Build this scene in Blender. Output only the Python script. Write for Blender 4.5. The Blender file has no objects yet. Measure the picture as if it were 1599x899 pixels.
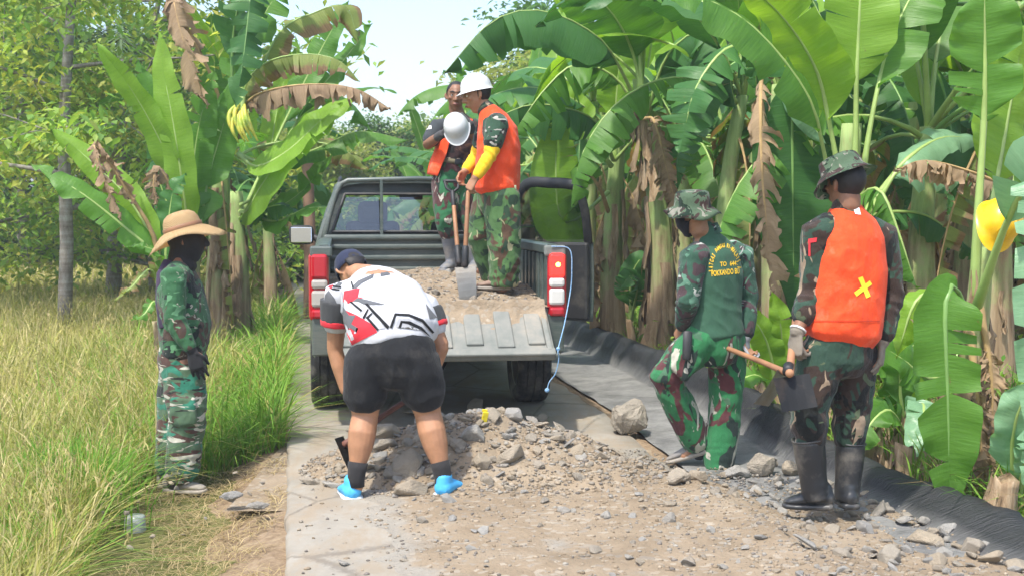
import bpy, bmesh, math, random
import numpy as np
from mathutils import Vector, Matrix, noise, Euler
from mathutils.bvhtree import BVHTree
from math import sin, cos, pi, radians, sqrt, atan, atan2, exp

# ------------------------------------------------------------------ camera, sky, sun, exposure
scene = bpy.context.scene
C = scene.collection
FPX, CX, CY, HOR, CAMZ = 2000.0, 799.5, 449.5, 330.0, 1.55
PITCH = atan((CY - HOR) / FPX)
cam_d = bpy.data.cameras.new('camera'); cam = bpy.data.objects.new('camera', cam_d); C.objects.link(cam)
cam.location = (0, 0, CAMZ); cam.rotation_euler = (pi / 2 - PITCH, 0, 0)
cam_d.sensor_width = 36; cam_d.lens = FPX / 1599 * 36; cam_d.clip_start = 0.05; cam_d.clip_end = 3000
cam_d.dof.use_dof = True; cam_d.dof.focus_distance = 7.6; cam_d.dof.aperture_fstop = 6.3
scene.camera = cam
SUN_EL, SUN_AZ = radians(61), radians(212)      # azimuth: clockwise from +Y, where the light comes from
world = bpy.data.worlds.new('World'); scene.world = world; world.use_nodes = True
wt = world.node_tree; bg = wt.nodes['Background']
sky = wt.nodes.new('ShaderNodeTexSky'); sky.sky_type = 'NISHITA'; sky.sun_disc = False
sky.sun_elevation = SUN_EL; sky.sun_rotation = SUN_AZ; sky.air_density = 1.0; sky.dust_density = 2.2; sky.ozone_density = 1.0
wt.links.new(sky.outputs[0], bg.inputs[0]); bg.inputs[1].default_value = 0.15
sun_d = bpy.data.lights.new('sun', 'SUN'); sun = bpy.data.objects.new('sun', sun_d); C.objects.link(sun)
sun_d.energy = 2.4; sun_d.angle = radians(2.0); sun_d.color = (1.0, 0.95, 0.86)
sv = Vector((sin(SUN_AZ) * cos(SUN_EL), cos(SUN_AZ) * cos(SUN_EL), sin(SUN_EL)))
sun.rotation_euler = sv.to_track_quat('Z', 'Y').to_euler()
vs = scene.view_settings
vs.view_transform = 'Standard'; vs.look = 'None'; vs.exposure = 1.22; vs.gamma = 1.0; vs.use_curve_mapping = False
scene.render.engine = 'CYCLES'
cy = scene.cycles
cy.use_denoising = True; cy.max_bounces = 6; cy.diffuse_bounces = 3; cy.glossy_bounces = 2
cy.transmission_bounces = 5; cy.transparent_max_bounces = 8; cy.caustics_reflective = False; cy.caustics_refractive = False

rnd = random.Random(7)
cp_, sp_ = cos(PITCH), sin(PITCH)
def P(px, py, Y):                       # the point at depth Y that the photograph shows at a pixel
    dx = (px - CX) / FPX; dy = -(py - CY) / FPX
    d = Vector((dx, cp_ + dy * sp_, -sp_ + dy * cp_)); t = Y / d.y
    return Vector((d.x * t, Y, CAMZ + d.z * t))
def ray(px, py):
    dx = (px - CX) / FPX; dy = -(py - CY) / FPX
    return Vector((dx, cp_ + dy * sp_, -sp_ + dy * cp_)).normalized()
V = Vector
CAMPOS = V((0, 0, CAMZ))
def sm(a, b, x):
    t = min(1, max(0, (x - a) / (b - a))); return t * t * (3 - 2 * t)

# ------------------------------------------------------------------ object helpers
def link(name, mesh, mats=None, parent=None, loc=None, smooth=None):
    o = bpy.data.objects.new(name, mesh); C.objects.link(o)
    if mats is not None:
        if not isinstance(mats, (list, tuple)): mats = [mats]
        if len(mesh.materials) == 0:
            for m in mats: mesh.materials.append(m)
    if parent is not None: o.parent = parent
    if loc is not None: o.location = loc
    if smooth is not None: mesh.polygons.foreach_set('use_smooth', [smooth] * len(mesh.polygons))
    return o
def from_bm(name, bm, mats=None, parent=None, loc=None, smooth=None):
    me = bpy.data.meshes.new(name); bm.to_mesh(me); bm.free()
    return link(name, me, mats, parent, loc, smooth)
def tag(o, label=None, cat=None, group=None, kind=None):
    if label: o['label'] = label
    if cat: o['category'] = cat
    if group: o['group'] = group
    if kind: o['kind'] = kind
    return o
def empty(name, loc=(0, 0, 0), rot=(0, 0, 0)):
    o = bpy.data.objects.new(name, None); C.objects.link(o); o.location = loc; o.rotation_euler = rot
    o.empty_display_size = 0.1
    return o
def np_mesh(name, verts, tris, cols=None):
    me = bpy.data.meshes.new(name)
    nv, nf = len(verts), len(tris)
    me.vertices.add(nv); me.vertices.foreach_set('co', np.asarray(verts, np.float32).ravel())
    me.loops.add(nf * 3); me.loops.foreach_set('vertex_index', np.asarray(tris, np.int32).ravel())
    me.polygons.add(nf); me.polygons.foreach_set('loop_start', np.arange(0, nf * 3, 3, dtype=np.int32))
    me.update(calc_edges=True)
    if cols is not None:
        a = me.color_attributes.new('Col', 'FLOAT_COLOR', 'POINT')
        c4 = np.ones((nv, 4), np.float32); c4[:, :3] = cols; a.data.foreach_set('color', c4.ravel())
    return me
def box(bm, c, s, rot=None, bev=0.0, mi=0):
    m = Matrix.Translation(V(c))
    if rot is not None: m = m @ (rot if isinstance(rot, Matrix) else Euler(rot).to_matrix().to_4x4())
    m = m @ Matrix.Diagonal((s[0], s[1], s[2], 1))
    r = bmesh.ops.create_cube(bm, size=1, matrix=m)
    fs = set(f for v in r['verts'] for f in v.link_faces)
    for f in fs: f.material_index = mi
    if bev > 0:
        es = list(set(e for v in r['verts'] for e in v.link_edges))
        q = bmesh.ops.bevel(bm, geom=es, offset=bev, segments=2, affect='EDGES', profile=0.5)
        for f in q['faces']: f.material_index = mi
def frame_of(t, side):
    t = t.normalized(); a = side - t * side.dot(t)
    if a.length < 1e-4:
        a = V((0, 0, 1)) - t * t.z
        if a.length < 1e-4: a = V((1, 0, 0))
    a.normalize(); return a, t.cross(a)
def tube(bm, pts, rads, side=V((1, 0, 0)), n=14, cap=True, p=2.0, mi=0):
    """lofted ellipses along a polyline, rounded ends; rads: r or (r_side, r_other)"""
    pts = [V(q) for q in pts]; m = len(pts)
    rr = [(r, r) if not isinstance(r, (tuple, list)) else r for r in rads]
    rings = []
    def ring(c, a, b, ra, rb):
        vs_ = []
        for k in range(n):
            t = 2 * pi * k / n; x, y = cos(t), sin(t)
            if p != 2.0:
                x = math.copysign(abs(x) ** (2 / p), x); y = math.copysign(abs(y) ** (2 / p), y)
            vs_.append(bm.verts.new(c + a * (ra * x) + b * (rb * y)))
        return vs_
    tans = []
    for i in range(m):
        t = (pts[min(i + 1, m - 1)] - pts[max(i - 1, 0)])
        tans.append(t.normalized() if t.length > 1e-9 else V((0, 0, 1)))
    fr = [frame_of(t, side) for t in tans]
    if cap:
        a, b = fr[0]; q = min(rr[0])
        tip0 = bm.verts.new(pts[0] - tans[0] * q * .75)
        rings.append(ring(pts[0] - tans[0] * q * .5, a, b, rr[0][0] * .72, rr[0][1] * .72))
    for i in range(m): rings.append(ring(pts[i], fr[i][0], fr[i][1], *rr[i]))
    if cap:
        a, b = fr[-1]; q = min(rr[-1])
        rings.append(ring(pts[-1] + tans[-1] * q * .5, a, b, rr[-1][0] * .72, rr[-1][1] * .72))
        tip1 = bm.verts.new(pts[-1] + tans[-1] * q * .75)
    for r0, r1 in zip(rings, rings[1:]):
        for k in range(n):
            f = bm.faces.new((r0[k], r0[(k + 1) % n], r1[(k + 1) % n], r1[k])); f.material_index = mi
    if cap:
        for k in range(n):
            bm.faces.new((tip0, rings[0][(k + 1) % n], rings[0][k])).material_index = mi
            bm.faces.new((tip1, rings[-1][k], rings[-1][(k + 1) % n])).material_index = mi
    else:
        bm.faces.new(list(reversed(rings[0]))).material_index = mi; bm.faces.new(rings[-1]).material_index = mi
def ball(bm, c, r, axes=None, n=12):
    m = Matrix.Translation(V(c))
    if axes is not None:
        m = m @ Matrix((axes[0], axes[1], axes[2])).transposed().to_4x4()
    if not isinstance(r, (tuple, list)): r = (r, r, r)
    m = m @ Matrix.Diagonal((r[0], r[1], r[2], 1))
    bmesh.ops.create_uvsphere(bm, u_segments=n, v_segments=max(6, n * 2 // 3), radius=1, matrix=m)
def spline(pts, k=8):
    """Catmull-Rom through points"""
    pts = [V(p) for p in pts]; out = []
    ext = [pts[0] * 2 - pts[1]] + pts + [pts[-1] * 2 - pts[-2]]
    for i in range(1, len(ext) - 2):
        p0, p1, p2, p3 = ext[i - 1:i + 3]
        for j in range(k):
            t = j / k
            out.append(0.5 * ((2 * p1) + (p2 - p0) * t + (2 * p0 - 5 * p1 + 4 * p2 - p3) * t * t + (3 * p1 - p0 - 3 * p2 + p3) * t ** 3))
    out.append(pts[-1]); return out
def lathe(bm, prof, base, up, fwd, ell=(1, 1), n=28, wave=None, mi=0, close_top=True):
    """profile (r,z) revolved about up; wave(theta,r,z)->(dr,dz)"""
    up = up.normalized(); fwd = (fwd - up * fwd.dot(up)).normalized(); sd = up.cross(fwd)
    rings = []
    for r, z in prof:
        rg = []
        for k in range(n):
            th = 2 * pi * k / n; dr, dz = wave(th, r, z) if wave else (0, 0)
            rg.append(bm.verts.new(base + fwd * (cos(th) * (r + dr) * ell[0]) + sd * (sin(th) * (r + dr) * ell[1]) + up * (z + dz)))
        rings.append(rg)
    for a, b in zip(rings, rings[1:]):
        for k in range(n):
            bm.faces.new((a[k], a[(k + 1) % n], b[(k + 1) % n], b[k])).material_index = mi
    if close_top: bm.faces.new(rings[-1]).material_index = mi
def remesh(bm, voxel, smooth=3, factor=.5):
    me = bpy.data.meshes.new('tmp'); bm.to_mesh(me); bm.free()
    o = bpy.data.objects.new('tmp', me); C.objects.link(o)
    r = o.modifiers.new('r', 'REMESH'); r.mode = 'VOXEL'; r.voxel_size = voxel; r.adaptivity = 0
    if smooth:
        s = o.modifiers.new('s', 'SMOOTH'); s.factor = factor; s.iterations = smooth
    dg = bpy.context.evaluated_depsgraph_get(); dg.update()
    out = bpy.data.meshes.new_from_object(o.evaluated_get(dg), depsgraph=dg)
    bpy.data.objects.remove(o); bpy.data.meshes.remove(me)
    out.materials.clear()
    return out
def bvh_of(o):
    me = o.data; M = o.matrix_world
    loc = o.location + (o.parent.location if o.parent else V((0, 0, 0)))
    return BVHTree.FromPolygons([v.co + loc for v in me.vertices], [tuple(p.vertices) for p in me.polygons])

# ------------------------------------------------------------------ material helpers
class NT:
    def __init__(s, name):
        s.m = bpy.data.materials.new(name); s.m.use_nodes = True; s.t = s.m.node_tree; s.t.nodes.clear()
        s.out = s.t.nodes.new('ShaderNodeOutputMaterial')
    def n(s, typ, inp=None, **at):
        nd = s.t.nodes.new('ShaderNode' + typ)
        for k, v in at.items(): setattr(nd, k, v)
        for k, v in (inp or {}).items(): s.set(nd.inputs[k], v)
        return nd
    def set(s, sock, v):
        if isinstance(v, bpy.types.Node): v = v.outputs[0]
        if isinstance(v, bpy.types.NodeSocket): s.t.links.new(v, sock)
        else:
            if sock.type == 'RGBA' and len(v) == 3: v = (*v, 1)
            sock.default_value = v
    def co(s, kind='Object', scale=None, rot=None):
        c = s.n('TexCoord').outputs[kind]
        if scale is None and rot is None: return c
        return s.n('Mapping', {'Vector': c, 'Scale': scale or (1, 1, 1), 'Rotation': rot or (0, 0, 0)}).outputs[0]
    def noise(s, vec, scale, detail=3, rough=.55, dist=0.0):
        return s.n('TexNoise', {'Vector': vec, 'Scale': scale, 'Detail': detail, 'Roughness': rough, 'Distortion': dist}).outputs[0]
    def ramp(s, fac, stops, interp='LINEAR'):
        r = s.n('ValToRGB', {'Fac': fac}); r.color_ramp.interpolation = interp
        el = r.color_ramp.elements
        while len(el) < len(stops): el.new(0.5)
        for e, (p, c) in zip(el, stops):
            e.position = p; e.color = (*c, 1) if len(c) == 3 else c
        return r.outputs[0]
    def step(s, fac, a, b): return s.ramp(fac, [(a, (0, 0, 0)), (b, (1, 1, 1))])
    def mix(s, fac, a, b, mode='MIX'):
        m = s.n('Mix', data_type='RGBA', blend_type=mode)
        s.set(m.inputs[0], fac); s.set(m.inputs[6], a); s.set(m.inputs[7], b); return m.outputs[2]
    def math(s, op, a, b=0.0):
        m = s.n('Math', operation=op); s.set(m.inputs[0], a); s.set(m.inputs[1], b); return m.outputs[0]
    def bump(s, h, strength=.4, dist=.01):
        return s.n('Bump', {'Height': h, 'Strength': strength, 'Distance': dist}).outputs[0]
    def pbr(s, col, rough=.6, normal=None, metal=0.0, spec=None, **kw):
        d = {'Base Color': col, 'Roughness': rough, 'Metallic': metal}
        if spec is not None: d['Specular IOR Level'] = spec
        if normal is not None: d['Normal'] = normal
        d.update(kw)
        b = s.n('BsdfPrincipled', d); s.t.links.new(b.outputs[0], s.out.inputs[0]); return b
def simple(name, col, rough=.6, var=.18, scale=6, bump=0.0, bscale=60, metal=0.0, spec=None, dirt=None, dscale=3, dthr=(.5, .7)):
    n = NT(name); v = n.co()
    f = n.noise(v, scale, 5)
    c2 = tuple(min(1, c * (1 + var)) for c in col); c1 = tuple(c * (1 - var) for c in col)
    c = n.ramp(f, [(.3, c1), (.7, c2)])
    if dirt: c = n.mix(n.step(n.noise(v, dscale, 6, .65), *dthr), c, dirt)
    nm = n.bump(n.noise(v, bscale, 4), bump, .004) if bump else None
    n.pbr(c, rough, nm, metal, spec); return n.m
# ------------------------------------------------------------------ terrain functions
RS = 0.1715
def xl(y): return -0.977 - RS * (y - 5.45)          # left edge of the concrete
RW = 2.33                                            # width of the concrete
def nz(x, y, s, k=0.0): return noise.noise(V((x * s, y * s, k)))
def zroad(y): return 0.09 * sm(7.0, 10.0, y) + 0.1 * sm(20, 60, y)
def gz(x, y):                                        # bare earth
    u = x - xl(y); zr = zroad(y)
    if u < 0:
        z = zr - 0.05 - 0.13 * sm(0, 0.5, -u) - 0.12 * sm(0.5, 2.5, -u)
    elif u > RW:
        w = u - RW
        z = zr - 0.03 - 0.05 * sm(0, .3, w) + 0.16 * sm(1.02, 1.6, w) * sm(6.2, 9, y) + 0.12 * sm(1.8, 5, w)
    else:
        z = zr - 0.07
    z += 0.025 * nz(x, y, 1.3, 3) * sm(0, .4, abs(u - RW / 2) - RW / 2 + .1)
    return z
HX, HY = -0.24, 7.68
def heap_h(x, y):                                    # the tipped heap behind the bent man
    dx, dy = (x - HX), (y - HY)
    r = sqrt((dx / 1.0) ** 2 + (dy / .76) ** 2)
    h = 0.315 * max(0, 1 - r ** 1.5)
    dx2 = x - .42; r2 = sqrt((dx2 / .55) ** 2 + ((y - 7.4) / .55) ** 2)
    h = max(h, 0.12 * max(0, 1 - r2 ** 1.4))
    return h * (1 + .25 * nz(x, y, 3.1, 1)) + (.03 * nz(x, y, 7, 2) if h > .02 else 0)
def bed_h(x, y):                                     # spread gravel on the road
    u = x - xl(y)
    t = sm(.12, .85, u + .30 * nz(x, y, 1.6, 5)) * (1 - sm(7.1, 7.75, y + .25 * nz(x, y, 2, 8)))
    h = .022 + .025 * sm(1.3, 2.6, u) + .045 * sm(2.0, 2.7, u) * (1 - sm(6.3, 7.1, y))
    h *= 1 - .9 * sm(3.1, 3.3, u)
    h += .016 * nz(x, y, 2.4, 6) + .01 * nz(x, y, 6.5, 7)
    return t * h - .012 * (1 - t)
def top(x, y):
    u = x - xl(y)
    base = zroad(y) if 0 < u < RW else gz(x, y)
    return max(base + max(0, bed_h(x, y)) if 0 < u < 3.6 and y < 8 else base, zroad(y) + heap_h(x, y))

def grid_mesh(name, xs, ys, fz, keep=None):
    nx, ny = len(xs), len(ys)
    vs_ = [(x, y, fz(x, y)) for y in ys for x in xs]
    fs = []
    for j in range(ny - 1):
        for i in range(nx - 1):
            if keep and not keep((xs[i] + xs[i + 1]) / 2, (ys[j] + ys[j + 1]) / 2): continue
            a = j * nx + i; fs.append((a, a + 1, a + nx + 1, a + nx))
    me = bpy.data.meshes.new(name); me.from_pydata(vs_, [], fs); me.update()
    me.polygons.foreach_set('use_smooth', [True] * len(me.polygons))
    return me

# earth: bare beige dirt by the road, darker soil and litter under the plants, straw on the verge
n = NT('earth'); v = n.co()
f1 = n.noise(v, 1.2, 6, .6); f2 = n.noise(v, 14, 5, .7)
soil = n.ramp(f2, [(.3, (.14, .095, .06)), (.5, (.235, .17, .11)), (.72, (.33, .255, .175))])
green = n.ramp(f2, [(.3, (.06, .085, .02)), (.7, (.16, .17, .05))])
sx = n.n('SeparateXYZ', {'Vector': v})
uu = n.math('ADD', sx.outputs[0], n.math('MULTIPLY', sx.outputs[1], RS))     # ~u-1.9 offset
far_l = n.step(n.math('ADD', uu, n.math('MULTIPLY', f1, .8)), -1.65, -.85)   # 0 in the field, 1 near the road
c = n.mix(far_l, green, soil)
straw = n.step(n.noise(n.co('Object', (10, 60, 10), (0, 0, .5)), 2.5, 5, .7), .52, .66)
c = n.mix(n.math('MULTIPLY', straw, .7), c, (.40, .31, .175))
n.pbr(c, .95, n.bump(n.noise(v, 45, 6, .7), .7, .012), spec=.15)
M_earth = n.m
def spaced(a, b, fine0, fine1, d0, d1):
    out = []; x = a
    while x < b:
        out.append(x)
        dist = 0 if fine0 <= x <= fine1 else min(abs(x - fine0), abs(x - fine1))
        x += d0 + dist * d1
    out.append(b); return out
ground = link('ground', grid_mesh('ground', spaced(-400, 400, -3.5, 3.5, .09, .22), spaced(-20, 900, 4.6, 13, .09, .2), gz), M_earth)
tag(ground, kind='structure')

# concrete road with a chipped left edge
n = NT('concrete'); v = n.co()
f = n.noise(v, 2.0, 6, .62); g = n.noise(v, 30, 5, .7)
c = n.ramp(f, [(.3, (.235, .215, .18)), (.55, (.31, .285, .24)), (.75, (.36, .335, .29))])
c = n.mix(n.math('MULTIPLY', n.step(n.noise(v, 5, 7, .7), .5, .68), .55), c, (.265, .21, .145))
c = n.mix(n.math('MULTIPLY', n.step(g, .6, .75), .35), c, (.2, .175, .14))
c = n.mix(n.math('MULTIPLY', n.step(n.noise(n.co('Object', (1.2, .35, 1)), 3.5, 6, .7), .46, .62), .65), c, (.285, .225, .155))
ck = n.n('TexVoronoi', {'Vector': n.n('Mapping', {'Vector': v, 'Scale': (1, .6, 1)}).outputs[0], 'Scale': 1.1}, feature='DISTANCE_TO_EDGE')
c = n.mix(n.math('MULTIPLY', n.math('SUBTRACT', 1.0, n.step(n.math('ADD', ck.outputs[0], n.math('MULTIPLY', n.math('SUBTRACT', g, .5), .05)), .004, .016)), .5), c, (.12, .10, .08))
n.pbr(c, .9, n.bump(n.math('ADD', f, n.math('MULTIPLY', g, .6)), .5, .01), spec=.2)
M_conc = n.m
bm = bmesh.new(); ys = [-3 + .12 * i for i in range(0, 230)] + [25 + 2 * i for i in range(1, 40)]
prev = None
for y in ys:
    e = .018 * nz(0, y, 5, 1) + .012 * nz(3, y, 14, 1); e2 = .05 * nz(9, y, 2.2, 1) + .03 * nz(4, y, 8, 1)
    z = zroad(y); x0 = xl(y) + e; x1 = xl(y) + RW + e2
    row = [(x0 - .004, y, z - .16), (x0 - .002, y, z - .02), (x0 + .02, y, z - .004)]
    for k in range(1, 12):
        x = x0 + (x1 - x0) * k / 12; row.append((x, y, z + .006 * nz(x, y, 1.1, 4) + .003 * nz(x, y, 6, 4)))
    row += [(x1 - .03, y, z - .008), (x1, y, z - .05), (x1 + .02, y, z - .16)]
    cur = [bm.verts.new(p) for p in row]
    if prev:
        for a in range(len(cur) - 1): bm.faces.new((prev[a], prev[a + 1], cur[a + 1], cur[a]))
    prev = cur
road = from_bm('concrete_road', bm, M_conc, smooth=True); tag(road, kind='structure')

# gravel and dust
n = NT('gravel_dirt'); v = n.co()
f = n.noise(v, 2.2, 5, .6); vo = n.n('TexVoronoi', {'Vector': v, 'Scale': 34, 'Randomness': 1.0}); g = n.noise(v, 60, 5, .75)
c = n.ramp(f, [(.28, (.215, .165, .110)), (.5, (.295, .23, .158)), (.72, (.345, .28, .203))])
c = n.mix(n.math('MULTIPLY', n.step(g, .5, .72), .5), c, (.20, .165, .12))
vc = n.n('SeparateColor', {'Color': vo.outputs['Color']})
c = n.mix(n.math('MULTIPLY', n.step(vc.outputs[0], .80, .86), .4), c, n.ramp(vc.outputs[1], [(0, (.24, .235, .22)), (1, (.52, .47, .39))]))
h = n.math('ADD', n.math('MULTIPLY', g, .9), n.math('ADD', n.math('MULTIPLY', n.noise(v, 14, 6, .7), 1.4), n.math('MULTIPLY', vo.outputs['Distance'], -.35)))
n.pbr(c, .95, n.bump(h, .75, .014), spec=.15)
M_grav = n.m
gxs = [-1.3 + .035 * i for i in range(int(4.4 / .035))]; gys = [4.6 + .035 * i for i in range(int(3.4 / .035))]
def gbz(x, y):
    u = x - xl(y); return (zroad(y) if u < RW else gz(x, y) + .03 * sm(0, .2, u - RW) * 0) + bed_h(x, y)
M_bed = M_grav.copy(); M_bed.name = 'thin_gravel_dirt'; t_ = M_bed.node_tree; pb = [q for q in t_.nodes if q.type == 'BSDF_PRINCIPLED'][0]; lk = pb.inputs['Base Color'].links[0].from_socket
nn_ = NT.__new__(NT); nn_.m = M_bed; nn_.t = t_
cov = nn_.n('VertexColor', layer_name='Col'); vv_ = nn_.co()
e_ = nn_.step(nn_.math('ADD', cov.outputs[0], nn_.math('MULTIPLY', nn_.math('SUBTRACT', nn_.noise(vv_, 9, 7, .75), .5), 1.1)), .3, .75)
t_.links.new(nn_.mix(e_, nn_.ramp(nn_.noise(vv_, 3, 6, .65), [(.3, (.27, .245, .205)), (.7, (.36, .33, .28))]), lk), pb.inputs['Base Color'])
gravel_bed = link('gravel_bed', grid_mesh('gravel_bed', gxs, gys, gbz, lambda x, y: .05 < x - xl(y) < 3.32), M_bed)
at_ = gravel_bed.data.color_attributes.new('Col', 'FLOAT_COLOR', 'POINT')
for v_, a_ in zip(gravel_bed.data.vertices, at_.data):
    k_ = sm(-.004, .024, bed_h(v_.co.x, v_.co.y)); a_.color = (k_, k_, k_, 1)
tag(gravel_bed, kind='structure')
hxs = [HX - 1.3 + .03 * i for i in range(int(3.1 / .03))]; hys = [HY - .9 + .03 * i for i in range(int(1.85 / .03))]
def hz(x, y):
    h = heap_h(x, y); return zroad(y) + (h if h > .004 else -.05)
heap = link('rubble_heap', grid_mesh('rubble_heap', hxs, hys, hz, lambda x, y: heap_h(x, y) > -.02 and sqrt((x - HX) ** 2 + (y - HY) ** 2) < 2), M_grav)
tag(heap, 'heap of broken stone and dusty gravel tipped on the road behind the pickup', 'rubble heap')

# ------------------------------------------------------------------ stones
def stone_mesh(name, seed, npts, fl=.7, k=1.0):
    r = random.Random(seed); bm = bmesh.new()
    for i in range(npts):
        d = V((r.gauss(0, 1), r.gauss(0, 1), r.gauss(0, 1))).normalized()
        q = r.uniform(.82, 1.0)
        bm.verts.new(V((d.x * q, d.y * q * r.uniform(.75, .95), d.z * q * fl)))
    bmesh.ops.convex_hull(bm, input=bm.verts)
    for v_ in [v_ for v_ in bm.verts if not v_.link_faces]: bm.verts.remove(v_)
    bmesh.ops.dissolve_limit(bm, angle_limit=radians(14), verts=bm.verts, edges=bm.edges)
    bmesh.ops.bevel(bm, geom=list(bm.edges), offset=.05, segments=1, affect='EDGES')
    bmesh.ops.triangulate(bm, faces=bm.faces)
    me = bpy.data.meshes.new(name); bm.to_mesh(me); bm.free(); return me
def stone_mat(name, cols):
    n = NT(name); v = n.co(); oi = n.n('ObjectInfo')
    c = n.ramp(oi.outputs['Random'], [(i / (len(cols) - 1), q) for i, q in enumerate(cols)])
    f = n.noise(v, 2.2, 6, .7)
    c = n.mix(n.step(f, .3, .75), n.mix(.3, c, (.14, .125, .10)), n.mix(.3, c, (.48, .41, .31)))
    n.pbr(c, .88, n.bump(n.noise(v, 9, 6, .7), .6, .06), spec=.25); return n.m
M_stone = stone_mat('stone', [(.33, .275, .21), (.36, .325, .27), (.42, .345, .25), (.38, .335, .275), (.27, .25, .22), (.44, .37, .28)])
M_stoneg = stone_mat('grey_stone', [(.28, .28, .275), (.36, .36, .35), (.42, .405, .37), (.32, .305, .28)])
STONES = [stone_mesh('stone', 40 + i, 16 + 2 * (i % 4), (.45, .62, .75, .55)[i % 4]) for i in range(10)]
for m_ in STONES: m_.materials.append(M_stone)
STONESG = []
for m_ in STONES[:6]:
    q = m_.copy(); q.materials.clear(); q.materials.append(M_stoneg); STONESG.append(q)
def put_stone(x, y, s, parent=None, lib=STONES, sink=.25, rz=None, sc=None, name='stone'):
    o = bpy.data.objects.new(name, rnd.choice(lib)); C.objects.link(o)
    o.location = (x, y, top(x, y) + s * (.5 - sink) * .6); o.rotation_euler = (rnd.gauss(0, .35), rnd.gauss(0, .35), rnd.uniform(0, 6.3) if rz is None else rz)
    o.scale = sc if sc else (s * rnd.uniform(.8, 1.25), s * rnd.uniform(.7, 1.1), s * rnd.uniform(.7, 1.1))
    if parent: o.parent = parent
    return o
def GP(px, py):                          # ground point seen at a pixel
    Y = 4.8
    while Y < 16:
        p = P(px, py, Y)
        if p.z <= top(p.x, Y): return p
        Y += .03
    return P(px, py, Y)
# stones of the heap (parts), the big flat ones placed where the photograph shows them
for px, py, w in [(635, 735, 38), (600, 700, 26), (615, 745, 22), (640, 770, 34), (598, 684, 34), (560, 678, 26), (770, 655, 24), (800, 655, 26), (738, 683, 24),
                  (798, 720, 30), (830, 690, 18), (900, 712, 20), (752, 725, 20), (716, 700, 18), (485, 755, 20), (520, 760, 22), (675, 745, 18), (700, 725, 16),
                  (580, 735, 20), (650, 650, 22), (690, 655, 20), (745, 640, 26), (845, 660, 16), (870, 690, 15), (940, 715, 14), (905, 748, 15), (760, 755, 16)]:
    p = GP(px, py); put_stone(p.x, p.y, w * p.y / 2000, heap, STONES if rnd.random() < .65 else STONESG, .15)
for i in range(230):
    a = rnd.uniform(0, 2 * pi); r = sqrt(rnd.random()) * .97
    x, y = HX + cos(a) * r * 1.02 + .08, HY + sin(a) * r * .8
    if heap_h(x, y) < .01 or y > HY + .5: continue
    put_stone(x, y, rnd.choice((.024, .03, .034, .04, .05, .06)), heap, STONES if rnd.random() < .75 else STONESG, .2)
# stones lying in the spread gravel (parts of it)
for px, py, w in [(1445, 850, 34), (1520, 858, 26), (1410, 820, 26), (1370, 800, 24), (1350, 830, 22), (1390, 876, 30), (1545, 880, 28), (1330, 792, 20), (1255, 850, 24),
                  (1045, 790, 17), (930, 862, 15), (535, 882, 16), (1075, 885, 18), (1000, 880, 16), (1465, 880, 24), (1300, 830, 18), (1360, 862, 20), (1220, 800, 16),
                  (1180, 768, 14), (880, 800, 13), (660, 815, 13), (735, 858, 13), (700, 784, 15), (850, 785, 13), (1110, 830, 14), (1315, 870, 20), (1420, 780, 20), (1480, 830, 22), (1590, 890, 26)]:
    p = GP(px, py); put_stone(p.x, p.y, w * p.y / 2000, gravel_bed, STONES if rnd.random() < .5 else STONESG, .2)
k = 0
while k < 235:
    y = 4.9 + 2.6 * rnd.random(); x = xl(y) + rnd.uniform(.5, 3.35)
    u = x - xl(y)
    if rnd.random() > .25 + .75 * sm(1.2, 3, u): continue
    if bed_h(x, y) <= 0: continue
    put_stone(x, y, min(.055, .017 + abs(rnd.gauss(0, .011)) + .014 * sm(2, 3.2, u)), gravel_bed, STONES if rnd.random() < .55 else STONESG, .2); k += 1
# pebbles too many to count
def pebbles(name, N, sampler, seed, smin, smax, mat):
    g = np.random.default_rng(seed)
    ico = bmesh.new(); bmesh.ops.create_icosphere(ico, subdivisions=1, radius=1)
    iv = np.array([v_.co[:] for v_ in ico.verts]); it = np.array([[v_.index for v_ in f.verts] for f in ico.faces]); ico.free()
    it = it.astype(np.int32); nv = len(iv)
    pts = np.array([sampler() for _ in range(N)])
    s = smin + (smax - smin) * g.random(N) ** 3
    ang = g.random(N) * 6.28; ca, sa = np.cos(ang), np.sin(ang)
    vv = iv[None] * (1 + .35 * (g.random((N, nv, 1)) - .5)) * np.stack([s * g.uniform(.8, 1.4, N), s * g.uniform(.6, 1.1, N), s * g.uniform(.4, .8, N)], 1)[:, None, :]
    x = vv[..., 0] * ca[:, None] - vv[..., 1] * sa[:, None]; y = vv[..., 0] * sa[:, None] + vv[..., 1] * ca[:, None]
    out = np.stack([x, y, vv[..., 2]], -1) + pts[:, None, :]
    tr = (it[None] + (np.arange(N) * nv)[:, None, None]).reshape(-1, 3)
    pal = np.array([(.21, .165, .112), (.265, .21, .148), (.24, .21, .17), (.30, .245, .18), (.18, .16, .14), (.27, .25, .215)])
    col = np.repeat(pal[g.integers(0, len(pal), N)] * g.uniform(.75, 1.2, (N, 1)), nv, 0)
    return link(name, np_mesh(name, out.reshape(-1, 3), tr, col), mat)
n = NT('pebble'); at = n.n('VertexColor', layer_name='Col'); n.pbr(at.outputs[0], .92, spec=.2); M_peb = n.m
def s_bed():
    while True:
        y = 4.8 + 2.95 * rnd.random(); x = xl(y) + rnd.uniform(.05, 3.4); h = bed_h(x, y)
        u = x - xl(y)
        if (h > .0 and rnd.random() < .3 + .7 * sm(.8, 2.8, u) * (.5 + .5 * sm(-.2, .3, nz(x, y, 1.7, 9)))) or (u < 1 and rnd.random() < .08): return (x, y, top(x, y) + .002)
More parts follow.
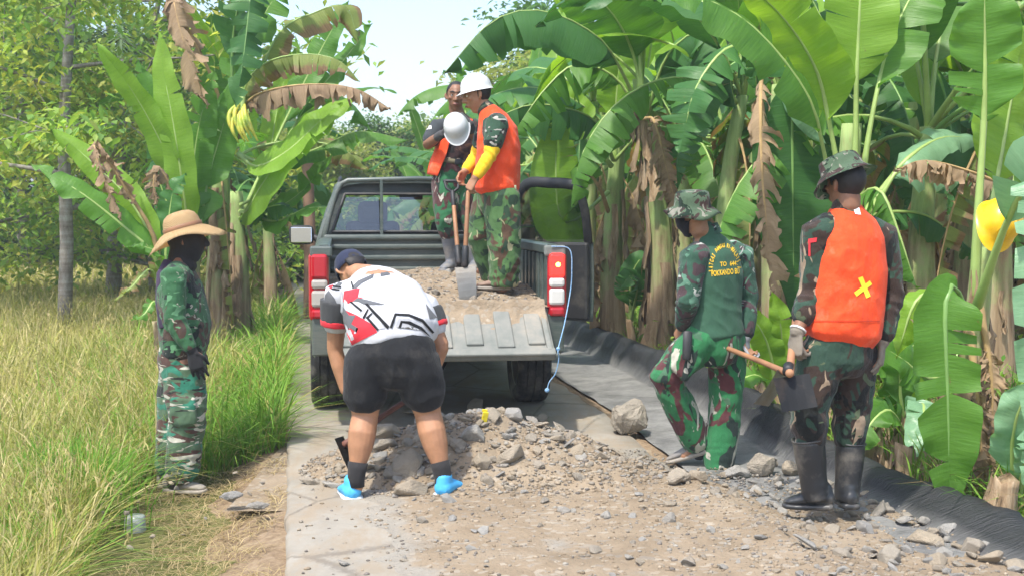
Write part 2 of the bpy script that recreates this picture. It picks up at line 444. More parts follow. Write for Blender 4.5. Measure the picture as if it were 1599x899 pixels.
def s_heap():
    while True:
        a = rnd.uniform(0, 2 * pi); r = sqrt(rnd.random()) * 1.12
        x, y = HX + cos(a) * r * 1.02 + .1, HY + sin(a) * r * .8
        if y < HY + .45: return (x, y, top(x, y) + .003)
tag(pebbles('gravel_pebbles', 7500, s_bed, 3, .0018, .014, M_peb), 'small loose gravel strewn over the dusty road', 'gravel', kind='stuff')
o = pebbles('small_stones', 3600, s_heap, 4, .003, .02, M_peb); o.parent = heap; o['kind'] = 'stuff'
# distinct loose stones
def loose(px, py, w, h, label, lib, npts=26, seed=1, mat=None, fl=.8, dz=0, cat='stone'):
    p = GP(px, py); s = p.y / 2000
    me = stone_mesh('boulder', seed, npts, fl); bm = bmesh.new(); bm.from_mesh(me); bmesh.ops.subdivide_edges(bm, edges=bm.edges[:], cuts=2, use_grid_fill=True); bm.normal_update()
    for v_ in bm.verts: v_.co += v_.normal * (.16 * noise.noise(v_.co * 1.6 + V((seed, 0, 0))) + .07 * noise.noise(v_.co * 4.5) + .03 * noise.noise(v_.co * 11))
    bm.to_mesh(me); bm.free(); me.materials.append(mat or M_stone)
    o = link('stone', me); o.location = (p.x, p.y + w * s * .2, p.z + h * s * .45 + dz); o.scale = (w * s * .56, w * s * .45, h * s * .62 / fl)
    o.rotation_euler = (0, rnd.uniform(-.1, .1), rnd.uniform(0, 1)); return tag(o, label, cat)
loose(984, 678, 74, 52, 'large pale boulder resting on the black sheet by the road edge', None, 40, 11, None, .8)
loose(1062, 756, 56, 22, 'flat brown slab of stone lying beneath the lifted shoe of the man in green', None, 18, 5, None, .4)
loose(1192, 742, 50, 34, 'rounded brown stone against the folded black sheet behind the green shirted man', None, 40, 9, None, .7)
loose(1150, 745, 40, 18, 'pale flat stone beside the planted foot of the man in green shirt', None, 20, 15, M_stoneg, .5)
loose(1090, 750, 36, 18, 'small cream stone in front of the planted foot of the man in green', None, 20, 17, None, .6)
loose(1238, 745, 40, 24, 'squat tan stone between the two black boots and the sheet', None, 22, 21, None, .6)
loose(402, 796, 40, 16, 'dark grey stone on the straw covered verge near the concrete edge', None, 16, 23, M_stoneg, .5)
loose(362, 784, 44, 18, 'broad grey stone on the verge just ahead of the straw hat man\'s shoes', None, 16, 29, M_stoneg, .5)
for i in range(16):
    y = rnd.uniform(5.3, 7.6); x = xl(y) - rnd.uniform(.1, 1.0)
    put_stone(x, y, rnd.uniform(.012, .03), ground, STONES)

# ------------------------------------------------------------------ black sheet along the banana plot
n = NT('black_sheet'); v = n.co()
f = n.noise(v, 2.5, 6, .65); w = n.noise(n.co('Object', (3, 22, 3), (0, 0, -.3)), 3, 4, .6)
c = n.ramp(f, [(.3, (.016, .017, .019)), (.7, (.034, .036, .039))])
sxy = n.n('SeparateXYZ', {'Vector': n.n('NewGeometry').outputs['Normal']})
uvx = n.n('SeparateXYZ', {'Vector': n.co('UV')})
flat = n.math('SUBTRACT', 1.0, n.step(uvx.outputs[0], .36, .5))
dust = n.math('MULTIPLY', n.step(n.math('ADD', n.noise(v, 3.4, 7, .7), n.math('MULTIPLY', w, .35)), .52, .88), flat)
dust = n.math('ADD', n.math('MULTIPLY', dust, .6), n.math('MULTIPLY', flat, .35))
c = n.mix(dust, c, (.33, .325, .31))
n.pbr(c, .5, n.bump(n.math('ADD', f, n.math('MULTIPLY', w, 1.6)), .6, .03), spec=.35)
bm = bmesh.new(); uvl = bm.loops.layers.uv.new('UVMap'); prev = None; pu = None
ysh = [4.2 + .09 * i for i in range(150)]
for y in ysh:
    z0 = zroad(y); row = []; us = []
    wob = .06 * nz(0, y, .9, 20) + .025 * nz(0, y, 3.5, 21)
    hh = .125 + .03 * nz(0, y, 1.3, 22) + .13 * sm(6.8, 9, y)
    prof = [(2.42, -.005), (2.55, .0), (2.7, .004), (2.85, .01), (2.98, .03), (3.06, .07), (3.12, .5), (3.17, .8), (3.21, .97), (3.26, 1.0), (3.31, .93), (3.35, .7), (3.38, .35)]
    for i, (u, q) in enumerate(prof):
        uu_ = u + wob * sm(2.4, 3.1, u) + .2 * sm(2.9, 3.2, u) * (1 - sm(6, 8.0, y)) + .02 * nz(u * 3, y, 2, 25)
        x = xl(y) + uu_
        zz = z0 - .02 + (q * hh if q > .05 else q) + .012 * nz(x, y, 5, 23) + .008 * nz(x * 2, y, 3, 24)
        if q > .05: x += .035 * nz(y * 3, q * 2, 1.6, 26) + .02 * (1 - 2 * abs(nz(y * 2 + q * 2.5, q, 2.2, 27))); zz += .035 * q * nz(0, y, 4.5, 28)
        if u < 2.9: zz = max(zz, gz(x, y) + .012)
        row.append(bm.verts.new((x, y, zz))); us.append(i / (len(prof) - 1))
    if prev:
        for a in range(len(row) - 1):
            fce = bm.faces.new((prev[a], prev[a + 1], row[a + 1], row[a])); fce.smooth = True
            for l, uq in zip(fce.loops, (us[a], us[a + 1], us[a + 1], us[a])): l[uvl].uv = (uq, y)
    prev = row
sheet = from_bm('plastic_sheet', bm, n.m)
tag(sheet, 'long black plastic sheet with upturned edge running along the banana plot', 'plastic sheet')

# ------------------------------------------------------------------ grass
n = NT('grass'); at = n.n('VertexColor', layer_name='Col')
b = n.pbr(at.outputs[0], .65, spec=.25)
tr = n.n('BsdfTranslucent', {'Color': n.mix(1.0, at.outputs[0], (1.2, 1.25, .8), 'MULTIPLY')})
ms = n.n('MixShader', {0: .35}); n.t.links.new(b.outputs[0], ms.inputs[1]); n.t.links.new(tr.outputs[0], ms.inputs[2]); n.t.links.new(ms.outputs[0], n.out.inputs[0])
M_grass = n.m
def blades(name, pos, h, w, lean, colr, seed, dirs=None):
    g = np.random.default_rng(seed); N = len(pos)
    a = g.random(N) * 6.283 if dirs is None else dirs
    d = np.stack([np.cos(a), np.sin(a), np.zeros(N)], 1); fa = a + pi / 2 + g.normal(0, .5, N)
    sd = np.stack([np.cos(fa), np.sin(fa), np.zeros(N)], 1)
    ts = np.array([0, .38, .72, 1.0]); wd = np.array([.8, 1.0, .7, 0])
    V_ = np.zeros((N, 7, 3)); idx = 0
    for k in range(4):
        t = ts[k]
        c = pos + d * (lean * h * t ** 2.0)[:, None]; c[:, 2] += h * (t - .38 * np.minimum(lean, 1.5) * t ** 2.4)
        if k < 3:
            V_[:, 2 * k] = c - sd * (w * wd[k])[:, None]; V_[:, 2 * k + 1] = c + sd * (w * wd[k])[:, None]
        else: V_[:, 6] = c
    T = np.array([[0, 1, 3], [0, 3, 2], [2, 3, 5], [2, 5, 4], [4, 5, 6]])
    tr_ = (T[None] + (np.arange(N) * 7)[:, None, None]).reshape(-1, 3)
    cc = np.repeat(colr, 7, 0)
    return link(name, np_mesh(name, V_.reshape(-1, 3), tr_, cc), M_grass)
def scatter(N, fy, fx, accept, seed):
    r = random.Random(seed); out = []
    while len(out) < N:
        y = fy(r); x = fx(r, y)
        if accept(r, x, y): out.append((x, y, gz(x, y) - .02))
    return np.array(out)
def mixcol(N, a, b_, seed, jit=.2, third=None, pt=0):
    g = np.random.default_rng(seed); t = g.random((N, 1))
    c = np.array(a) * t + np.array(b_) * (1 - t)
    if third is not None:
        m = g.random(N) < pt; c[m] = np.array(third)
    return c * g.uniform(1 - jit, 1 + jit, (N, 1))
# the edge of the tall grass, measured left of the concrete: bare verge close to the camera
def bare(y): return .92 * (1 - sm(7.75, 8.4, y)) + .04
def verge_ok(r, x, y):
    w_ = xl(y) - x
    if abs(x + 1.98) < .34 and 6.8 < y < 7.95: return False
    return w_ > bare(y) + .10 * nz(x, y, 3, 31)
# dry yellow-green meadow
fyf = lambda r: 4.8 + 36 * r.random() ** 2.1
pos = scatter(46000, fyf, lambda r, y: xl(y) - r.uniform(0, 1.2 + y * .42), lambda r, x, y: verge_ok(r, x, y) and (xl(y) - x) > .9 + .5 * nz(x, y, .8, 33) - .5 * sm(8, 11, y) and abs(x / y) < .46, 5)
g = np.random.default_rng(1); N = len(pos)
nzv = np.array([nz(p[0], p[1], .55, 35) for p in pos])[:, None]
col = mixcol(N, (.48, .42, .13), (.28, .31, .07), 6, .3, (.60, .50, .27), .33) * (1 + .1 * nzv)
col = col * (1 - .45 * np.clip(nzv + .1, 0, .6)) + np.array((.10, .22, .03)) * (.45 * np.clip(nzv + .1, 0, .6))
hh = g.uniform(.3, .66, N) * (1 + .25 * nzv[:, 0]) * np.where(pos[:, 1] < 6.2, .75, 1); far = np.clip(pos[:, 1] / 9, .8, 4.0)
o = blades('meadow_grass', pos, hh, (.0020 + .0050 * g.random(N) ** 2.2) * far * 1.25, g.uniform(.15, 1.25, N), col, 8)
tag(o, 'tall dry yellow green grass filling the field on the left', 'grass', kind='stuff')
# fresh bright green grass beside the road
pos = scatter(15000, lambda r: 5.0 + 13 * r.random() ** 1.5, lambda r, y: xl(y) - .03 - r.random() ** 1.3 * 2.0, lambda r, x, y: verge_ok(r, x, y) and (y > 7.2 or r.random() < .35) and r.random() < .25 + 1.5 * max(0, nz(x, y, 1.4, 41) + .25), 12)
N = len(pos); col = mixcol(N, (.13, .29, .03), (.24, .40, .06), 13, .25, (.42, .38, .13), .16)
hh = g.uniform(.2, .68, N); far = np.clip(pos[:, 1] / 9, .85, 1.8)
o = blades('verge_grass', pos, hh, (.0026 + .0052 * g.random(N) ** 2) * far, g.uniform(.2, 1.7, N), col, 14)
tag(o, 'lush bright green grass growing along the left road edge', 'grass', kind='stuff')
# a big green tuft in front of the man, and straw litter on the verge
pos = np.array([(P(105 + 110 * rnd.gauss(0, .38), 700, 7.3 + .5 * rnd.gauss(0, .5))) for _ in range(1500)])
pos[:, 2] = [gz(p[0], p[1]) - .02 for p in pos]; N = len(pos)
o = blades('grass_tuft', pos, g.uniform(.3, .6, N), g.uniform(.003, .006, N), g.uniform(.2, .9, N), mixcol(N, (.10, .28, .02), (.20, .38, .05), 15, .2), 16)
tag(o, 'thick green grass tuft among the dry meadow grass', 'grass', kind='stuff')
pos = scatter(2600, lambda r: 4.9 + 3.6 * r.random(), lambda r, y: xl(y) - .02 - r.random() * 1.3, lambda r, x, y: not verge_ok(r, x, y) and nz(x, y, 2.2, 44) > -.15, 17)
pos[:, 2] += .03; N = len(pos)
o = blades('straw_litter', pos, g.uniform(.06, .16, N) * .5, g.uniform(.0015, .003, N), g.uniform(2.0, 3.4, N), mixcol(N, (.52, .42, .24), (.36, .27, .14), 18, .2), 19)
tag(o, 'dry straw strewn over the bare verge', 'straw', kind='stuff')
# taller dead stalks with seed heads standing over the meadow
pos = scatter(1500, lambda r: 5.2 + 14 * r.random() ** 1.5, lambda r, y: xl(y) - r.uniform(.6, 1.2 + y * .42), lambda r, x, y: verge_ok(r, x, y) and abs(x / y) < .46, 51)
N = len(pos); hh = g.uniform(.5, .85, N); ln_ = g.uniform(.1, .8, N); dr_ = g.random(N) * 6.28; cs_ = mixcol(N, (.50, .40, .20), (.38, .36, .12), 52, .2)
o = blades('dry_stalks', pos, hh, g.uniform(.0016, .003, N) * np.clip(pos[:, 1] / 9, .8, 2), ln_, cs_, 53, dr_)
tag(o, 'thin dry stalks rising above the meadow grass', 'grass stalks', kind='stuff')
tp = pos + np.stack([np.cos(dr_) * ln_ * hh * .8, np.sin(dr_) * ln_ * hh * .8, hh * (.92 - .35 * ln_)], 1)
tp = np.repeat(tp, 5, 0) + g.normal(0, .018, (N * 5, 3)); cs2 = np.repeat(cs_, 5, 0) * .9
o = blades('seed_heads', tp, g.uniform(.03, .07, N * 5), g.uniform(.002, .004, N * 5), g.uniform(.3, 1.4, N * 5), cs2, 54)
tag(o, 'straw coloured seed heads nodding over the meadow', 'seed heads', kind='stuff')
# undergrowth between and in front of the banana plants
def und(r, x, y):
    w_ = x - xl(y) - RW
    return w_ > 1.18 and x / y < .45
pos = scatter(11000, lambda r: 5.4 + 16 * r.random() ** 1.6, lambda r, y: xl(y) + RW + .9 + r.random() ** 1.2 * 4.5, lambda r, x, y: und(r, x, y) and nz(x, y, 1.1, 47) > -.2, 20)
N = len(pos); o = blades('undergrowth', pos, g.uniform(.15, .5, N), g.uniform(.003, .008, N), g.uniform(.3, 1.3, N), mixcol(N, (.10, .26, .03), (.24, .38, .06), 21, .25, (.30, .22, .10), .2), 22)
tag(o, 'low green weeds and litter beneath the banana plants', 'weeds', kind='stuff')
# ------------------------------------------------------------------ leaf materials
def leaf_mat(name, a, b, trans, rough=.38, dry=None, tw=.42, edge=None):
    n = NT(name); uv = n.co('UV'); s = n.n('SeparateXYZ', {'Vector': uv}); oi = n.n('ObjectInfo')
    st = n.noise(n.n('Mapping', {'Vector': uv, 'Scale': (55, 1.2, 1)}).outputs[0], 1.0, 3, .6)
    bl = n.noise(n.co('Object'), 3.0, 4, .6)
    c = n.mix(n.ramp(n.math('ADD', n.math('MULTIPLY', st, .55), n.math('MULTIPLY', bl, .45)), [(.32, (0, 0, 0)), (.68, (1, 1, 1))]), a, b)
    c = n.mix(n.math('MULTIPLY', oi.outputs['Random'], .45), c, tuple(q * 1.25 for q in b))
    absv = n.math('ABSOLUTE', s.outputs[1])
    if edge:
        e = n.step(n.math('ADD', absv, n.math('MULTIPLY', n.math('SUBTRACT', n.noise(n.co('Object'), 7, 5, .7), .5), 1.0)), edge[1], edge[1] + .18)
        c = n.mix(e, c, n.ramp(st, [(.3, edge[0]), (.7, tuple(q * 1.7 for q in edge[0]))]))
    spots = n.step(n.noise(n.co('Object'), 22, 3, .6), .70, .76)
    c = n.mix(n.math('MULTIPLY', spots, .55), c, (.20, .13, .05))
    bp = n.bump(n.math('ADD', st, n.math('MULTIPLY', n.noise(n.n('Mapping', {'Vector': uv, 'Scale': (9, 2.5, 1)}).outputs[0], 1, 2), .9)), .35, .012)
    b_ = n.pbr(c, n.ramp(bl, [(.3, (rough - .06,) * 3), (.7, (rough + .14,) * 3)]), bp, spec=.38)
    if trans:
        t = n.n('BsdfTranslucent', {'Color': n.mix(1, c, trans, 'MULTIPLY'), 'Normal': bp})
        ms = n.n('MixShader', {0: tw}); n.t.links.new(b_.outputs[0], ms.inputs[1]); n.t.links.new(t.outputs[0], ms.inputs[2]); n.t.links.new(ms.outputs[0], n.out.inputs[0])
    return n.m
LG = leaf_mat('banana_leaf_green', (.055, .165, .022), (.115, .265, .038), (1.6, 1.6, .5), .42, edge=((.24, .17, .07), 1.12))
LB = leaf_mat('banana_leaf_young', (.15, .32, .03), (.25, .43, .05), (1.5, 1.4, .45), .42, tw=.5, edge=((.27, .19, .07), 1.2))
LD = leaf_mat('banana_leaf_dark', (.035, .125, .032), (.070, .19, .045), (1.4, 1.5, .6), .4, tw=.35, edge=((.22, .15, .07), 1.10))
LE = leaf_mat('banana_leaf_browning', (.15, .22, .05), (.27, .32, .09), (1.3, 1.2, .5), .6, edge=((.20, .13, .07), .55))
LX = leaf_mat('banana_leaf_dry', (.22, .145, .085), (.40, .29, .18), (1.1, .9, .6), .85, tw=.25)
LS = leaf_mat('banana_leaf_pale', (.16, .33, .18), (.25, .43, .25), (1.2, 1.4, .7), .3, tw=.35)
RIB = simple('leaf_midrib', (.30, .42, .12), .45, .2, 5)
RIBX = simple('dry_midrib', (.40, .27, .12), .8, .3, 8)
RIBD = simple('dark_midrib', (.16, .30, .08), .45, .2, 5)
n = NT('banana_stem'); v = n.co(); vs3 = n.n('SeparateXYZ', {'Vector': v})
f = n.noise(n.co('Object', (9, 9, .8)), 2.2, 5, .65); g_ = n.noise(n.co('Object', (2, 2, 1.2)), 2.0, 5, .65)
grn = n.ramp(f, [(.3, (.20, .29, .09)), (.6, (.33, .44, .17)), (.8, (.30, .22, .10))])
brn = n.ramp(f, [(.3, (.15, .095, .055)), (.55, (.34, .245, .15)), (.75, (.48, .38, .26))])
hmix = n.step(n.math('ADD', n.math('MULTIPLY', vs3.outputs[2], .55), n.math('MULTIPLY', n.math('SUBTRACT', g_, .5), 2.6)), .3, .95)
n.pbr(n.mix(hmix, brn, grn), .75, n.bump(f, .6, .02), spec=.25); M_stem = n.m
n = NT('dry_sheath'); f = n.noise(n.co('Object', (12, 12, 1.1)), 2.2, 6, .7)
n.pbr(n.ramp(f, [(.28, (.13, .085, .05)), (.5, (.33, .235, .145)), (.75, (.50, .40, .28))]), .9, n.bump(f, .8, .02), spec=.1); M_sheath = n.m

# ------------------------------------------------------------------ banana leaf
def resample(path, m):
    d = [0]
    for a, b in zip(path, path[1:]): d.append(d[-1] + (b - a).length)
    L = d[-1]; out = []; j = 0
    for i in range(m):
        s = L * i / (m - 1)
        while j < len(d) - 2 and d[j + 1] < s: j += 1
        t = (s - d[j]) / max(1e-9, d[j + 1] - d[j]); out.append(path[j].lerp(path[j + 1], min(1, max(0, t))))
    return out, L
def leaf_mesh(path, hw, face, pf=.18, fold=.25, tear=.1, droop=.0, seed=0, dry=False, curl=-.25, M=46, rib=.022, ripple=1.0, shape=(.17, .42), ragged=0.):
    r = random.Random(seed); pts, L = resample(path, M)
    T = [(pts[min(i + 1, M - 1)] - pts[max(i - 1, 0)]).normalized() for i in range(M)]
    S = []; 
    for t in T:
        s = t.cross(face)
        if s.length < .05: s = S[-1] if S else V((1, 0, 0))
        S.append(s.normalized())
    Nn = [s.cross(t).normalized() for s, t in zip(S, T)]
    def at(s):
        q = min(M - 1.001, max(0, s * (M - 1))); i = int(q); k = q - i
        return pts[i].lerp(pts[i + 1], k), T[i].lerp(T[i + 1], k), S[i].lerp(S[i + 1], k), Nn[i].lerp(Nn[i + 1], k)
    bl = 1 - pf; verts = []; uvs = []; faces = []
    def w_at(b):
        return hw * min(1, b / shape[0]) ** .62 * (max(0, 1 - max(0, (b - shape[1]) / (1 - shape[1])) ** 2.1)) ** .72
    nv = 5
    ph = r.uniform(0, 6)
    for sgn in (1, -1):
        cuts = [0.0]
        while cuts[-1] < 1:
            step_ = r.expovariate(1) * (.75 * (1 - tear) ** 5 + .035) + (.018 if dry else .028)
            if dry: step_ = r.expovariate(1) * .045 + .022
            cuts.append(min(1, cuts[-1] + step_))
        for c0, c1 in zip(cuts, cuts[1:]):
            if c1 - c0 < .006: continue
            if ragged and r.random() < ragged * .35: continue
            da = r.gauss(0, .10 + .45 * tear) * (1 if tear > .02 else 0) - droop * r.uniform(.5, 1.1)
            sh = 1 - (r.random() * .35 * tear if tear > .05 else 0); gap = (.10 + .5 * r.random() ** 2 if tear > .12 else .04) if tear > .02 else 0
            kzr = r.uniform(.45, 1.15)
            if dry: gap = r.uniform(.15, .7); sh = r.uniform(.5, 1.25)
            tw = r.gauss(0, .5) if dry else r.gauss(0, .12 * tear)
            nt = max(1, int(math.ceil((c1 - c0) / .022)))
            base = len(verts); cm = (c0 + c1) / 2
            for i in range(nt + 1):
                b = c0 + (c1 - c0) * i / nt
                for k in range(nv):
                    v_ = k / (nv - 1)
                    bb = cm + (b - cm) * (1 - gap * v_ ** 1.5)
                    p, t, s, nr = at(pf + bl * bb); w = w_at(min(.999, max(.001, b))) * sh
                    a = fold + da * min(1, v_ * 2 + .3) + curl * v_ + (tw * (b - cm) / max(.01, c1 - c0) * v_ * 2)
                    d = s * (sgn * cos(a)) + nr * sin(a)
                    if dry:
                        kz = min(1, (1 - .5 * t.z * t.z) * kzr); d = (d * (1 - .75 * kz * min(1, v_ * 1.5)) + V((0, 0, -1)) * .95 * kz * min(1, v_ * 1.5)).normalized()
                    q = p + d * (w * v_) + t * (.16 * w * v_)
                    q += nr * (ripple * .012 * v_ * sin(b * 34 + ph + sgn) + ripple * .02 * v_ * v_ * sin(b * 13 + ph * 2))
                    if ragged and k == nv - 1: q -= d * (w * r.uniform(0, .3) * ragged)
                    if dry: q += V((r.gauss(0, 1), r.gauss(0, 1), r.gauss(0, 1))) * .010 * v_
                    verts.append(q); uvs.append((bb * L * bl, sgn * v_))
            for i in range(nt):
                for k in range(nv - 1):
                    a = base + i * nv + k
                    faces.append((a, a + 1, a + nv + 1, a + nv) if sgn > 0 else (a, a + nv, a + nv + 1, a + 1))
    me = bpy.data.meshes.new('leaf'); me.from_pydata(verts, [], faces)
    ul = me.uv_layers.new(name='UVMap'); li = np.empty(len(me.loops), np.int32); me.loops.foreach_get('vertex_index', li)
    ul.data.foreach_set('uv', np.array(uvs, np.float32)[li].ravel())
    me.polygons.foreach_set('use_smooth', [True] * len(me.polygons)); me.update()
    bm = bmesh.new()
    sub = list(range(0, M, 3)); sub = sub if sub[-1] == M - 1 else sub + [M - 1]
    rp = []; rr = []
    for i in sub:
        s = i / (M - 1); rp.append(pts[i] - Nn[i] * .004)
        q = rib * (1.35 - .55 * sm(0, pf, s)) if s < pf else rib * (.8 * (1 - (s - pf) / bl) + .09)
        rr.append((q, q * .75))
    tube(bm, rp, rr, S[len(S) // 2], 6)
    rb = bpy.data.meshes.new('midrib'); bm.to_mesh(rb); bm.free()
    rb.polygons.foreach_set('use_smooth', [True] * len(rb.polygons))
    return me, rb
def arc_path(L, th0, bend, pw=1.6, n=40):
    p = V((0, 0, 0)); out = [p.copy()]
    for i in range(n):
        t = (i + .5) / n; th = th0 - bend * t ** pw
        p = p + V((cos(th), 0, sin(th))) * (L / n); out.append(p.copy())
    return out
UPZ = V((0, 0, 1)); FACE_BACK = V((-.6, 0, .8))
LIB = {}
def lib(kind, i, *a, mats, **k):
    b, r_ = leaf_mesh(*a, seed=i * 17 + 3, **k); b.materials.append(mats[0]); r_.materials.append(mats[1])
    LIB.setdefault(kind, []).append((b, r_))
for i in range(4):
    lib('erect', i, arc_path(2.5 + .15 * i, radians(80 - 3 * i), radians(14 + 8 * i), 1.8), .27 + .02 * i, V((-.9, 0, .35)), mats=((LG, LB, LB, LG)[i], RIB), fold=.35, tear=.05 * i, pf=.2)
for i in range(5):
    lib('arch', i, arc_path(2.7, radians(66 - 5 * i), radians(92 + 12 * i), 1.4), .31, V((-.3, 0, 1)), mats=((LG, LD, LG, LB, LD)[i], RIB), fold=.12 - .25 * (i % 3), tear=(.1, .3, .45, .15, .55)[i], droop=.12 * (i % 3), pf=.2)
for i in range(4):
    lib('droop', i, arc_path(2.5, radians(46 - 6 * i), radians(128 + 6 * i), .9), .30, V((.35, 0, 1)), mats=((LD, LG, LD, LE)[i], (RIBD, RIB, RIBD, RIB)[i]), fold=-.35, tear=(.3, .5, .65, .5)[i], droop=.2, pf=.2)
for i in range(4):
    lib('dead', i, arc_path(2.1 + .1 * i, radians(10 - 15 * i), radians(98 - 12 * i), .35), .22, V((.6, 0, .5)), mats=((LX, LX, LE, LX)[i], RIBX), fold=-.9, tear=.8, droop=.5, pf=.16, dry=i != 2, rib=.016)
def add_leaf(root, pair, loc, rot, sc):
    o = bpy.data.objects.new('leaf', pair[0]); C.objects.link(o); o.parent = root; o.location = loc; o.rotation_euler = rot; o.scale = (sc, sc, sc)
    q = bpy.data.objects.new('midrib', pair[1]); C.objects.link(q); q.parent = o
    return o
def stem_mesh(h, r, seed, lean=(0, 0)):
    rr_ = random.Random(seed); bm = bmesh.new(); N = 16; n_ = 20
    rings = []
    for i in range(N + 1):
        t = i / N; c = V((lean[0] * t * t + .015 * sin(t * 5 + seed), lean[1] * t * t, h * t)); rad = r * (1.18 - .55 * t + .12 * (1 - t) ** 4)
        rings.append([bm.verts.new(c + V((cos(2 * pi * k / n_), sin(2 * pi * k / n_), 0)) * rad * (1 + .07 * sin(3 * 2 * pi * k / n_ + 2.2 * t * 3 + seed) + .05 * noise.noise(V((k * .9, i * .7, seed))))) for k in range(n_)])
    for a, b in zip(rings, rings[1:]):
        for k in range(n_): bm.faces.new((a[k], a[(k + 1) % n_], b[(k + 1) % n_], b[k]))
    bm.faces.new(rings[-1])
    me = bpy.data.meshes.new('stem'); bm.to_mesh(me); bm.free(); me.polygons.foreach_set('use_smooth', [True] * len(me.polygons)); me.materials.append(M_stem)
    return me
def sheath_mesh(h, r, seed, lean=(0, 0), cnt=9, lo=.02, hi=.95, big=1.0):
    """ragged dry sheaths peeling off the stem, hanging"""
    q = random.Random(seed); verts = []; faces = []
    for j in range(cnt):
        a0 = q.uniform(0, 2 * pi); wd = q.uniform(.35, .9) * big; z1 = h * q.uniform(lo + .1, hi); ln = q.uniform(.25, .8) * big; ns = 8; nw = 4
        fl = q.uniform(.02, .10) * big; b0 = len(verts); z0 = max(.0, z1 - ln)
        for i in range(ns + 1):
            t = i / ns; z = z1 + (z0 - z1) * t; tt = z / h; rad = r * (1.22 - .55 * tt + .12 * (1 - tt) ** 4) + fl * t ** 1.5
            cx, cy_ = lean[0] * tt * tt, lean[1] * tt * tt
            for k in range(nw + 1):
                a = a0 + wd * (k / nw - .5) * (1 - .35 * t) + .12 * sin(t * 6 + j)
                rr2 = rad + .02 * q.gauss(0, 1) * t + .015 * (k % 2)
                verts.append((cx + cos(a) * rr2, cy_ + sin(a) * rr2, z + .05 * q.gauss(0, 1) * (t > .9)))
        for i in range(ns):
            for k in range(nw):
                a = b0 + i * (nw + 1) + k; faces.append((a, a + 1, a + nw + 2, a + nw + 1))
    me = bpy.data.meshes.new('dry_sheath'); me.from_pydata(verts, [], faces); me.update(); me.polygons.foreach_set('use_smooth', [True] * len(me.polygons)); me.materials.append(M_sheath)
    return me
def base_at(px, Y): 
    x = (px - CX) * Y / FPX; return V((x, Y, gz(x, Y) - .03))
def banana_root(px, Y, label, group='banana plants', h=2.2, r=.12, seed=1, lean=(0, 0), sheaths=9, lo=.02, hi=.95, big=1.0):
    root = empty('banana_plant', base_at(px, Y)); tag(root, label, 'banana plant', group)
    link('stem', stem_mesh(h, r, seed, lean), parent=root)
    if sheaths: tag(link('dry_sheath', sheath_mesh(h, r, seed + 5, lean, sheaths, lo, hi, big), parent=root), kind='stuff')
    root['top'] = (lean[0], lean[1], h); return root
HK = [0]
def hleaf(root, pts, w, face, mat=None, ribm=None, pf=.2, **k):
    """a leaf along pixel/depth points, blade half-width w in pixels"""
    mat = mat or LG; HK[0] += 1
    if k.get('tear', 0) < .5 and not k.get('dry'): k['tear'] = k.get('tear', .1) * 1.2 + (.14 if mat in (LG, LD) else .05)
    path = spline([P(*p) - root.location for p in pts], 10); Ym = sum(p[2] for p in pts) / len(pts)
    b, r_ = leaf_mesh(path, w * Ym / FPX * (.84 if path[0].x + root.location.x < 0 else .96), V(face), pf=pf, seed=k.pop('seed', HK[0] * 7), **k)
    b.materials.append(mat); r_.materials.append(ribm or (RIBX if mat is LX else RIB))
    o = link('leaf', b, parent=root); link('midrib', r_, parent=o); return o
def auto_leaves(root, seed, kinds, sc=1.0, az0=None, spread=None):
    q = random.Random(seed); t = V(root['top']); az = q.uniform(0, 6.28) if az0 is None else az0
    for kd in kinds:
        pr = q.choice(LIB[kd]); 
        z = {'erect': 0, 'arch': -.03, 'droop': -.1, 'dead': -.3 - q.random() * .5}[kd]
        f = max(.2, (t.z + z) / t.z)
        o = add_leaf(root, pr, (t.x * f * f, t.y * f * f, t.z + z), (q.gauss(0, .08), q.gauss(0, .08), az), sc * q.uniform(.85, 1.12))
        az += 2.4 + q.gauss(0, .25)
CAMF = (0, -1, .15)
NG = 'banana plants along the right of the road'
LGp = 'banana plants on the left'

# ---- right side, the big crown above the man in the vest
r = banana_root(1310, 9.2, 'banana plant with a fan of bright leaves above the orange vested man', NG, 2.05, .11, 3, (.06, 0), 10)
Y = 9.0
hleaf(r, [(1330, 340, Y), (1336, 230, Y), (1338, 110, Y), (1345, -40, Y), (1350, -170, Y)], 62, CAMF, LB, pf=.42, fold=.15, tear=.02, curl=.1)
hleaf(r, [(1338, 340, Y), (1358, 200, Y), (1385, 80, Y + .1), (1425, -10, Y + .2), (1480, -90, Y + .3)], 62, (-.55, -.75, .45), LG, pf=.42, fold=.2, tear=.05)
hleaf(r, [(1322, 340, Y), (1296, 200, Y - .1), (1275, 110, Y - .2), (1225, 30, Y - .3), (1150, -40, Y - .4)], 58, (-.4, -.55, -.7), LB, pf=.36, fold=.2, tear=.04)
hleaf(r, [(1312, 345, Y), (1290, 250, Y - .2), (1262, 150, Y - .4), (1180, 45, Y - .6), (1090, -5, Y - .7), (1010, 0, Y - .8)], 62, (-.2, -.55, .8), LG, pf=.28, fold=-.15, tear=.05, curl=-.3)
hleaf(r, [(1345, 340, Y), (1385, 285, Y), (1420, 245, Y), (1470, 215, Y + .2), (1530, 215, Y + .4)], 34, (.0, -.7, .7), LS, pf=.3, fold=-.1, tear=.03, curl=-.4)
hleaf(r, [(1345, 345, Y), (1380, 300, Y - .1), (1400, 268, Y - .1), (1450, 255, Y), (1530, 275, Y + .2)], 44, (-.1, -.5, .85), LS, pf=.3, fold=-.5, tear=.08, curl=-.5)
hleaf(r, [(1335, 345, Y - .1), (1352, 300, Y - .4), (1378, 300, Y - .6), (1405, 365, Y - .7), (1432, 450, Y - .7)], 46, (.3, -.35, .9), LG, pf=.2, fold=-.7, tear=.55, curl=-.4, droop=.3)
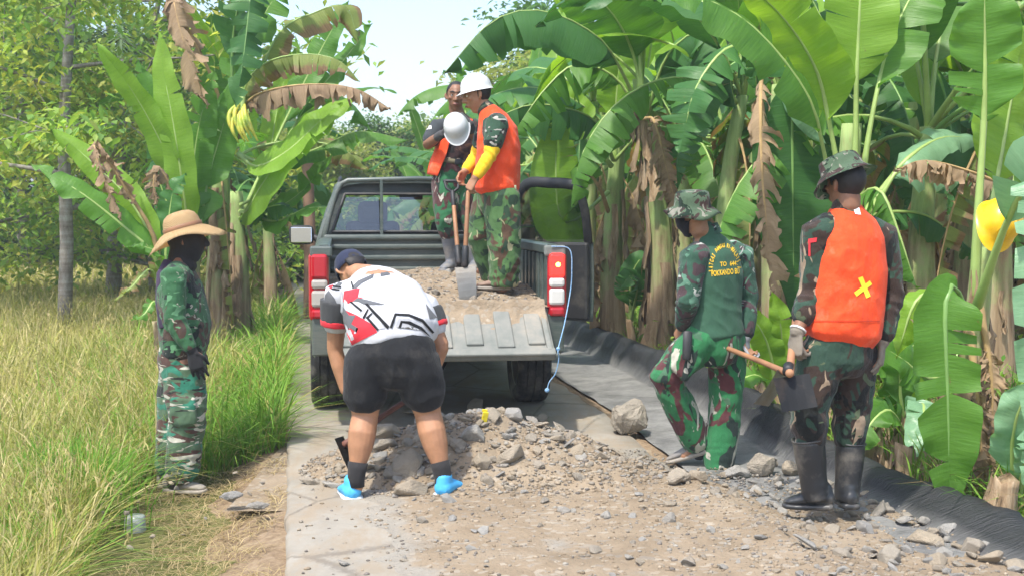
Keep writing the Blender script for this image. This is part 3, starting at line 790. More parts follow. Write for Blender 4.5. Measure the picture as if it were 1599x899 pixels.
hleaf(r, [(1350, 340, Y + .2), (1400, 330, Y + .4), (1455, 340, Y + .5), (1530, 400, Y + .6)], 40, (0, -.5, .9), LD, pf=.2, fold=-.4, tear=.3)
# the big dark hanging leaf and the torn dead leaf beside it
r = banana_root(1215, 10.2, 'shaded banana plant with a huge dark hanging leaf and a dead brown one', NG, 2.4, .12, 8, (0, 0), 8)
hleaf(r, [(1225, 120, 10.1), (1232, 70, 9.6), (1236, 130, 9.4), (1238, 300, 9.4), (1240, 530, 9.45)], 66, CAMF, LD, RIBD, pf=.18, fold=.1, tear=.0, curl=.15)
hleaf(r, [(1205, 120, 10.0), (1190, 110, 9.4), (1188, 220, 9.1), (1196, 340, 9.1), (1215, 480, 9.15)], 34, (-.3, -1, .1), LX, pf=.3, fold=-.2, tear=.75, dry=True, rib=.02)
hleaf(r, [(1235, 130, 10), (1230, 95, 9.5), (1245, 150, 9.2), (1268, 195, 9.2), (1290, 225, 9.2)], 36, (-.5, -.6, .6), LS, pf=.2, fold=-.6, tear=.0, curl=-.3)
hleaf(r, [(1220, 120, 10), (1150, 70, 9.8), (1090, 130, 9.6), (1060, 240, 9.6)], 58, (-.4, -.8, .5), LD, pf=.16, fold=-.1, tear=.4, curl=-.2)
auto_leaves(r, 5, ['erect', 'arch', 'arch', 'erect'], .95)
# thick stem between truck door and the man in green; its big leaf arches over the two men on the truck
r = banana_root(1035, 12.6, 'tall banana plant with rusty sheathed stem left of the green shirted man', NG, 2.75, .115, 12, (-.22, 0), 22, .1, .98, 1.2)
Y = 12.4
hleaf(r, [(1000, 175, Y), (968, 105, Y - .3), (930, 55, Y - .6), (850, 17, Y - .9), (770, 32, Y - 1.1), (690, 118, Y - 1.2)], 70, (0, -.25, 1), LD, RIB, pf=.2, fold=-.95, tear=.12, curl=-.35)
hleaf(r, [(1003, 175, Y), (990, 90, Y), (955, 20, Y - .2), (880, -50, Y - .4)], 70, (-.3, -.6, -.7), LG, pf=.3, fold=.1, tear=.05)
hleaf(r, [(1005, 175, Y), (1000, 60, Y), (1020, -60, Y), (1060, -150, Y)], 70, CAMF, LB, pf=.3, fold=.2, tear=.03)
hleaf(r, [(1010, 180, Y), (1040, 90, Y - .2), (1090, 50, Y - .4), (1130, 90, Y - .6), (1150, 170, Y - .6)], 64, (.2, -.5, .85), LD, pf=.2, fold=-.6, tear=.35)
hleaf(r, [(1000, 180, Y), (960, 120, Y - .1), (900, 100, Y - .2), (850, 140, Y - .3), (800, 210, Y - .4)], 60, (0, -.5, .85), LG, pf=.2, fold=-.7, tear=.4)
hleaf(r, [(1005, 185, Y), (1022, 190, Y - .5), (1040, 260, Y - .6), (1060, 340, Y - .6)], 30, (0, -1, .3), LX, pf=.25, tear=.8, dry=True)
auto_leaves(r, 9, ['arch', 'erect'], .9)
# paler plant behind the open door
r = banana_root(958, 13.6, 'pale stemmed banana plant behind the open truck door', NG, 2.35, .12, 15, (.02, 0), 7)
Y = 13.4
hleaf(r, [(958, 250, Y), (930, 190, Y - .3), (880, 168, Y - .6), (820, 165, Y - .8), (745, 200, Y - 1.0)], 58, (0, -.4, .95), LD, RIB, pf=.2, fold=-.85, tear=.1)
hleaf(r, [(950, 300, Y - .1), (895, 345, Y - .5), (872, 330, Y - .6), (868, 240, Y - .6), (872, 185, Y - .6)], 44, CAMF, LB, pf=.22, fold=.15, tear=.02)
hleaf(r, [(955, 260, Y), (900, 190, Y), (860, 150, Y), (835, 115, Y)], 40, CAMF, LB, pf=.3, fold=.15, tear=.02)
hleaf(r, [(960, 250, Y), (962, 160, Y), (970, 60, Y)], 34, CAMF, LB, pf=.35, fold=.7, tear=.0)
hleaf(r, [(950, 330, Y - .2), (935, 290, Y - .4), (905, 262, Y - .5), (890, 300, Y - .5)], 22, (0, -.7, .7), LX, RIBX, pf=.55, tear=.7, dry=True)
hleaf(r, [(960, 250, Y), (1010, 200, Y - .2), (1060, 210, Y - .3), (1090, 280, Y - .3)], 50, (0, -.6, .8), LG, pf=.2, fold=-.5, tear=.4)
auto_leaves(r, 21, ['droop', 'arch', 'dead', 'dead', 'erect'], .85)
# right edge plant that carries the yellow helmet
r = banana_root(1520, 7.0, 'banana plant at right edge carrying the yellow safety helmet', NG, 1.45, .085, 22, (.03, 0), 8)
YH = r; Y = 6.95
hleaf(r, [(1522, 460, Y), (1528, 330, Y), (1537, 180, Y), (1538, 60, Y - .05), (1536, -60, Y - .1)], 60, (-.15, -1, .1), LG, pf=.52, fold=.12, tear=.02, curl=.25)
hleaf(r, [(1525, 460, Y + .1), (1548, 330, Y + .2), (1575, 180, Y + .3), (1600, 40, Y + .3)], 62, (.3, -1, .1), LB, pf=.42, fold=.15, tear=.03)
hleaf(r, [(1510, 500, Y - .1), (1490, 445, Y - .25), (1476, 480, Y - .3), (1480, 620, Y - .33), (1484, 805, Y - .3)], 56, (-.05, -1, .12), LG, RIBD, pf=.14, fold=.08, tear=.04, curl=.1)
hleaf(r, [(1525, 480, Y - .1), (1580, 330, Y - .5), (1640, 260, Y - .8), (1640, 500, Y - 1.0), (1630, 760, Y - 1.0)], 66, (-.35, -1, .1), LS, pf=.22, fold=.1, tear=.5, curl=.0)
hleaf(r, [(1515, 500, Y), (1470, 460, Y - .1), (1430, 470, Y - .2), (1400, 560, Y - .2)], 30, (0, -.6, .8), LB, pf=.22, fold=-.3, tear=.1)
hleaf(r, [(1530, 480, Y), (1545, 560, Y - .05), (1550, 640, Y - .05), (1540, 700, Y - .05)], 26, (0, -1, .2), LX, RIBX, pf=.25, tear=.5, dry=True)
hleaf(r, [(1515, 520, Y - .05), (1525, 600, Y - .12), (1532, 690, Y - .12), (1535, 760, Y - .12)], 24, (.1, -1, .1), LX, RIBX, pf=.3, tear=.6, dry=True)
hleaf(r, [(1525, 300, Y + .6), (1480, 262, Y + .6), (1420, 250, Y + .5), (1380, 275, Y + .4)][::-1] and [(1620, 330, Y + .9), (1570, 290, Y + .9), (1500, 262, Y + .8), (1440, 250, Y + .7), (1395, 268, Y + .7)], 44, (0, -.35, 1), LX, RIBX, pf=.1, tear=.85, dry=True, fold=-.7)
hleaf(r, [(1520, 520, Y + .3), (1460, 590, Y + .2), (1410, 560, Y + .1), (1350, 520, Y + .1)], 40, (0, -.7, .7), LG, pf=.15, fold=.0, tear=.05)
# low suckers between the men and the edge plants
def sucker(px, Y, label, leaves, seed=1, h=.45, r=.05):
    o = banana_root(px, Y, label, NG, h, r, seed, (0, 0), 3)
    for a in leaves: hleaf(o, *a[:3], a[3] if len(a) > 3 else LG, **(a[4] if len(a) > 4 else {}))
    return o
sucker(1215, 8.6, 'young banana sucker with bright leaves between the green shirt and orange vest', [
    ([(1215, 640, 8.6), (1205, 560, 8.5), (1185, 510, 8.4), (1150, 480, 8.3)], 26, (-.3, -.8, .6), LB, dict(pf=.15, tear=.02)),
    ([(1217, 640, 8.6), (1222, 560, 8.5), (1218, 500, 8.4), (1205, 455, 8.4)], 24, (-.4, -.8, .3), LB, dict(pf=.15, tear=.02)),
    ([(1215, 640, 8.6), (1190, 590, 8.4), (1160, 590, 8.3), (1110, 620, 8.2)], 26, (0, -.6, .8), LG, dict(pf=.15, tear=.02)),
    ([(1215, 640, 8.6), (1240, 590, 8.4), (1265, 570, 8.3), (1290, 600, 8.2)], 24, (0, -.6, .8), LG, dict(pf=.15, tear=.02))], 31)
sucker(1415, 7.9, 'leafy banana sucker with broad low leaves right of the orange vest', [
    ([(1415, 680, 7.9), (1405, 600, 7.8), (1420, 545, 7.7), (1490, 500, 7.6)], 34, (.1, -.8, .6), LG, dict(pf=.15, tear=.03)),
    ([(1415, 680, 7.9), (1390, 590, 7.8), (1350, 560, 7.7), (1290, 575, 7.6)], 34, (0, -.7, .7), LG, dict(pf=.12, tear=.03)),
    ([(1415, 680, 7.9), (1420, 580, 7.9), (1445, 520, 7.9), (1520, 480, 7.9)], 30, (0, -.7, .7), LB, dict(pf=.15, tear=.03)),
    ([(1415, 680, 7.9), (1390, 640, 7.7), (1360, 660, 7.6), (1330, 720, 7.5)], 30, (0, -.7, .7), LG, dict(pf=.15, tear=.03)),
    ([(1415, 680, 7.9), (1440, 630, 7.7), (1440, 660, 7.5), (1420, 720, 7.4)], 28, (0, -.8, .6), LS, dict(pf=.15, tear=.03)),
    ([(1415, 680, 7.9), (1395, 560, 8.0), (1400, 490, 8.0), (1440, 470, 8.0)], 26, (0, -.8, .6), LB, dict(pf=.2, tear=.03))], 33)
sucker(1590, 6.6, 'small banana sucker at the right edge beneath the pale torn leaf', [
    ([(1590, 790, 6.6), (1580, 700, 6.5), (1600, 620, 6.4), (1660, 560, 6.4)], 36, (0, -1, .3), LS, dict(pf=.15, tear=.1)),
    ([(1590, 790, 6.6), (1600, 720, 6.5), (1610, 690, 6.4), (1605, 760, 6.3)], 26, (0, -1, .3), LS, dict(pf=.15, tear=.1))], 35)
sucker(985, 13.0, 'small banana sucker near the sheet behind the truck door', [
    ([(985, 500, 13), (985, 440, 12.9), (1000, 405, 12.8), (1030, 400, 12.7)], 24, (0, -.8, .6), LD, dict(pf=.15, tear=.2)),
    ([(985, 500, 13), (995, 450, 12.8), (985, 430, 12.6), (960, 460, 12.5)], 22, (0, -.8, .6), LD, dict(pf=.15, tear=.2))], 37)
# grove behind, filled with random plants
def grove(px, Y, seed, label, group, h=None, sc=None, kinds=None):
    q = random.Random(seed)
    o = banana_root(px, Y, label, group, h or q.uniform(1.9, 2.9), q.uniform(.085, .125), seed, (q.gauss(0, .1), q.gauss(0, .1)), 4, .02, .7, .6)
    auto_leaves(o, seed * 3, kinds or ['erect', 'arch', 'arch', 'droop', 'arch', 'droop', 'erect', 'dead', 'dead', 'droop', 'dead', 'droop'], sc or q.uniform(.9, 1.12))
GB = 'banana plants in the depth of the right grove'
for i, (px, Y) in enumerate([(1120, 12.0), (1440, 9.6), (1560, 9.4), (1180, 13.8), (1290, 12.4), (1400, 12.6), (1500, 12.2), (1610, 11.8), (1070, 15.4), (920, 16.8), (990, 18.0), (1140, 17.5), (1260, 16.0),
                             (1360, 15.8), (1470, 16.2), (1590, 15.6), (860, 19.5), (940, 22), (1060, 21.5), (1180, 22), (1310, 20.5), (1430, 21), (1560, 20), (820, 23), (1020, 26), (1240, 26), (1480, 26)]):
    ws = [(900, 'behind the open truck door'), (975, 'just left of the rusty stem'), (1095, 'behind the rusty sheathed stem'), (1160, 'behind the green shirted man'), (1250, 'behind the huge dark hanging leaf'), (1335, 'behind the vested man\'s hat'), (1455, 'right of the vested man'), (1545, 'behind the yellow helmet'), (1700, 'near the right edge')]
    grove(px, Y, 101 + i, 'banana plant in the ' + ('front' if Y < 13 else 'second' if Y < 17 else 'third' if Y < 21.2 else 'rearmost') + ' grove row ' + next(w for lim, w in ws if px < lim), GB)
for i, (px, Y, h_) in enumerate([(770, 21, 1.7), (730, 24, 1.6), (690, 27, 1.7), (650, 31, 1.6), (800, 26, 2.0)]):
    grove(px, Y, 171 + i, ['banana plant behind the helmeted man on the truck', 'banana plant behind the man holding the white helmet', 'banana plant left of the bareheaded man beyond the cab roof', 'small far banana plant, leftmost of those above the cab roof', 'banana plant behind the helmeted man, close to the arching leaf'][i], 'banana plants beyond the cab', h_, .85)
same = {}
for o in C.objects:
    if o.parent is None and o.get('group') == GB: same.setdefault(o['label'], []).append(o)
for l_, os_ in same.items():
    if len(os_) == 2:
        os_.sort(key=lambda o: o.location.x / o.location.y); os_[0]['label'] = l_ + ', the left one'; os_[1]['label'] = l_ + ', the right one'
# dry stumps along the sheet
def stump(px, py, w, h, label, seed):
    Y = 5.2
    for _ in range(400):
        p = P(px, py, Y)
        if p.z <= gz(p.x, Y) and p.x - xl(Y) > 3.55: break
        Y += .02
    s = Y / FPX; q = random.Random(seed); bm = bmesh.new(); rings = []; n_ = 14; N = 9
    for i in range(N + 1):
        t = i / N; rings.append([bm.verts.new(V((.03 * sin(t * 2 + seed), 0, h * s * t * (1 + .25 * noise.noise(V((k * .8, seed, 1))) * (t > .6)))) + V((cos(2 * pi * k / n_), sin(2 * pi * k / n_), 0)) * (w * s / 2) * (1.12 - .3 * t) * (1 + .22 * noise.noise(V((k * .7, i * .35, seed))))) for k in range(n_)])
    for a, b in zip(rings, rings[1:]):
        for k in range(n_): bm.faces.new((a[k], a[(k + 1) % n_], b[(k + 1) % n_], b[k]))
    bm.faces.new(rings[-1])
    root = empty('banana_stump', P(px, py, Y)); root.location.z -= .03; tag(root, label, 'stump', 'dry banana stumps')
    from_bm('stump_body', bm, M_sheath, root, smooth=True)
    tag(link('dry_sheath', sheath_mesh(h * s, w * s / 2, seed, (0, 0), 5, .3, 1.0, .5), parent=root), kind='stuff')
stump(1484, 805, 42, 88, 'ragged pale banana stump before the long hanging leaf', 2)
stump(1562, 830, 52, 92, 'leaning dry banana stump nearest the right edge', 5)
stump(1408, 788, 40, 96, 'brown banana stump right of the orange vested man', 7)
stump(1368, 755, 34, 90, 'dark narrow banana stump just right of the black boots', 9)
stump(1196, 660, 30, 70, 'peeled tan stump behind the silver hoe blade', 11)
stump(1078, 585, 40, 100, 'shaggy dry stump behind the green shirted man\'s raised knee', 13)

# ---- left side banana clump
r = banana_root(340, 13.8, 'fruiting banana plant with dead brown leaves left of the truck', LGp, 2.55, .125, 41, (.05, 0), 14, .05, .98, 1.1)
FR = r; Y = 13.6
hleaf(r, [(372, 215, Y), (385, 160, Y - .2), (430, 138, Y - .5), (500, 131, Y - .7), (560, 140, Y - .8), (612, 172, Y - .8)], 46, (0, -.3, 1), LX, RIBX, pf=.12, tear=.9, dry=True, fold=-.8)
hleaf(r, [(370, 210, Y), (385, 130, Y - .2), (420, 95, Y - .3), (480, 84, Y - .4), (530, 95, Y - .5), (562, 128, Y - .5)], 44, (0, -.35, 1), LE, pf=.12, tear=.55, fold=-.75, droop=.2)
hleaf(r, [(368, 210, Y), (385, 90, Y), (420, 10, Y), (470, -50, Y)], 50, (-.2, -.8, .5), LG, pf=.2, tear=.3)
hleaf(r, [(366, 210, Y), (362, 90, Y - .1), (372, 10, Y - .3), (390, -10, Y - .5), (380, 90, Y - .6), (368, 170, Y - .6)], 46, (0, -1, .2), LD, RIBD, pf=.25, tear=.4, fold=-.3)
hleaf(r, [(360, 215, Y), (330, 120, Y - .2), (290, 40, Y - .3), (270, -10, Y - .4), (285, 60, Y - .5), (325, 170, Y - .5)], 34, (-.3, -1, .2), LX, RIBX, pf=.3, tear=.85, dry=True)
hleaf(r, [(375, 215, Y), (430, 60, Y + .2), (490, 20, Y + .3), (540, 10, Y + .3), (560, 70, Y + .3)], 44, (0, -.4, .9), LE, pf=.25, tear=.5, fold=-.5)
hleaf(r, [(372, 240, Y), (400, 260, Y - .2), (450, 235, Y - .4), (510, 180, Y - .5), (560, 150, Y - .5)], 34, (-.4, -.7, .5), LB, pf=.12, tear=.05)
hleaf(r, [(372, 240, Y), (420, 255, Y), (500, 230, Y - .1), (560, 205, Y - .1), (640, 220, Y - .1)], 34, (0, -.4, .95), LG, pf=.2, tear=.1, fold=-.4)
hleaf(r, [(372, 245, Y), (400, 230, Y + .1), (460, 220, Y + .2), (530, 230, Y + .2), (575, 265, Y + .2)], 40, (0, -.5, .8), LE, pf=.15, tear=.5, fold=-.6)
auto_leaves(r, 77, ['dead', 'droop', 'dead', 'arch'], .85)
# hand of bananas
n = NT('banana_skin'); n.pbr(n.ramp(n.noise(n.co(), 8, 3), [(.35, (.30, .42, .05)), (.6, (.62, .55, .08))]), .5); M_ban = n.m
bunch = empty('fruit_bunch', P(378, 175, 13.3) - r.location); bunch.parent = r
for i in range(8):
    q = random.Random(i); bx_ = (i - 4) * .035; bm = bmesh.new()
    bx_ *= .62; jz = q.uniform(-.05, .05); pp = spline([V((bx_ * .6, 0, .04 + jz)), V((bx_ * 1.2 - .01, -.06, -.05 + jz)), V((bx_ * 1.5 + .02, -.09, -.17 + jz)), V((bx_ * 1.5 + .07, -.06, -.28 + jz))], 5)
    tube(bm, pp, [.011 + .013 * sin(pi * min(1, .1 + k / (len(pp) - 1))) for k in range(len(pp))], V((1, 0, 0)), 8)
    from_bm('banana', bm, M_ban, bunch, smooth=True)
bm = bmesh.new(); tube(bm, spline([V((-.05, .2, .25)), V((0, .05, .18)), V((0, 0, .0))], 5), [.03] * 11, V((1, 0, 0)), 8); from_bm('stalk', bm, RIB, bunch, smooth=True)
r = banana_root(372, 14.3, 'banana plant wrapped in dead hanging sheaths beside the fruiting one', LGp, 1.9, .11, 43, (0, 0), 16, .1, 1.0, 1.3)
Y = 14.2
hleaf(r, [(375, 330, Y), (385, 330, Y - .4), (415, 280, Y - .8), (470, 215, Y - 1.0), (535, 160, Y - 1.1)], 46, (-.55, -.75, .4), LB, pf=.1, tear=.04, fold=.15)
hleaf(r, [(375, 320, Y), (410, 300, Y - .2), (450, 240, Y - .4), (485, 190, Y - .5)], 34, (-.5, -.7, .5), LG, pf=.1, tear=.1)
hleaf(r, [(375, 330, Y), (420, 330, Y - .3), (470, 300, Y - .5), (520, 240, Y - .5)], 36, (-.4, -.7, .5), LG, pf=.1, tear=.1)
hleaf(r, [(375, 330, Y), (430, 345, Y - .5), (480, 325, Y - .8), (545, 325, Y - 1.0)], 28, (0, -.5, .8), LG, pf=.25, tear=.1, fold=-.3)
hleaf(r, [(375, 340, Y), (400, 330, Y - .4), (440, 320, Y - .6), (470, 340, Y - .7)], 30, (0, -.5, .8), LD, pf=.15, tear=.2, fold=-.3)
hleaf(r, [(380, 330, Y + .3), (440, 200, Y + .5), (500, 80, Y + .6), (545, 0, Y + .6)], 30, (-.3, -1, .2), LG, pf=.4, tear=.0)
hleaf(r, [(385, 330, Y + .3), (470, 180, Y + .6), (540, 90, Y + .8), (582, 36, Y + .8)], 26, (-.4, -1, .2), LG, pf=.45, tear=.0)
# leaning upright leaves of the clump
r = banana_root(300, 13.2, 'banana plant with tall upright leaves behind the straw hat man', LGp, 1.3, .12, 45, (0, 0), 8)
Y = 13.1
hleaf(r, [(300, 400, Y), (285, 300, Y - .1), (250, 220, Y - .2), (205, 140, Y - .3), (150, 68, Y - .4)], 36, (-.6, -.8, .35), LB, pf=.12, tear=.03, fold=.15)
hleaf(r, [(300, 400, Y), (285, 290, Y - .2), (270, 190, Y - .3), (255, 110, Y - .3), (248, 50, Y - .3)], 32, (-.25, -1, .1), LB, pf=.1, tear=.03, fold=.15)
hleaf(r, [(300, 400, Y), (270, 280, Y), (240, 170, Y), (215, 90, Y)], 30, (-.3, -1, .1), LG, pf=.15, tear=.05)
hleaf(r, [(302, 400, Y), (300, 290, Y + .2), (310, 200, Y + .2), (335, 110, Y + .2)], 36, (0, -1, .1), LG, pf=.15, tear=.05)
hleaf(r, [(305, 400, Y), (325, 280, Y + .3), (350, 190, Y + .3), (360, 120, Y + .3)], 36, (0, -1, .1), LG, pf=.15, tear=.05)
hleaf(r, [(298, 400, Y), (270, 340, Y), (245, 270, Y), (238, 220, Y)], 28, (-.3, -1, .1), LD, pf=.15, tear=.1)
hleaf(r, [(300, 390, Y), (270, 300, Y - .3), (245, 262, Y - .4), (240, 300, Y - .4), (255, 330, Y - .4)], 20, (0, -1, .2), LX, RIBX, pf=.3, tear=.7, dry=True)
r = banana_root(255, 11.6, 'small leaning banana plant with two leaves reaching left over the meadow', LGp, .7, .075, 47, (-.08, 0), 6)
Y = 11.5
hleaf(r, [(250, 440, Y), (238, 395, Y - .1), (195, 355, Y - .2), (125, 300, Y - .3), (48, 256, Y - .3)], 30, (-.2, -.75, .65), LG, pf=.1, tear=.06, fold=.05)
hleaf(r, [(250, 440, Y), (240, 380, Y), (200, 310, Y), (145, 255, Y), (80, 200, Y)], 30, (-.4, -.8, .45), LB, pf=.12, tear=.04, fold=.1)
hleaf(r, [(250, 440, Y), (240, 370, Y - .1), (200, 300, Y - .2), (150, 225, Y - .3), (155, 260, Y - .4), (190, 345, Y - .4)], 22, (-.2, -1, .3), LX, RIBX, pf=.35, tear=.8, dry=True)
hleaf(r, [(255, 440, Y), (262, 360, Y), (270, 300, Y), (290, 270, Y)], 26, (0, -1, .2), LD, pf=.12, tear=.05)
hleaf(r, [(250, 460, Y), (235, 420, Y - .1), (205, 448, Y - .2), (178, 470, Y - .2)], 14, (0, -.6, .8), LE, pf=.15, tear=.4)
hleaf(r, [(250, 480, Y), (240, 470, Y - .2), (225, 490, Y - .3), (205, 500, Y - .3)], 12, (0, -.6, .8), LG, pf=.15, tear=.2)
hleaf(r, [(250, 440, Y), (250, 400, Y - .2), (225, 385, Y - .3), (195, 385, Y - .3)], 14, (0, -.6, .8), LG, pf=.15, tear=.1)
for i, (px, Y, h_) in enumerate([(420, 17.5, 2.0), (350, 18.5, 2.3)]):
    grove(px, Y, 201 + i, ['banana plant showing behind the fruiting plant near the wooden post', 'banana plant far behind the straw hat man'][i], LGp, h_, .9)

# ------------------------------------------------------------------ broadleaf trees and shrubs
n = NT('tree_foliage'); at = n.n('VertexColor', layer_name='Col')
b = n.pbr(at.outputs[0], .55, spec=.3); tr = n.n('BsdfTranslucent', {'Color': n.mix(1.0, at.outputs[0], (1.4, 1.4, .7), 'MULTIPLY')})
ms = n.n('MixShader', {0: .46}); n.t.links.new(b.outputs[0], ms.inputs[1]); n.t.links.new(tr.outputs[0], ms.inputs[2]); n.t.links.new(ms.outputs[0], n.out.inputs[0]); M_fol = n.m
n = NT('bark'); f = n.noise(n.co('Object', (3, 3, 1)), 5, 6, .7); w_ = n.noise(n.co('Object', (.6, .6, 7)), 3, 4)
n.pbr(n.ramp(n.math('ADD', n.math('MULTIPLY', f, .6), n.math('MULTIPLY', w_, .4)), [(.35, (.15, .12, .10)), (.5, (.28, .25, .22)), (.65, (.42, .40, .37))]), .9, n.bump(f, .6, .02), spec=.15); M_bark = n.m
def leaf_cloud(name, pts, L, W_, cols, seed, droop=.5, mat=None):
    g = np.random.default_rng(seed); N = len(pts); pts = np.asarray(pts)
    a = g.random(N) * 6.283; d = np.stack([np.cos(a), np.sin(a), -droop + g.normal(0, .45, N)], 1); d /= np.linalg.norm(d, axis=1)[:, None]
    s = np.cross(d, np.stack([g.normal(0, .35, N), g.normal(0, .35, N), np.ones(N)], 1)); s /= np.linalg.norm(s, axis=1)[:, None]
    nr = np.cross(s, d); ln = L * g.uniform(.6, 1.25, N)[:, None]; wd = W_ * g.uniform(.7, 1.2, N)[:, None]
    Vv = np.stack([pts, pts + d * ln * .45 + s * wd + nr * wd * .3, pts + d * ln - nr * wd * .25, pts + d * ln * .45 - s * wd + nr * wd * .3], 1)
    T = np.array([[0, 1, 2], [0, 2, 3]]); tr_ = (T[None] + (np.arange(N) * 4)[:, None, None]).reshape(-1, 3)
    return np_mesh(name, Vv.reshape(-1, 3), tr_, np.repeat(cols, 4, 0))
def tree_mesh(h, r0, spread, seed, nleaf, L, W_, pal, clump=.45, low=.3, limbs=13, droop=.5, up=.35):
    q = random.Random(seed); bm = bmesh.new(); ends = []
    tr_pts = [V((q.gauss(0, .05) * i, q.gauss(0, .05) * i, h * i / 6)) for i in range(7)]
    tube(bm, tr_pts, [r0 * (1.1 - .8 * i / 6) for i in range(7)], V((1, 0, 0)), 10)
    for i in range(limbs):
        t = low + (1 - low) * (i + q.random() * .6) / limbs; k = min(5, int(t * 6)); p0 = tr_pts[k].lerp(tr_pts[k + 1], t * 6 - k)
        az = i * 2.4 + q.gauss(0, .3); ln = spread * (1.05 - .55 * t) * q.uniform(.7, 1.15)
        d = V((cos(az), sin(az), up + q.gauss(0, .15)))
        pts = [p0]
        for s in range(1, 6): pts.append(pts[-1] + (d + V((q.gauss(0, .15), q.gauss(0, .15), q.gauss(0, .12) - .06 * s))) * (ln / 5))
        tube(bm, pts, [r0 * .42 * (1 - t * .5) * (1 - .17 * s) for s in range(6)], V((0, 0, 1)), 6)
        for s in (2, 3, 4, 5):
            ends.append((pts[s], ln))
            for _ in range(2):
                e = pts[s] + V((q.gauss(0, 1), q.gauss(0, 1), q.gauss(.1, .6))) * ln * .2
                tube(bm, [pts[s], (pts[s] + e) / 2 + V((0, 0, .03)), e], [r0 * .1, r0 * .07, r0 * .03], V((0, 0, 1)), 5); ends.append((e, ln))
    me = bpy.data.meshes.new('trunk'); bm.to_mesh(me); bm.free(); me.polygons.foreach_set('use_smooth', [True] * len(me.polygons)); me.materials.append(M_bark)
    g = np.random.default_rng(seed); pts = []; cols = []
    per = nleaf // len(ends) + 1; pal = np.array(pal)
    for e, ln in ends:
        cl = clump * q.uniform(.6, 1.2); ci = pal[q.randrange(len(pal))]
        p = g.normal(0, 1, (per, 3)) * np.array([cl, cl, cl * .55]) * .6 + np.array(e[:])
        pts.append(p); cols.append((ci[None] * .6 + pal[g.integers(0, len(pal), per)] * .4) * g.uniform(.75, 1.25, (per, 1)))
    cm = leaf_cloud('crown', np.concatenate(pts), L, W_, np.concatenate(cols), seed, droop); cm.materials.append(M_fol)
    return me, cm
PAL_Y = [(.25, .40, .075), (.36, .47, .09), (.56, .53, .13), (.20, .36, .08), (.17, .32, .08)]
PAL_G = [(.05, .125, .03), (.07, .17, .035), (.10, .21, .045), (.045, .11, .03)]
PAL_M = [(.18, .28, .07), (.28, .35, .10), (.14, .24, .06), (.36, .38, .14)]
def put_tree(pair, loc, rz, sc, label, group=None, name='tree'):
    o = empty(name, loc, (0, 0, rz)); o.scale = (sc, sc, sc); tag(o, label, 'tree', group)
    link('trunk', pair[0], parent=o); link('crown', pair[1], parent=o); return o
T1 = tree_mesh(8.5, .095, 3.6, 5, 11000, .17, .042, PAL_Y, .55, .2, 18, .6, .25)
put_tree(T1, base_at(97, 17.3), 0.6, 1, 'slender grey trunked tree with yellow green leaves in the meadow')
T2 = tree_mesh(7.5, .10, 3.2, 8, 10000, .19, .05, PAL_Y, .6, .1, 18, .6, .2)
TD = tree_mesh(6.5, .12, 3.2, 11, 9000, .24, .075, PAL_G, .8, .05, 20, .4, .3)
TM = tree_mesh(5.0, .10, 2.6, 14, 9000, .2, .06, PAL_M, .7, .03, 20, .4, .3)
FW = 'trees at the far side of the meadow'
put_tree(T2, base_at(-40, 21), 2.0, 1.0, 'yellow green leafy tree at the left edge of the picture', FW)
put_tree(T2, base_at(240, 24), 4.0, 1.0, 'yellow green leafy tree behind the upright banana leaves', FW)
for i, (px, Y, rz, s, k) in enumerate([(20, 40, 1, 1.2, TD), (140, 42, 3, 1.1, TD), (250, 39, 5, 1.0, TD), (-90, 41, .3, 1.3, TD), (340, 43, 2.2, 1.0, TD), (190, 33, .4, 1.15, T2), (40, 34, 2, 1.25, T2), (400, 44, 1, .85, TD)]):
    put_tree(k, base_at(px, Y), rz, s, ['dark dense tree behind the slender grey trunk', 'dark dense tree right of the slender grey trunk', 'dark dense tree behind the two leaves reaching left', 'dark dense tree cut by the left picture edge', 'dark dense tree behind the fruiting banana plant', 'tall light green tree behind the upright banana leaves', 'tall light green tree above the slender grey trunk', 'dark dense tree left of the wooden post'][i], FW if k is TD else 'light trees over the dark ones')
for i, (px, Y, rz, s, k) in enumerate([(500, 36, 1, .72, TM), (552, 34, 2.2, .66, TM), (630, 40, 0, .8, TM), (440, 38, 3, .8, TM), (690, 42, 4.2, .85, TM), (760, 40, 5.2, .85, TM), (598, 38, 3.2, .62, TD), (560, 60, 1.2, 1.0, TM), (640, 62, .2, 1.05, TM), (480, 60, 2.2, 1.1, TM), (720, 60, 3.2, 1.1, TM)]):
    put_tree(k, base_at(px, Y), rz, s, ('yellowish bushy tree just right of the wooden post', 'yellowish bushy tree above the left corner of the cab roof', 'yellowish tree left of the man holding the helmet', 'yellowish tree just left of the wooden post', 'yellowish tree behind the man holding the helmet', 'yellowish tree behind the helmeted man on the truck', 'dark green tree between yellowish ones above the cab', 'distant pale tree above the middle of the cab roof', 'distant pale tree over the cab roof left of the men', 'distant pale tree behind the wooden post', 'distant pale tree behind the men on the truck')[i], 'bushy trees far down the road')
for i in range(14):
    px, Y = 820 + i * 62, 29 + (i % 3) * 3
    put_tree(TD if i % 3 else TM, base_at(px, Y), i * 1.3, .95, ('dark' if i % 3 else 'light') + ' tree behind the banana grove, ' + 'first second third fourth fifth sixth seventh eighth ninth tenth eleventh twelfth thirteenth fourteenth'.split()[i] + ' from the truck door', 'trees behind the banana grove')
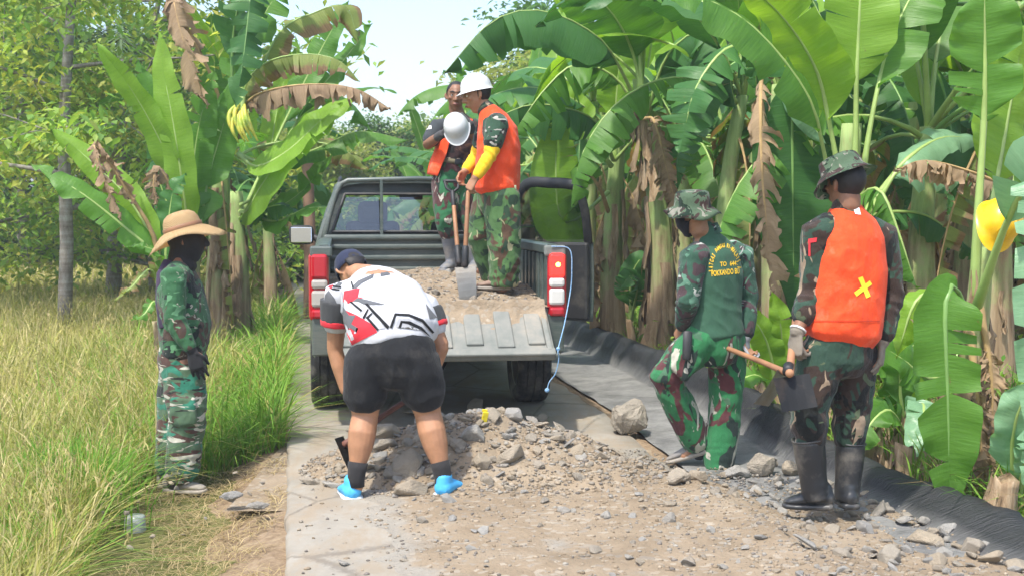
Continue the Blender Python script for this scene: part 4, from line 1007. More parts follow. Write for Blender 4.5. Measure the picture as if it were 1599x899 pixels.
# low shrubs where the meadow meets the trees
q_ = np.random.default_rng(4); pts = q_.normal(0, 1, (1500, 3)) * np.array([.75, .6, .38]) + np.array([0, 0, .65]); pts = pts[pts[:, 2] > 0]
pal = np.array(PAL_G + PAL_M); shm = leaf_cloud('shrub', pts, .2, .05, pal[q_.integers(0, len(pal), len(pts))], 6, .2); shm.materials.append(M_fol)
for i in range(22):
    px = -40 + i * 24 if i < 14 else 430 + (i - 14) * 30; Y = (36 if i < 14 else 27) + (i % 4) * .8
    o = link('shrub', shm, loc=base_at(px, Y)); o.rotation_euler[2] = i * 1.7; s = (1.2 if i < 14 else .8) + .5 * ((i * 37) % 10) / 10; o.scale = (s, s, s)
    tag(o, 'leafy shrub at the far meadow edge, ' + 'first second third fourth fifth sixth seventh eighth ninth tenth eleventh twelfth thirteenth fourteenth'.split()[i] + ' from the left' if i < 14 else 'leafy shrub beyond the cab, ' + 'first second third fourth fifth sixth seventh eighth'.split()[i - 14] + ' from the wooden post', 'shrub', 'shrubs at the meadow edge' if i < 14 else 'shrubs by the road ahead')
# broad-leaved weeds under the banana plants
pts = []
for _ in range(60):
    y = 6.5 + rnd.random() ** 1.5 * 9; x = xl(y) + RW + 1.45 + rnd.random() * 2.0; 
    k = rnd.randrange(30, 70); s = rnd.uniform(.08, .16)
    for _ in range(k): pts.append((x + rnd.gauss(0, s), y + rnd.gauss(0, s), gz(x, y) + abs(rnd.gauss(0, .18)) + .03))
pts = np.array(pts); pl = np.array([(.12, .30, .03), (.20, .40, .05), (.09, .22, .03), (.30, .42, .08)])
me = leaf_cloud('weeds', pts, .07, .02, pl[q_.integers(0, 4, len(pts))], 9, .1); me.materials.append(M_fol)
tag(link('leafy_weeds', me), 'fine leaved green weeds growing between the banana stems', 'weeds', kind='stuff')
# coconut palm whose fronds hang in at the top left, and the wooden post
palm = empty('coconut_palm', base_at(175, 24)); tag(palm, 'coconut palm whose grey green fronds hang at the upper left', 'palm')
bm = bmesh.new(); tube(bm, [V((0, 0, 0)), V((.1, 0, 2.2)), V((.35, 0, 4.6))], [.16, .13, .12], V((1, 0, 0)), 10); from_bm('trunk', bm, M_bark, palm, smooth=True)
def frond_mesh(L, seed):
    q = random.Random(seed); path, _ = resample(arc_path(L, radians(45), radians(105), 1.1), 34); vs_ = []; fs = []
    for i in range(3, 34):
        t = i / 33; T_ = (path[min(33, i + 1)] - path[i - 1]).normalized()
        for sg in (1, -1):
            d = (V((0, sg, 0)) * .8 + T_ * .5 + V((0, 0, -.35 + q.gauss(0, .08)))).normalized(); ln = .75 * sin(pi * min(1, .15 + .8 * t)) ** .7; w_ = T_ * .018
            p = path[i]; m_ = p + d * ln * .5 + V((0, 0, -.02)); e = p + d * ln + V((0, 0, -.22 * ln)); k = len(vs_)
            vs_ += [p - w_, p + w_, m_ + w_ * 1.2, m_ - w_ * 1.2, e]; fs += [(k, k + 1, k + 2, k + 3), (k + 3, k + 2, k + 4)]
    k = len(vs_)
    for i, p in enumerate(path): vs_ += [p + V((0, .02, 0)), p - V((0, .02, 0))]
    for i in range(33): fs.append((k + 2 * i, k + 2 * i + 1, k + 2 * i + 3, k + 2 * i + 2))
    me = bpy.data.meshes.new('frond'); me.from_pydata(vs_, [], fs); me.update(); me.materials.append(M_frond); return me
M_frond = simple('palm_frond', (.10, .17, .06), .5, .25, 3)
for i in range(11):
    o = link('frond', frond_mesh(3.0, i), parent=palm, loc=(.35, 0, 4.55)); o.rotation_euler = (0, 0, i * .62)
M_wood = simple('weathered_wood', (.25, .15, .10), .85, .3, 4, .5, 30)
bm = bmesh.new(); tube(bm, [V((0, 0, 0)), V((.02, 0, 1.2)), V((-.01, 0, 2.4)), V((0, 0, 3.6))], [.085, .08, .075, .06], V((1, 0, 0)), 12)
tag(from_bm('wooden_post', bm, M_wood, loc=base_at(482, 17.5), smooth=True), 'bare brown wooden post rising through the banana leaves left of the cab', 'post')
# ------------------------------------------------------------------ pickup truck
YAW = atan(.135)
TR = empty('pickup_truck', (-.631, 9.75, .088), (0, 0, YAW))
tag(TR, 'dark green pickup truck with open right door and lowered tailgate, loaded with gravel', 'pickup truck')
TM4 = Matrix.Translation(TR.location) @ Euler((0, 0, YAW)).to_matrix().to_4x4()
n = NT('truck_paint'); v = n.co(); f = n.noise(v, 1.6, 6, .65); sc_ = n.noise(n.co('Object', (2, 2, 14)), 4, 5, .7)
c = n.ramp(f, [(.3, (.042, .066, .060)), (.7, (.065, .092, .083))])
c = n.mix(n.math('MULTIPLY', n.step(n.math('ADD', n.math('MULTIPLY', f, .5), n.math('MULTIPLY', sc_, .5)), .44, .70), .55), c, (.20, .19, .165))
n.pbr(c, n.ramp(f, [(.3, (.30, .30, .30)), (.7, (.55, .55, .55))]), n.bump(sc_, .05, .01), spec=.5, **{'Coat Weight': .25, 'Coat Roughness': .25}); M_paint = n.m
n = NT('dusty_paint'); v = n.co(); f = n.noise(v, 2.2, 7, .7); g2 = n.noise(n.co('Object', (9, 1.2, 2)), 3, 5, .7)
c = n.ramp(f, [(.3, (.12, .14, .13)), (.55, (.215, .22, .20)), (.75, (.32, .29, .24))])
c = n.mix(n.math('MULTIPLY', n.step(g2, .56, .68), .45), c, (.13, .16, .15))
n.pbr(c, .8, n.bump(f, .3, .01), spec=.2); M_dusty = n.m
M_black = simple('black_plastic', (.022, .023, .025), .55, .2, 6, .2, 60, dirt=(.12, .11, .09), dthr=(.52, .8))
M_dark = simple('chassis_black', (.012, .012, .012), .8, .2, 5)
M_cab = simple('cab_interior', (.05, .05, .052), .8, .2, 6)
M_steel = simple('bare_steel', (.40, .40, .40), .38, .15, 8, metal=.85)
n = NT('tyre_rubber'); v = n.co(); f = n.noise(v, 4, 6, .7)
c = n.mix(n.step(f, .42, .7), (.028, .028, .029), (.18, .165, .14)); n.pbr(c, .85, n.bump(n.noise(v, 40, 4), .3, .005), spec=.2); M_tyre = n.m
def glass(name, col, rough=.02, tr_w=.75):
    n = NT(name); t = n.n('BsdfTransparent', {'Color': col}); g = n.n('BsdfGlossy', {'Color': (.9, .95, 1), 'Roughness': rough}); fr = n.n('Fresnel', {'IOR': 1.5})
    mx = n.n('MixShader', {0: n.math('ADD', n.math('MULTIPLY', fr.outputs[0], 1.1), .07)}); n.t.links.new(t.outputs[0], mx.inputs[1]); n.t.links.new(g.outputs[0], mx.inputs[2]); n.t.links.new(mx.outputs[0], n.out.inputs[0]); return n.m
M_glass = glass('window_glass', (.80, .87, .82)); M_sglass = glass('door_glass', (.50, .58, .52), .03)
n = NT('mirror_glass'); n.pbr((.75, .8, .82), .04, metal=1.0); M_mirror = n.m
def lens(name, col, em=0, ecol=None):
    n = NT(name); v = n.co(); w = n.n('TexWave', {'Vector': n.co('Object', (1, 1, 1)), 'Scale': 40.0, 'Distortion': 0.0}, bands_direction='Z')
    kw = {}
    if em: kw = {'Emission Color': ecol, 'Emission Strength': em}
    n.pbr(col, .12, n.bump(w.outputs['Fac'], .15, .003), spec=.6, **kw); return n.m
M_red = lens('red_lens', (.42, .012, .02)); M_white = lens('clear_lens', (.62, .60, .56)); M_dull = lens('dusty_lens', (.40, .37, .33))
M_redlit = lens('lit_red_lens', (.6, .01, .01), 1.1, (1, .03, .02)); M_bulb = lens('lit_bulb', (1, .4, .05), 7, (1, .42, .06))
# --- bed
LEN0, LEN1, FLOOR, RAIL, HWI, HWO = -1.0, 1.45, .80, 1.235, .74, .885
def outer_x(z, y):                         # half width of the bed side
    t = (z - .5) / (RAIL - .5); x = HWO - .035 * max(0, t - .55) / .45 - .05 * max(0, .35 - t)
    x += .022 * exp(-(y / .55) ** 2) * exp(-((z - .75) / .25) ** 2)
    return x - .02 * sm(-.8, -1.0, y) * 1.0
def side_panel(sg):
    bm = bmesh.new(); ys_ = [LEN0 + (LEN1 - LEN0) * i / 30 for i in range(31)]; prev = None
    for y in ys_:
        lo = .47
        if abs(y) < .46: lo = max(lo, sqrt(max(0, .46 ** 2 - y * y)) + .37)
        row = []
        for k in range(9):
            z = lo + (RAIL - .02 - lo) * k / 8; row.append(bm.verts.new((sg * outer_x(z, y), y, z)))
        xo = outer_x(RAIL, y)
        for x, z in ((xo - .015, RAIL - .004), (xo - .04, RAIL), (HWI + .015, RAIL), (HWI, RAIL - .01), (HWI, RAIL - .06), (HWI + .035, RAIL - .075), (HWI + .035, FLOOR - .02)):
            row.append(bm.verts.new((sg * x, y, z)))
        if prev:
            for a in range(len(row) - 1):
                bm.faces.new((prev[a], prev[a + 1], row[a + 1], row[a]) if sg < 0 else (prev[a], row[a], row[a + 1], prev[a + 1]))
        else: first = row
        prev = row
    f_ = bm.faces.new(first if sg > 0 else list(reversed(first)))
    return bm
bed = empty('cargo_bed'); bed.parent = TR
for sg in (-1, 1):
    from_bm('bed_side', side_panel(sg), M_paint, bed, smooth=True).data.polygons.foreach_set('use_smooth', [True] * 0) if False else from_bm('bed_side', side_panel(sg), M_paint, bed)
    bm = bmesh.new()                      # ribs inside the wall
    for i in range(12): box(bm, (sg * (HWI + .03), LEN0 + .15 + i * .19, .99), (.03, .09, .34), bev=.008)
    from_bm('inner_ribs', bm, M_paint, bed)
    bm = bmesh.new(); box(bm, (sg * .80, LEN0 - .003, .62), (.13, .03, .27), bev=.012); from_bm('rear_corner', bm, M_paint, bed)
    bm = bmesh.new(); box(bm, (sg * .80, LEN0 - .001, RAIL - .045), (.15, .04, .075), bev=.015); from_bm('rail_cap', bm, M_dusty if sg > 0 else M_paint, bed)
bm = bmesh.new(); box(bm, (0, (LEN0 + LEN1) / 2, FLOOR - .03), (1.54, LEN1 - LEN0, .04)); from_bm('bed_floor', bm, M_dusty, bed)
bm = bmesh.new()
box(bm, (0, LEN1 - .012, 1.0), (1.6, .02, .46))
for k, z in enumerate((.86, .96, 1.06, 1.155)): box(bm, (0, LEN1 - .035, z), (1.52, .05, .045), bev=.014)
for i in range(11): box(bm, (-.7 + .14 * i, LEN1 - .03, .83), (.06, .03, .07), bev=.01)
from_bm('bed_headboard', bm, M_paint, bed)
bm = bmesh.new(); box(bm, (0, LEN1 - .03, 1.235), (1.62, .075, .05), bev=.018); from_bm('headboard_rail', bm, M_paint, bed)
bm = bmesh.new(); box(bm, (0, LEN0 + .03, FLOOR - .085), (1.5, .06, .10), bev=.01); from_bm('rear_sill', bm, M_black, bed)
# --- tailgate hanging below level
TILT = radians(33); TGL = .52
tg = empty('tailgate', (0, LEN0 - .015, FLOOR + .005), (TILT, 0, 0)); tg.parent = TR
bm = bmesh.new(); box(bm, (0, -TGL / 2, -.03), (1.475, TGL, .05), bev=.014)
box(bm, (0, -TGL + .03, -.002), (1.475, .07, .028), bev=.01); box(bm, (0, -.03, -.003), (1.46, .05, .014), bev=.005)
from_bm('tailgate_panel', bm, M_dusty, tg)
for i in range(7):
    bm = bmesh.new(); box(bm, (-.62 + .207 * i, -TGL * .5 + .01, .0), (.115, TGL - (.13 if i % 2 else .19), .026), bev=.01); from_bm('raised_panel', bm, M_dusty, tg)
for sx_ in (-.70, .70):
    bm = bmesh.new(); box(bm, (sx_, -.27, .004), (.035, .42, .022), bev=.006); from_bm('edge_strip', bm, M_dusty, tg)
# --- tail lights
for sg in (-1, 1):
    tl = empty('taillight', (sg * .812, LEN0 - .022, 0)); tl.parent = TR
    if sg > 0: tl['label'] = 'right tail light with its brake lamp glowing'
    bm = bmesh.new(); box(bm, (sg * .006, .035, .955), (.135, .075, .47), bev=.034); from_bm('housing', bm, M_red, tl)
    segs = [('brake_lens', 1.09, .165, M_redlit if sg > 0 else M_red), ('indicator_lens', .972, .065, M_white if sg > 0 else M_dull), ('reverse_lens', .873, .115, M_white if sg > 0 else M_dull), ('reflector', .772, .065, M_red)]
    for nm, z, h_, mt in segs:
        bm = bmesh.new(); box(bm, (0, .0, z), (.108, .045, h_), bev=.019); from_bm(nm, bm, mt, tl)
    if sg > 0:
        bm = bmesh.new(); ball(bm, (.005, -.016, 1.095), (.03, .008, .03)); from_bm('bulb', bm, M_bulb, tl, smooth=True)
# --- cab
cab = empty('cab'); cab.parent = TR
CR, CF, ROOF, BELT = 1.50, 2.95, 1.735, 1.17     # rear wall, door front, roof, beltline
def cab_half(z):                                  # half width at a height
    if z < BELT: return .86 - .03 * max(0, .7 - z)
    t = (z - BELT) / (ROOF - BELT); return .86 - .185 * t ** 1.15
def cab_y(z):                                     # rear wall leans forward
    return CR + .12 * sm(BELT, ROOF, z)
bm = bmesh.new()                                  # rear wall: frame round the window
zs = [.5, .8, BELT, 1.25, 1.285, 1.61, 1.66, ROOF - .03]
def wx(z): return cab_half(z) - .095
def quad(bm, pts): return bm.faces.new([bm.verts.new(p) for p in pts])
rows = [(z, cab_half(z)) for z in zs]
for (z0, h0), (z1, h1) in zip(rows, rows[1:]):
    y0, y1 = cab_y(z0), cab_y(z1)
    if z0 >= 1.285 and z1 <= 1.61:
        for sg in (-1, 1): quad(bm, [(sg * h0, y0, z0), (sg * wx(z0), y0, z0), (sg * wx(z1), y1, z1), (sg * h1, y1, z1)])
    else: quad(bm, [(-h0, y0, z0), (h0, y0, z0), (h1, y1, z1), (-h1, y1, z1)])
bmesh.ops.solidify(bm, geom=bm.faces[:], thickness=.03)
from_bm('rear_wall', bm, M_paint, cab)
z0, z1 = 1.283, 1.612
bm = bmesh.new(); quad(bm, [(-wx(z0) - .01, cab_y(z0) + .012, z0), (wx(z0) + .01, cab_y(z0) + .012, z0), (wx(z1) + .01, cab_y(z1) + .012, z1), (-wx(z1) - .01, cab_y(z1) + .012, z1)])
from_bm('rear_window', bm, M_glass, cab)
bm = bmesh.new()                                  # rubber seal
cs = [V((-wx(z0), cab_y(z0) - .012, z0)), V((wx(z0), cab_y(z0) - .012, z0)), V((wx(z1), cab_y(z1) - .012, z1)), V((-wx(z1), cab_y(z1) - .012, z1))]
for a, b_ in zip(cs, cs[1:] + cs[:1]): tube(bm, [a, b_], [.014, .014], V((0, 1, 0)), 6)
from_bm('window_seal', bm, M_black, cab, smooth=True)
bm = bmesh.new(); prev = None                     # roof, crowned
for i in range(12):
    y = CR + .085 + (CF - .35 - CR - .085) * i / 11; row = []
    for k in range(15):
        t = -1 + 2 * k / 14; hx = cab_half(ROOF - .03) + .012
        row.append(bm.verts.new((hx * t, y + .02 * (1 - t * t) * (-1 if i == 0 else 0), ROOF - .055 * abs(t) ** 5 - .012 * abs(t) ** 2 + .035 * sin(pi * i / 11) - .015)))
    if prev:
        for a in range(14): bm.faces.new((prev[a], prev[a + 1], row[a + 1], row[a]))
    prev = row
bmesh.ops.solidify(bm, geom=bm.faces[:], thickness=.035); from_bm('roof', bm, M_paint, cab, smooth=True)
for sg in (-1, 1):                                # pillars and sills
    bm = bmesh.new()
    tube(bm, [V((sg * (cab_half(BELT) - .01), CR + .03, BELT)), V((sg * (cab_half(1.45) - .012), cab_y(1.45) + .03, 1.45)), V((sg * (cab_half(ROOF) - .005), cab_y(ROOF) + .03, ROOF - .045))], [(.035, .05)] * 3, V((1, 0, 0)), 10)
    from_bm('rear_pillar', bm, M_paint, cab, smooth=True)
    bm = bmesh.new(); tube(bm, [V((sg * .83, CF + .05, 1.15)), V((sg * .69, CF - .45, ROOF - .045))], [(.035, .04)] * 2, V((1, 0, 0)), 8); from_bm('front_pillar', bm, M_paint, cab, smooth=True)
    bm = bmesh.new(); box(bm, (sg * .80, 2.2, .47), (.12, 1.5, .12), bev=.03); from_bm('side_sill', bm, M_paint, cab)
bm = bmesh.new(); quad(bm, [(-.80, CF + .04, 1.16), (.80, CF + .04, 1.16), (.67, CF - .44, ROOF - .05), (-.67, CF - .44, ROOF - .05)]); from_bm('windshield', bm, M_glass, cab)
bm = bmesh.new(); box(bm, (0, CF - .1, 1.02), (1.6, .45, .28), bev=.06); from_bm('dashboard', bm, M_cab, cab)
bm = bmesh.new(); box(bm, (0, 2.2, .52), (1.55, 1.4, .06)); from_bm('cab_floor', bm, M_cab, cab)
for sx_ in (-.38, .38):
    st_ = empty('seat', (sx_, 0, 0)); st_.parent = cab
    bm = bmesh.new(); box(bm, (0, 2.05, .82), (.5, .5, .18), bev=.06); from_bm('cushion', bm, M_cab, st_)
    bm = bmesh.new(); box(bm, (0, 1.76, 1.10), (.48, .14, .55), (-.12, 0, 0), bev=.05); from_bm('backrest', bm, M_cab, st_)
    bm = bmesh.new(); box(bm, (0, 1.72, 1.45), (.26, .10, .20), bev=.045); from_bm('headrest', bm, M_cab, st_)
bm = bmesh.new(); bmesh.ops.create_circle(bm, radius=.18, segments=8); bm.free()
bm = bmesh.new()
ring = [V((.38 + .18 * cos(t), 2.58 + .05 * sin(t), 1.14 + .17 * sin(t))) for t in [2 * pi * i / 20 for i in range(21)]]
tube(bm, ring, [.014] * 21, V((0, 1, 0)), 6); from_bm('steering_wheel', bm, M_cab, cab, smooth=True)
bm = bmesh.new(); box(bm, (0, 2.42, 1.60), (.22, .03, .06), bev=.015); from_bm('inner_mirror', bm, M_cab, cab)
# left door closed, right door swung open
def door(nm, loc, rz, sg):
    d = empty(nm, loc, (0, 0, rz)); d.parent = TR; L_ = 1.16
    # local: hinge at origin, door runs to -y, outside is +x*sg
    zt = ROOF - .02; prof = [(0, .43), (-L_ * .9, .43), (-L_, .55), (-L_, BELT)]
    bm = bmesh.new()
    N = 10
    for k in range(N):
        za, zb = .43 + (BELT - .43) * k / N, .43 + (BELT - .43) * (k + 1) / N
        def ox(z): return sg * (.035 + .02 * sin(pi * (z - .43) / (BELT - .43)))
        quad(bm, [(ox(za), 0, za), (ox(za), -L_, za), (ox(zb), -L_, zb), (ox(zb), 0, zb)])
    bmesh.ops.remove_doubles(bm, verts=bm.verts, dist=.001); bmesh.ops.recalc_face_normals(bm, faces=bm.faces); bmesh.ops.solidify(bm, geom=bm.faces[:], thickness=.012)
    from_bm('outer_skin', bm, M_paint, d, smooth=True)
    bm = bmesh.new(); box(bm, (-sg * .015, -L_ / 2, (.43 + BELT) / 2 + .005), (.07, L_ - .03, BELT - .44), bev=.025)
    box(bm, (-sg * .06, -L_ * .52, .93), (.05, .55, .07), bev=.02); box(bm, (-sg * .055, -L_ * .45, .62), (.045, .6, .2), bev=.03)
    from_bm('inner_trim', bm, M_black, d)
    lean = .185
    def fx(z): return -sg * (lean * ((z - BELT) / (ROOF - BELT)) ** 1.1) + sg * .01
    top_ = [V((fx(BELT), -.02, BELT)), V((fx(1.45), -.26, 1.45)), V((fx(zt), -.52, zt)), V((fx(zt), -.80, zt + .012)), V((fx(zt), -L_ + .11, zt - .005)), V((fx(zt - .05), -L_ + .045, zt - .05)), V((fx(1.45), -L_ + .02, 1.45)), V((fx(BELT), -L_ + .04, BELT))]
    bm = bmesh.new(); tube(bm, spline(top_, 4), [(.022, .05)] * (4 * 7 + 1), V((1, 0, 0)), 8); from_bm('window_frame', bm, M_black, d, smooth=True)
    bm = bmesh.new(); f_ = bm.faces.new([bm.verts.new(p) for p in spline(top_, 4)]); bmesh.ops.triangulate(bm, faces=[f_]); from_bm('side_window', bm, M_sglass, d)
    bm = bmesh.new(); box(bm, (sg * .06, -L_ + .13, 1.0), (.03, .2, .05), bev=.012); from_bm('handle', bm, M_paint, d)
    mr = empty('mirror', (sg * (.16 if sg < 0 else .26), -.14, 1.235)); mr.parent = d
    return d
dl = door('door', (-.835, CF - .12, 0), 0, -1); dr = door('door', (.835, CF - .12, 0), radians(45), 1)
for d, sg, rz in ((dl, -1, 0.0), (dr, 1, -.55)):
    m_ = [c_ for c_ in d.children if c_.name.startswith('mirror')][0]
    m_.rotation_euler = (0, 0, rz)
    bm = bmesh.new(); box(bm, (sg * .04, .01, 0), (.235, .11, .185), bev=.045); from_bm('mirror_housing', bm, M_black, m_, smooth=True)
    bm = bmesh.new(); box(bm, (sg * .04, -.047, 0), (.195, .012, .145), bev=.005); from_bm('mirror_glass', bm, M_mirror, m_)
    bm = bmesh.new(); tube(bm, [V((-sg * .08, 0, -.02)), V((-sg * .15, .0, -.06))], [.03, .04], V((0, 1, 0)), 8); from_bm('mirror_arm', bm, M_black, m_, smooth=True)
# window guard welded behind the cab
bm = bmesh.new(); yg = CR - .035
gp = [V((-.80, yg, 1.235)), V((-.765, yg, 1.40)), V((-.70, yg + .02, 1.62)), V((-.655, yg + .02, 1.70)), V((-.60, yg + .02, 1.728)), V((0, yg + .01, 1.745)), V((.60, yg + .02, 1.728)), V((.655, yg + .02, 1.70)), V((.70, yg + .02, 1.62)), V((.765, yg, 1.40)), V((.80, yg, 1.235))]
gg = empty('window_guard'); gg.parent = TR
tube(bm, gp, [(.018, .022)] * len(gp), V((0, 1, 0)), 8); from_bm('guard_frame', bm, M_paint, gg, smooth=True)
for sx_ in (-.31, .31):
    bm = bmesh.new(); box(bm, (sx_, yg, 1.49), (.028, .02, .50), bev=.004); from_bm('guard_bar', bm, M_paint, gg)
# front end
bm = bmesh.new(); prev = None
for y, hw, zt, zb in ((CF - .05, .86, 1.12, .45), (CF + .3, .86, 1.10, .45), (4.0, .85, 1.04, .42), (4.28, .80, .98, .45), (4.38, .72, .88, .48)):
    row = [bm.verts.new(q) for q in ((-hw, y, zb), (-hw, y, zt - .2), (-hw * .9, y, zt - .03), (-hw * .5, y, zt + .03), (0, y, zt + .04), (hw * .5, y, zt + .03), (hw * .9, y, zt - .03), (hw, y, zt - .2), (hw, y, zb))]
    if prev:
        for a in range(8): bm.faces.new((prev[a], prev[a + 1], row[a + 1], row[a]))
    prev = row
bm.faces.new(prev); from_bm('front_body', bm, M_paint, TR, smooth=True)
for sg in (-1, 1):
    bm = bmesh.new(); box(bm, (sg * .62, 4.37, .80), (.28, .08, .16), bev=.03); from_bm('headlight', bm, M_white, TR)
bm = bmesh.new(); box(bm, (0, 4.42, .58), (1.6, .14, .22), bev=.05); from_bm('front_bumper', bm, M_black, TR)
# wheels
def tyre_bm(r, w):
    bm = bmesh.new(); prof = []
    hw = w / 2
    pts = [(.66 * r, hw * .80), (.78 * r, hw * .97), (.90 * r, hw), (.965 * r, hw * .93), (.99 * r, hw * .80)]
    tread = []
    for gx in (.72, .70, .45, .43, .40, .10, .08, .05): pass
    row = pts + [(r, hw * .72), (r, hw * .50), (r - .012, hw * .49), (r - .012, hw * .42), (r + .001, hw * .41), (r + .002, hw * .06), (r - .012, hw * .05), (r - .012, -hw * .05), (r + .002, -hw * .06), (r + .001, -hw * .41), (r - .012, -hw * .42), (r - .012, -hw * .49), (r, -hw * .50), (r, -hw * .72)] + [(a, -b) for a, b in reversed(pts)]
    n_ = 44; rings = []
    for k in range(n_):
        t = 2 * pi * k / n_; rings.append([bm.verts.new((b, a * cos(t), a * sin(t))) for a, b in row])
    for k in range(n_):
        A, B = rings[k], rings[(k + 1) % n_]
        for i in range(len(row) - 1): bm.faces.new((A[i], A[i + 1], B[i + 1], B[i]))
    return bm
bmt = tyre_bm(.37, .255); tyre_me = bpy.data.meshes.new('tyre'); bmt.to_mesh(tyre_me); bmt.free(); tyre_me.materials.append(M_tyre)
bmr = bmesh.new()
for s_ in (-1, 1):
    lathe(bmr, [(.255, .105), (.24, .10), (.235, .04), (.20, .03), (.10, .05), (.07, .075), (.0001, .08)], V((0, 0, 0)), V((s_, 0, 0)), V((0, 1, 0)), n=28, close_top=False)
rim_me = bpy.data.meshes.new('rim'); bmr.to_mesh(rim_me); bmr.free(); rim_me.materials.append(M_steel)
for sx_, y in ((-1, 0), (1, 0), (-1, 3.05), (1, 3.05)):
    w_ = empty('wheel', (sx_ * .765, y, .37)); w_.parent = TR
    o = link('tyre', tyre_me, parent=w_); link('rim', rim_me, parent=w_)
# underside
bm = bmesh.new(); tube(bm, [V((-.66, 0, .37)), V((-.14, 0, .37)), V((-.1, 0, .37)), V((.1, 0, .37)), V((.14, 0, .37)), V((.66, 0, .37))], [.05, .05, .13, .13, .05, .05], V((0, 0, 1)), 10); from_bm('rear_axle', bm, M_dark, TR, smooth=True)
bm = bmesh.new()
for sx_ in (-.45, .45): box(bm, (sx_, 1.6, .58), (.09, 5.1, .14), bev=.01)
for y in (-.85, .6, 2.0, 3.6): box(bm, (0, y, .58), (.86, .1, .1), bev=.01)
from_bm('chassis_frame', bm, M_dark, TR)
sp_w = empty('spare_wheel', (.0, -.45, .60), (0, pi / 2, 0)); sp_w.parent = TR; o = link('tyre', tyre_me, parent=sp_w); link('rim', rim_me, parent=sp_w)
for sx_ in (-1, 1):
    bm = bmesh.new(); box(bm, (sx_ * .79, 0, .84), (.2, .95, .02), bev=.004); box(bm, (sx_ * .72, 0, .66), (.02, .95, .36)); from_bm('wheel_liner', bm, M_dark, TR)
bm = bmesh.new(); tube(bm, [V((.33, .7, .45)), V((.33, -.1, .52)), V((.36, -.75, .47))], [.03] * 3, V((1, 0, 0)), 8); from_bm('exhaust_pipe', bm, M_dark, TR, smooth=True)
# --- the load in the bed
def load_h(x, y):
    t = (y - LEN0) / (LEN1 - LEN0)
    h = FLOOR + .02 + .13 * sm(0, .45, t) + .02 * sm(.5, 1, t) - .04 * (abs(x) / .74) ** 2
    h += .035 * nz(x, y, 3.5, 61) + .02 * nz(x, y, 9, 62); return max(h, FLOOR + .004)
lx = [-.765 + 1.53 * i / 44 for i in range(45)]; ly = [LEN0 - .02 + (LEN1 - LEN0 - .03) * j / 60 for j in range(61)]
load = link('gravel_load', grid_mesh('gravel_load', lx, ly, load_h), M_grav); load.location = TR.location; load.rotation_euler = (0, 0, YAW)
tag(load, 'dusty gravel load heaped in the pickup bed under the two men', 'gravel load')
for i in range(90):
    x, y = rnd.uniform(-.68, .68), LEN0 + .02 + (LEN1 - LEN0 - .2) * rnd.random() ** 1.3; s = rnd.choice((.015, .02, .025, .03, .045))
    o = bpy.data.objects.new('stone', rnd.choice(STONES if rnd.random() < .7 else STONESG)); C.objects.link(o); o.parent = load; o.location = (x, y, load_h(x, y) + s * .2); o.scale = (s, s, s); o.rotation_euler = (rnd.random(), rnd.random(), rnd.random() * 6)
def s_load():
    x, y = rnd.uniform(-.74, .74), LEN0 + (LEN1 - LEN0 - .1) * rnd.random() ** 1.3; return (x, y, load_h(x, y) + .001)
o = pebbles('small_stones', 3000, s_load, 14, .003, .016, M_peb); o.parent = load; o['kind'] = 'stuff'
# soil spilt over the upper half of the tailgate
sx_l = [-.72 + 1.44 * i / 60 for i in range(61)]; sy_l = [-.30 + .31 * j / 14 for j in range(15)]
def spill(x, y): return .034 * sm(-.05, -.0, y) + .016 - .05 * sm(-.02, -.30, y) * (1 + .0) + .022 * nz(x, y, 6, 71) + .014 * nz(x, y, 15, 72) + .006
o = link('spilt_soil', grid_mesh('spilt_soil', sx_l, sy_l, spill), M_grav); o.parent = load
o.matrix_local = Matrix.Translation(tg.location) @ Euler((TILT, 0, 0)).to_matrix().to_4x4()
def TW(x, y, z): return TM4 @ V((x, y, z))
# blue rope tied to the rail and the tailgate corner
n = NT('blue_rope'); n.pbr(n.ramp(n.noise(n.co(), 120, 2), [(.4, (.12, .28, .50)), (.6, (.30, .45, .62))]), .7); M_rope = n.m
rp = [TW(.775, LEN0 - .03, 1.22), TW(.90, LEN0 - .02, 1.20), TW(.915, LEN0 - .03, 1.05), TW(.90, LEN0 - .05, .90), TW(.83, LEN0 - .22, .70), TW(.745, LEN0 - .47, .56), TW(.75, LEN0 - .47, .50), TW(.73, LEN0 - .46, .40), TW(.69, LEN0 - .45, .34), TW(.675, LEN0 - .45, .285)]
base_ = rp[4].copy(); bm = bmesh.new(); sp2 = spline([p - base_ for p in rp], 6); tube(bm, sp2, [.0042] * len(sp2), V((0, 1, 0)), 6); ball(bm, sp2[-1], .016); ball(bm, sp2[30], .014)
tag(from_bm('rope', bm, M_rope, loc=base_, smooth=True), 'thin light blue rope tied from the truck rail to the tailgate corner', 'rope')
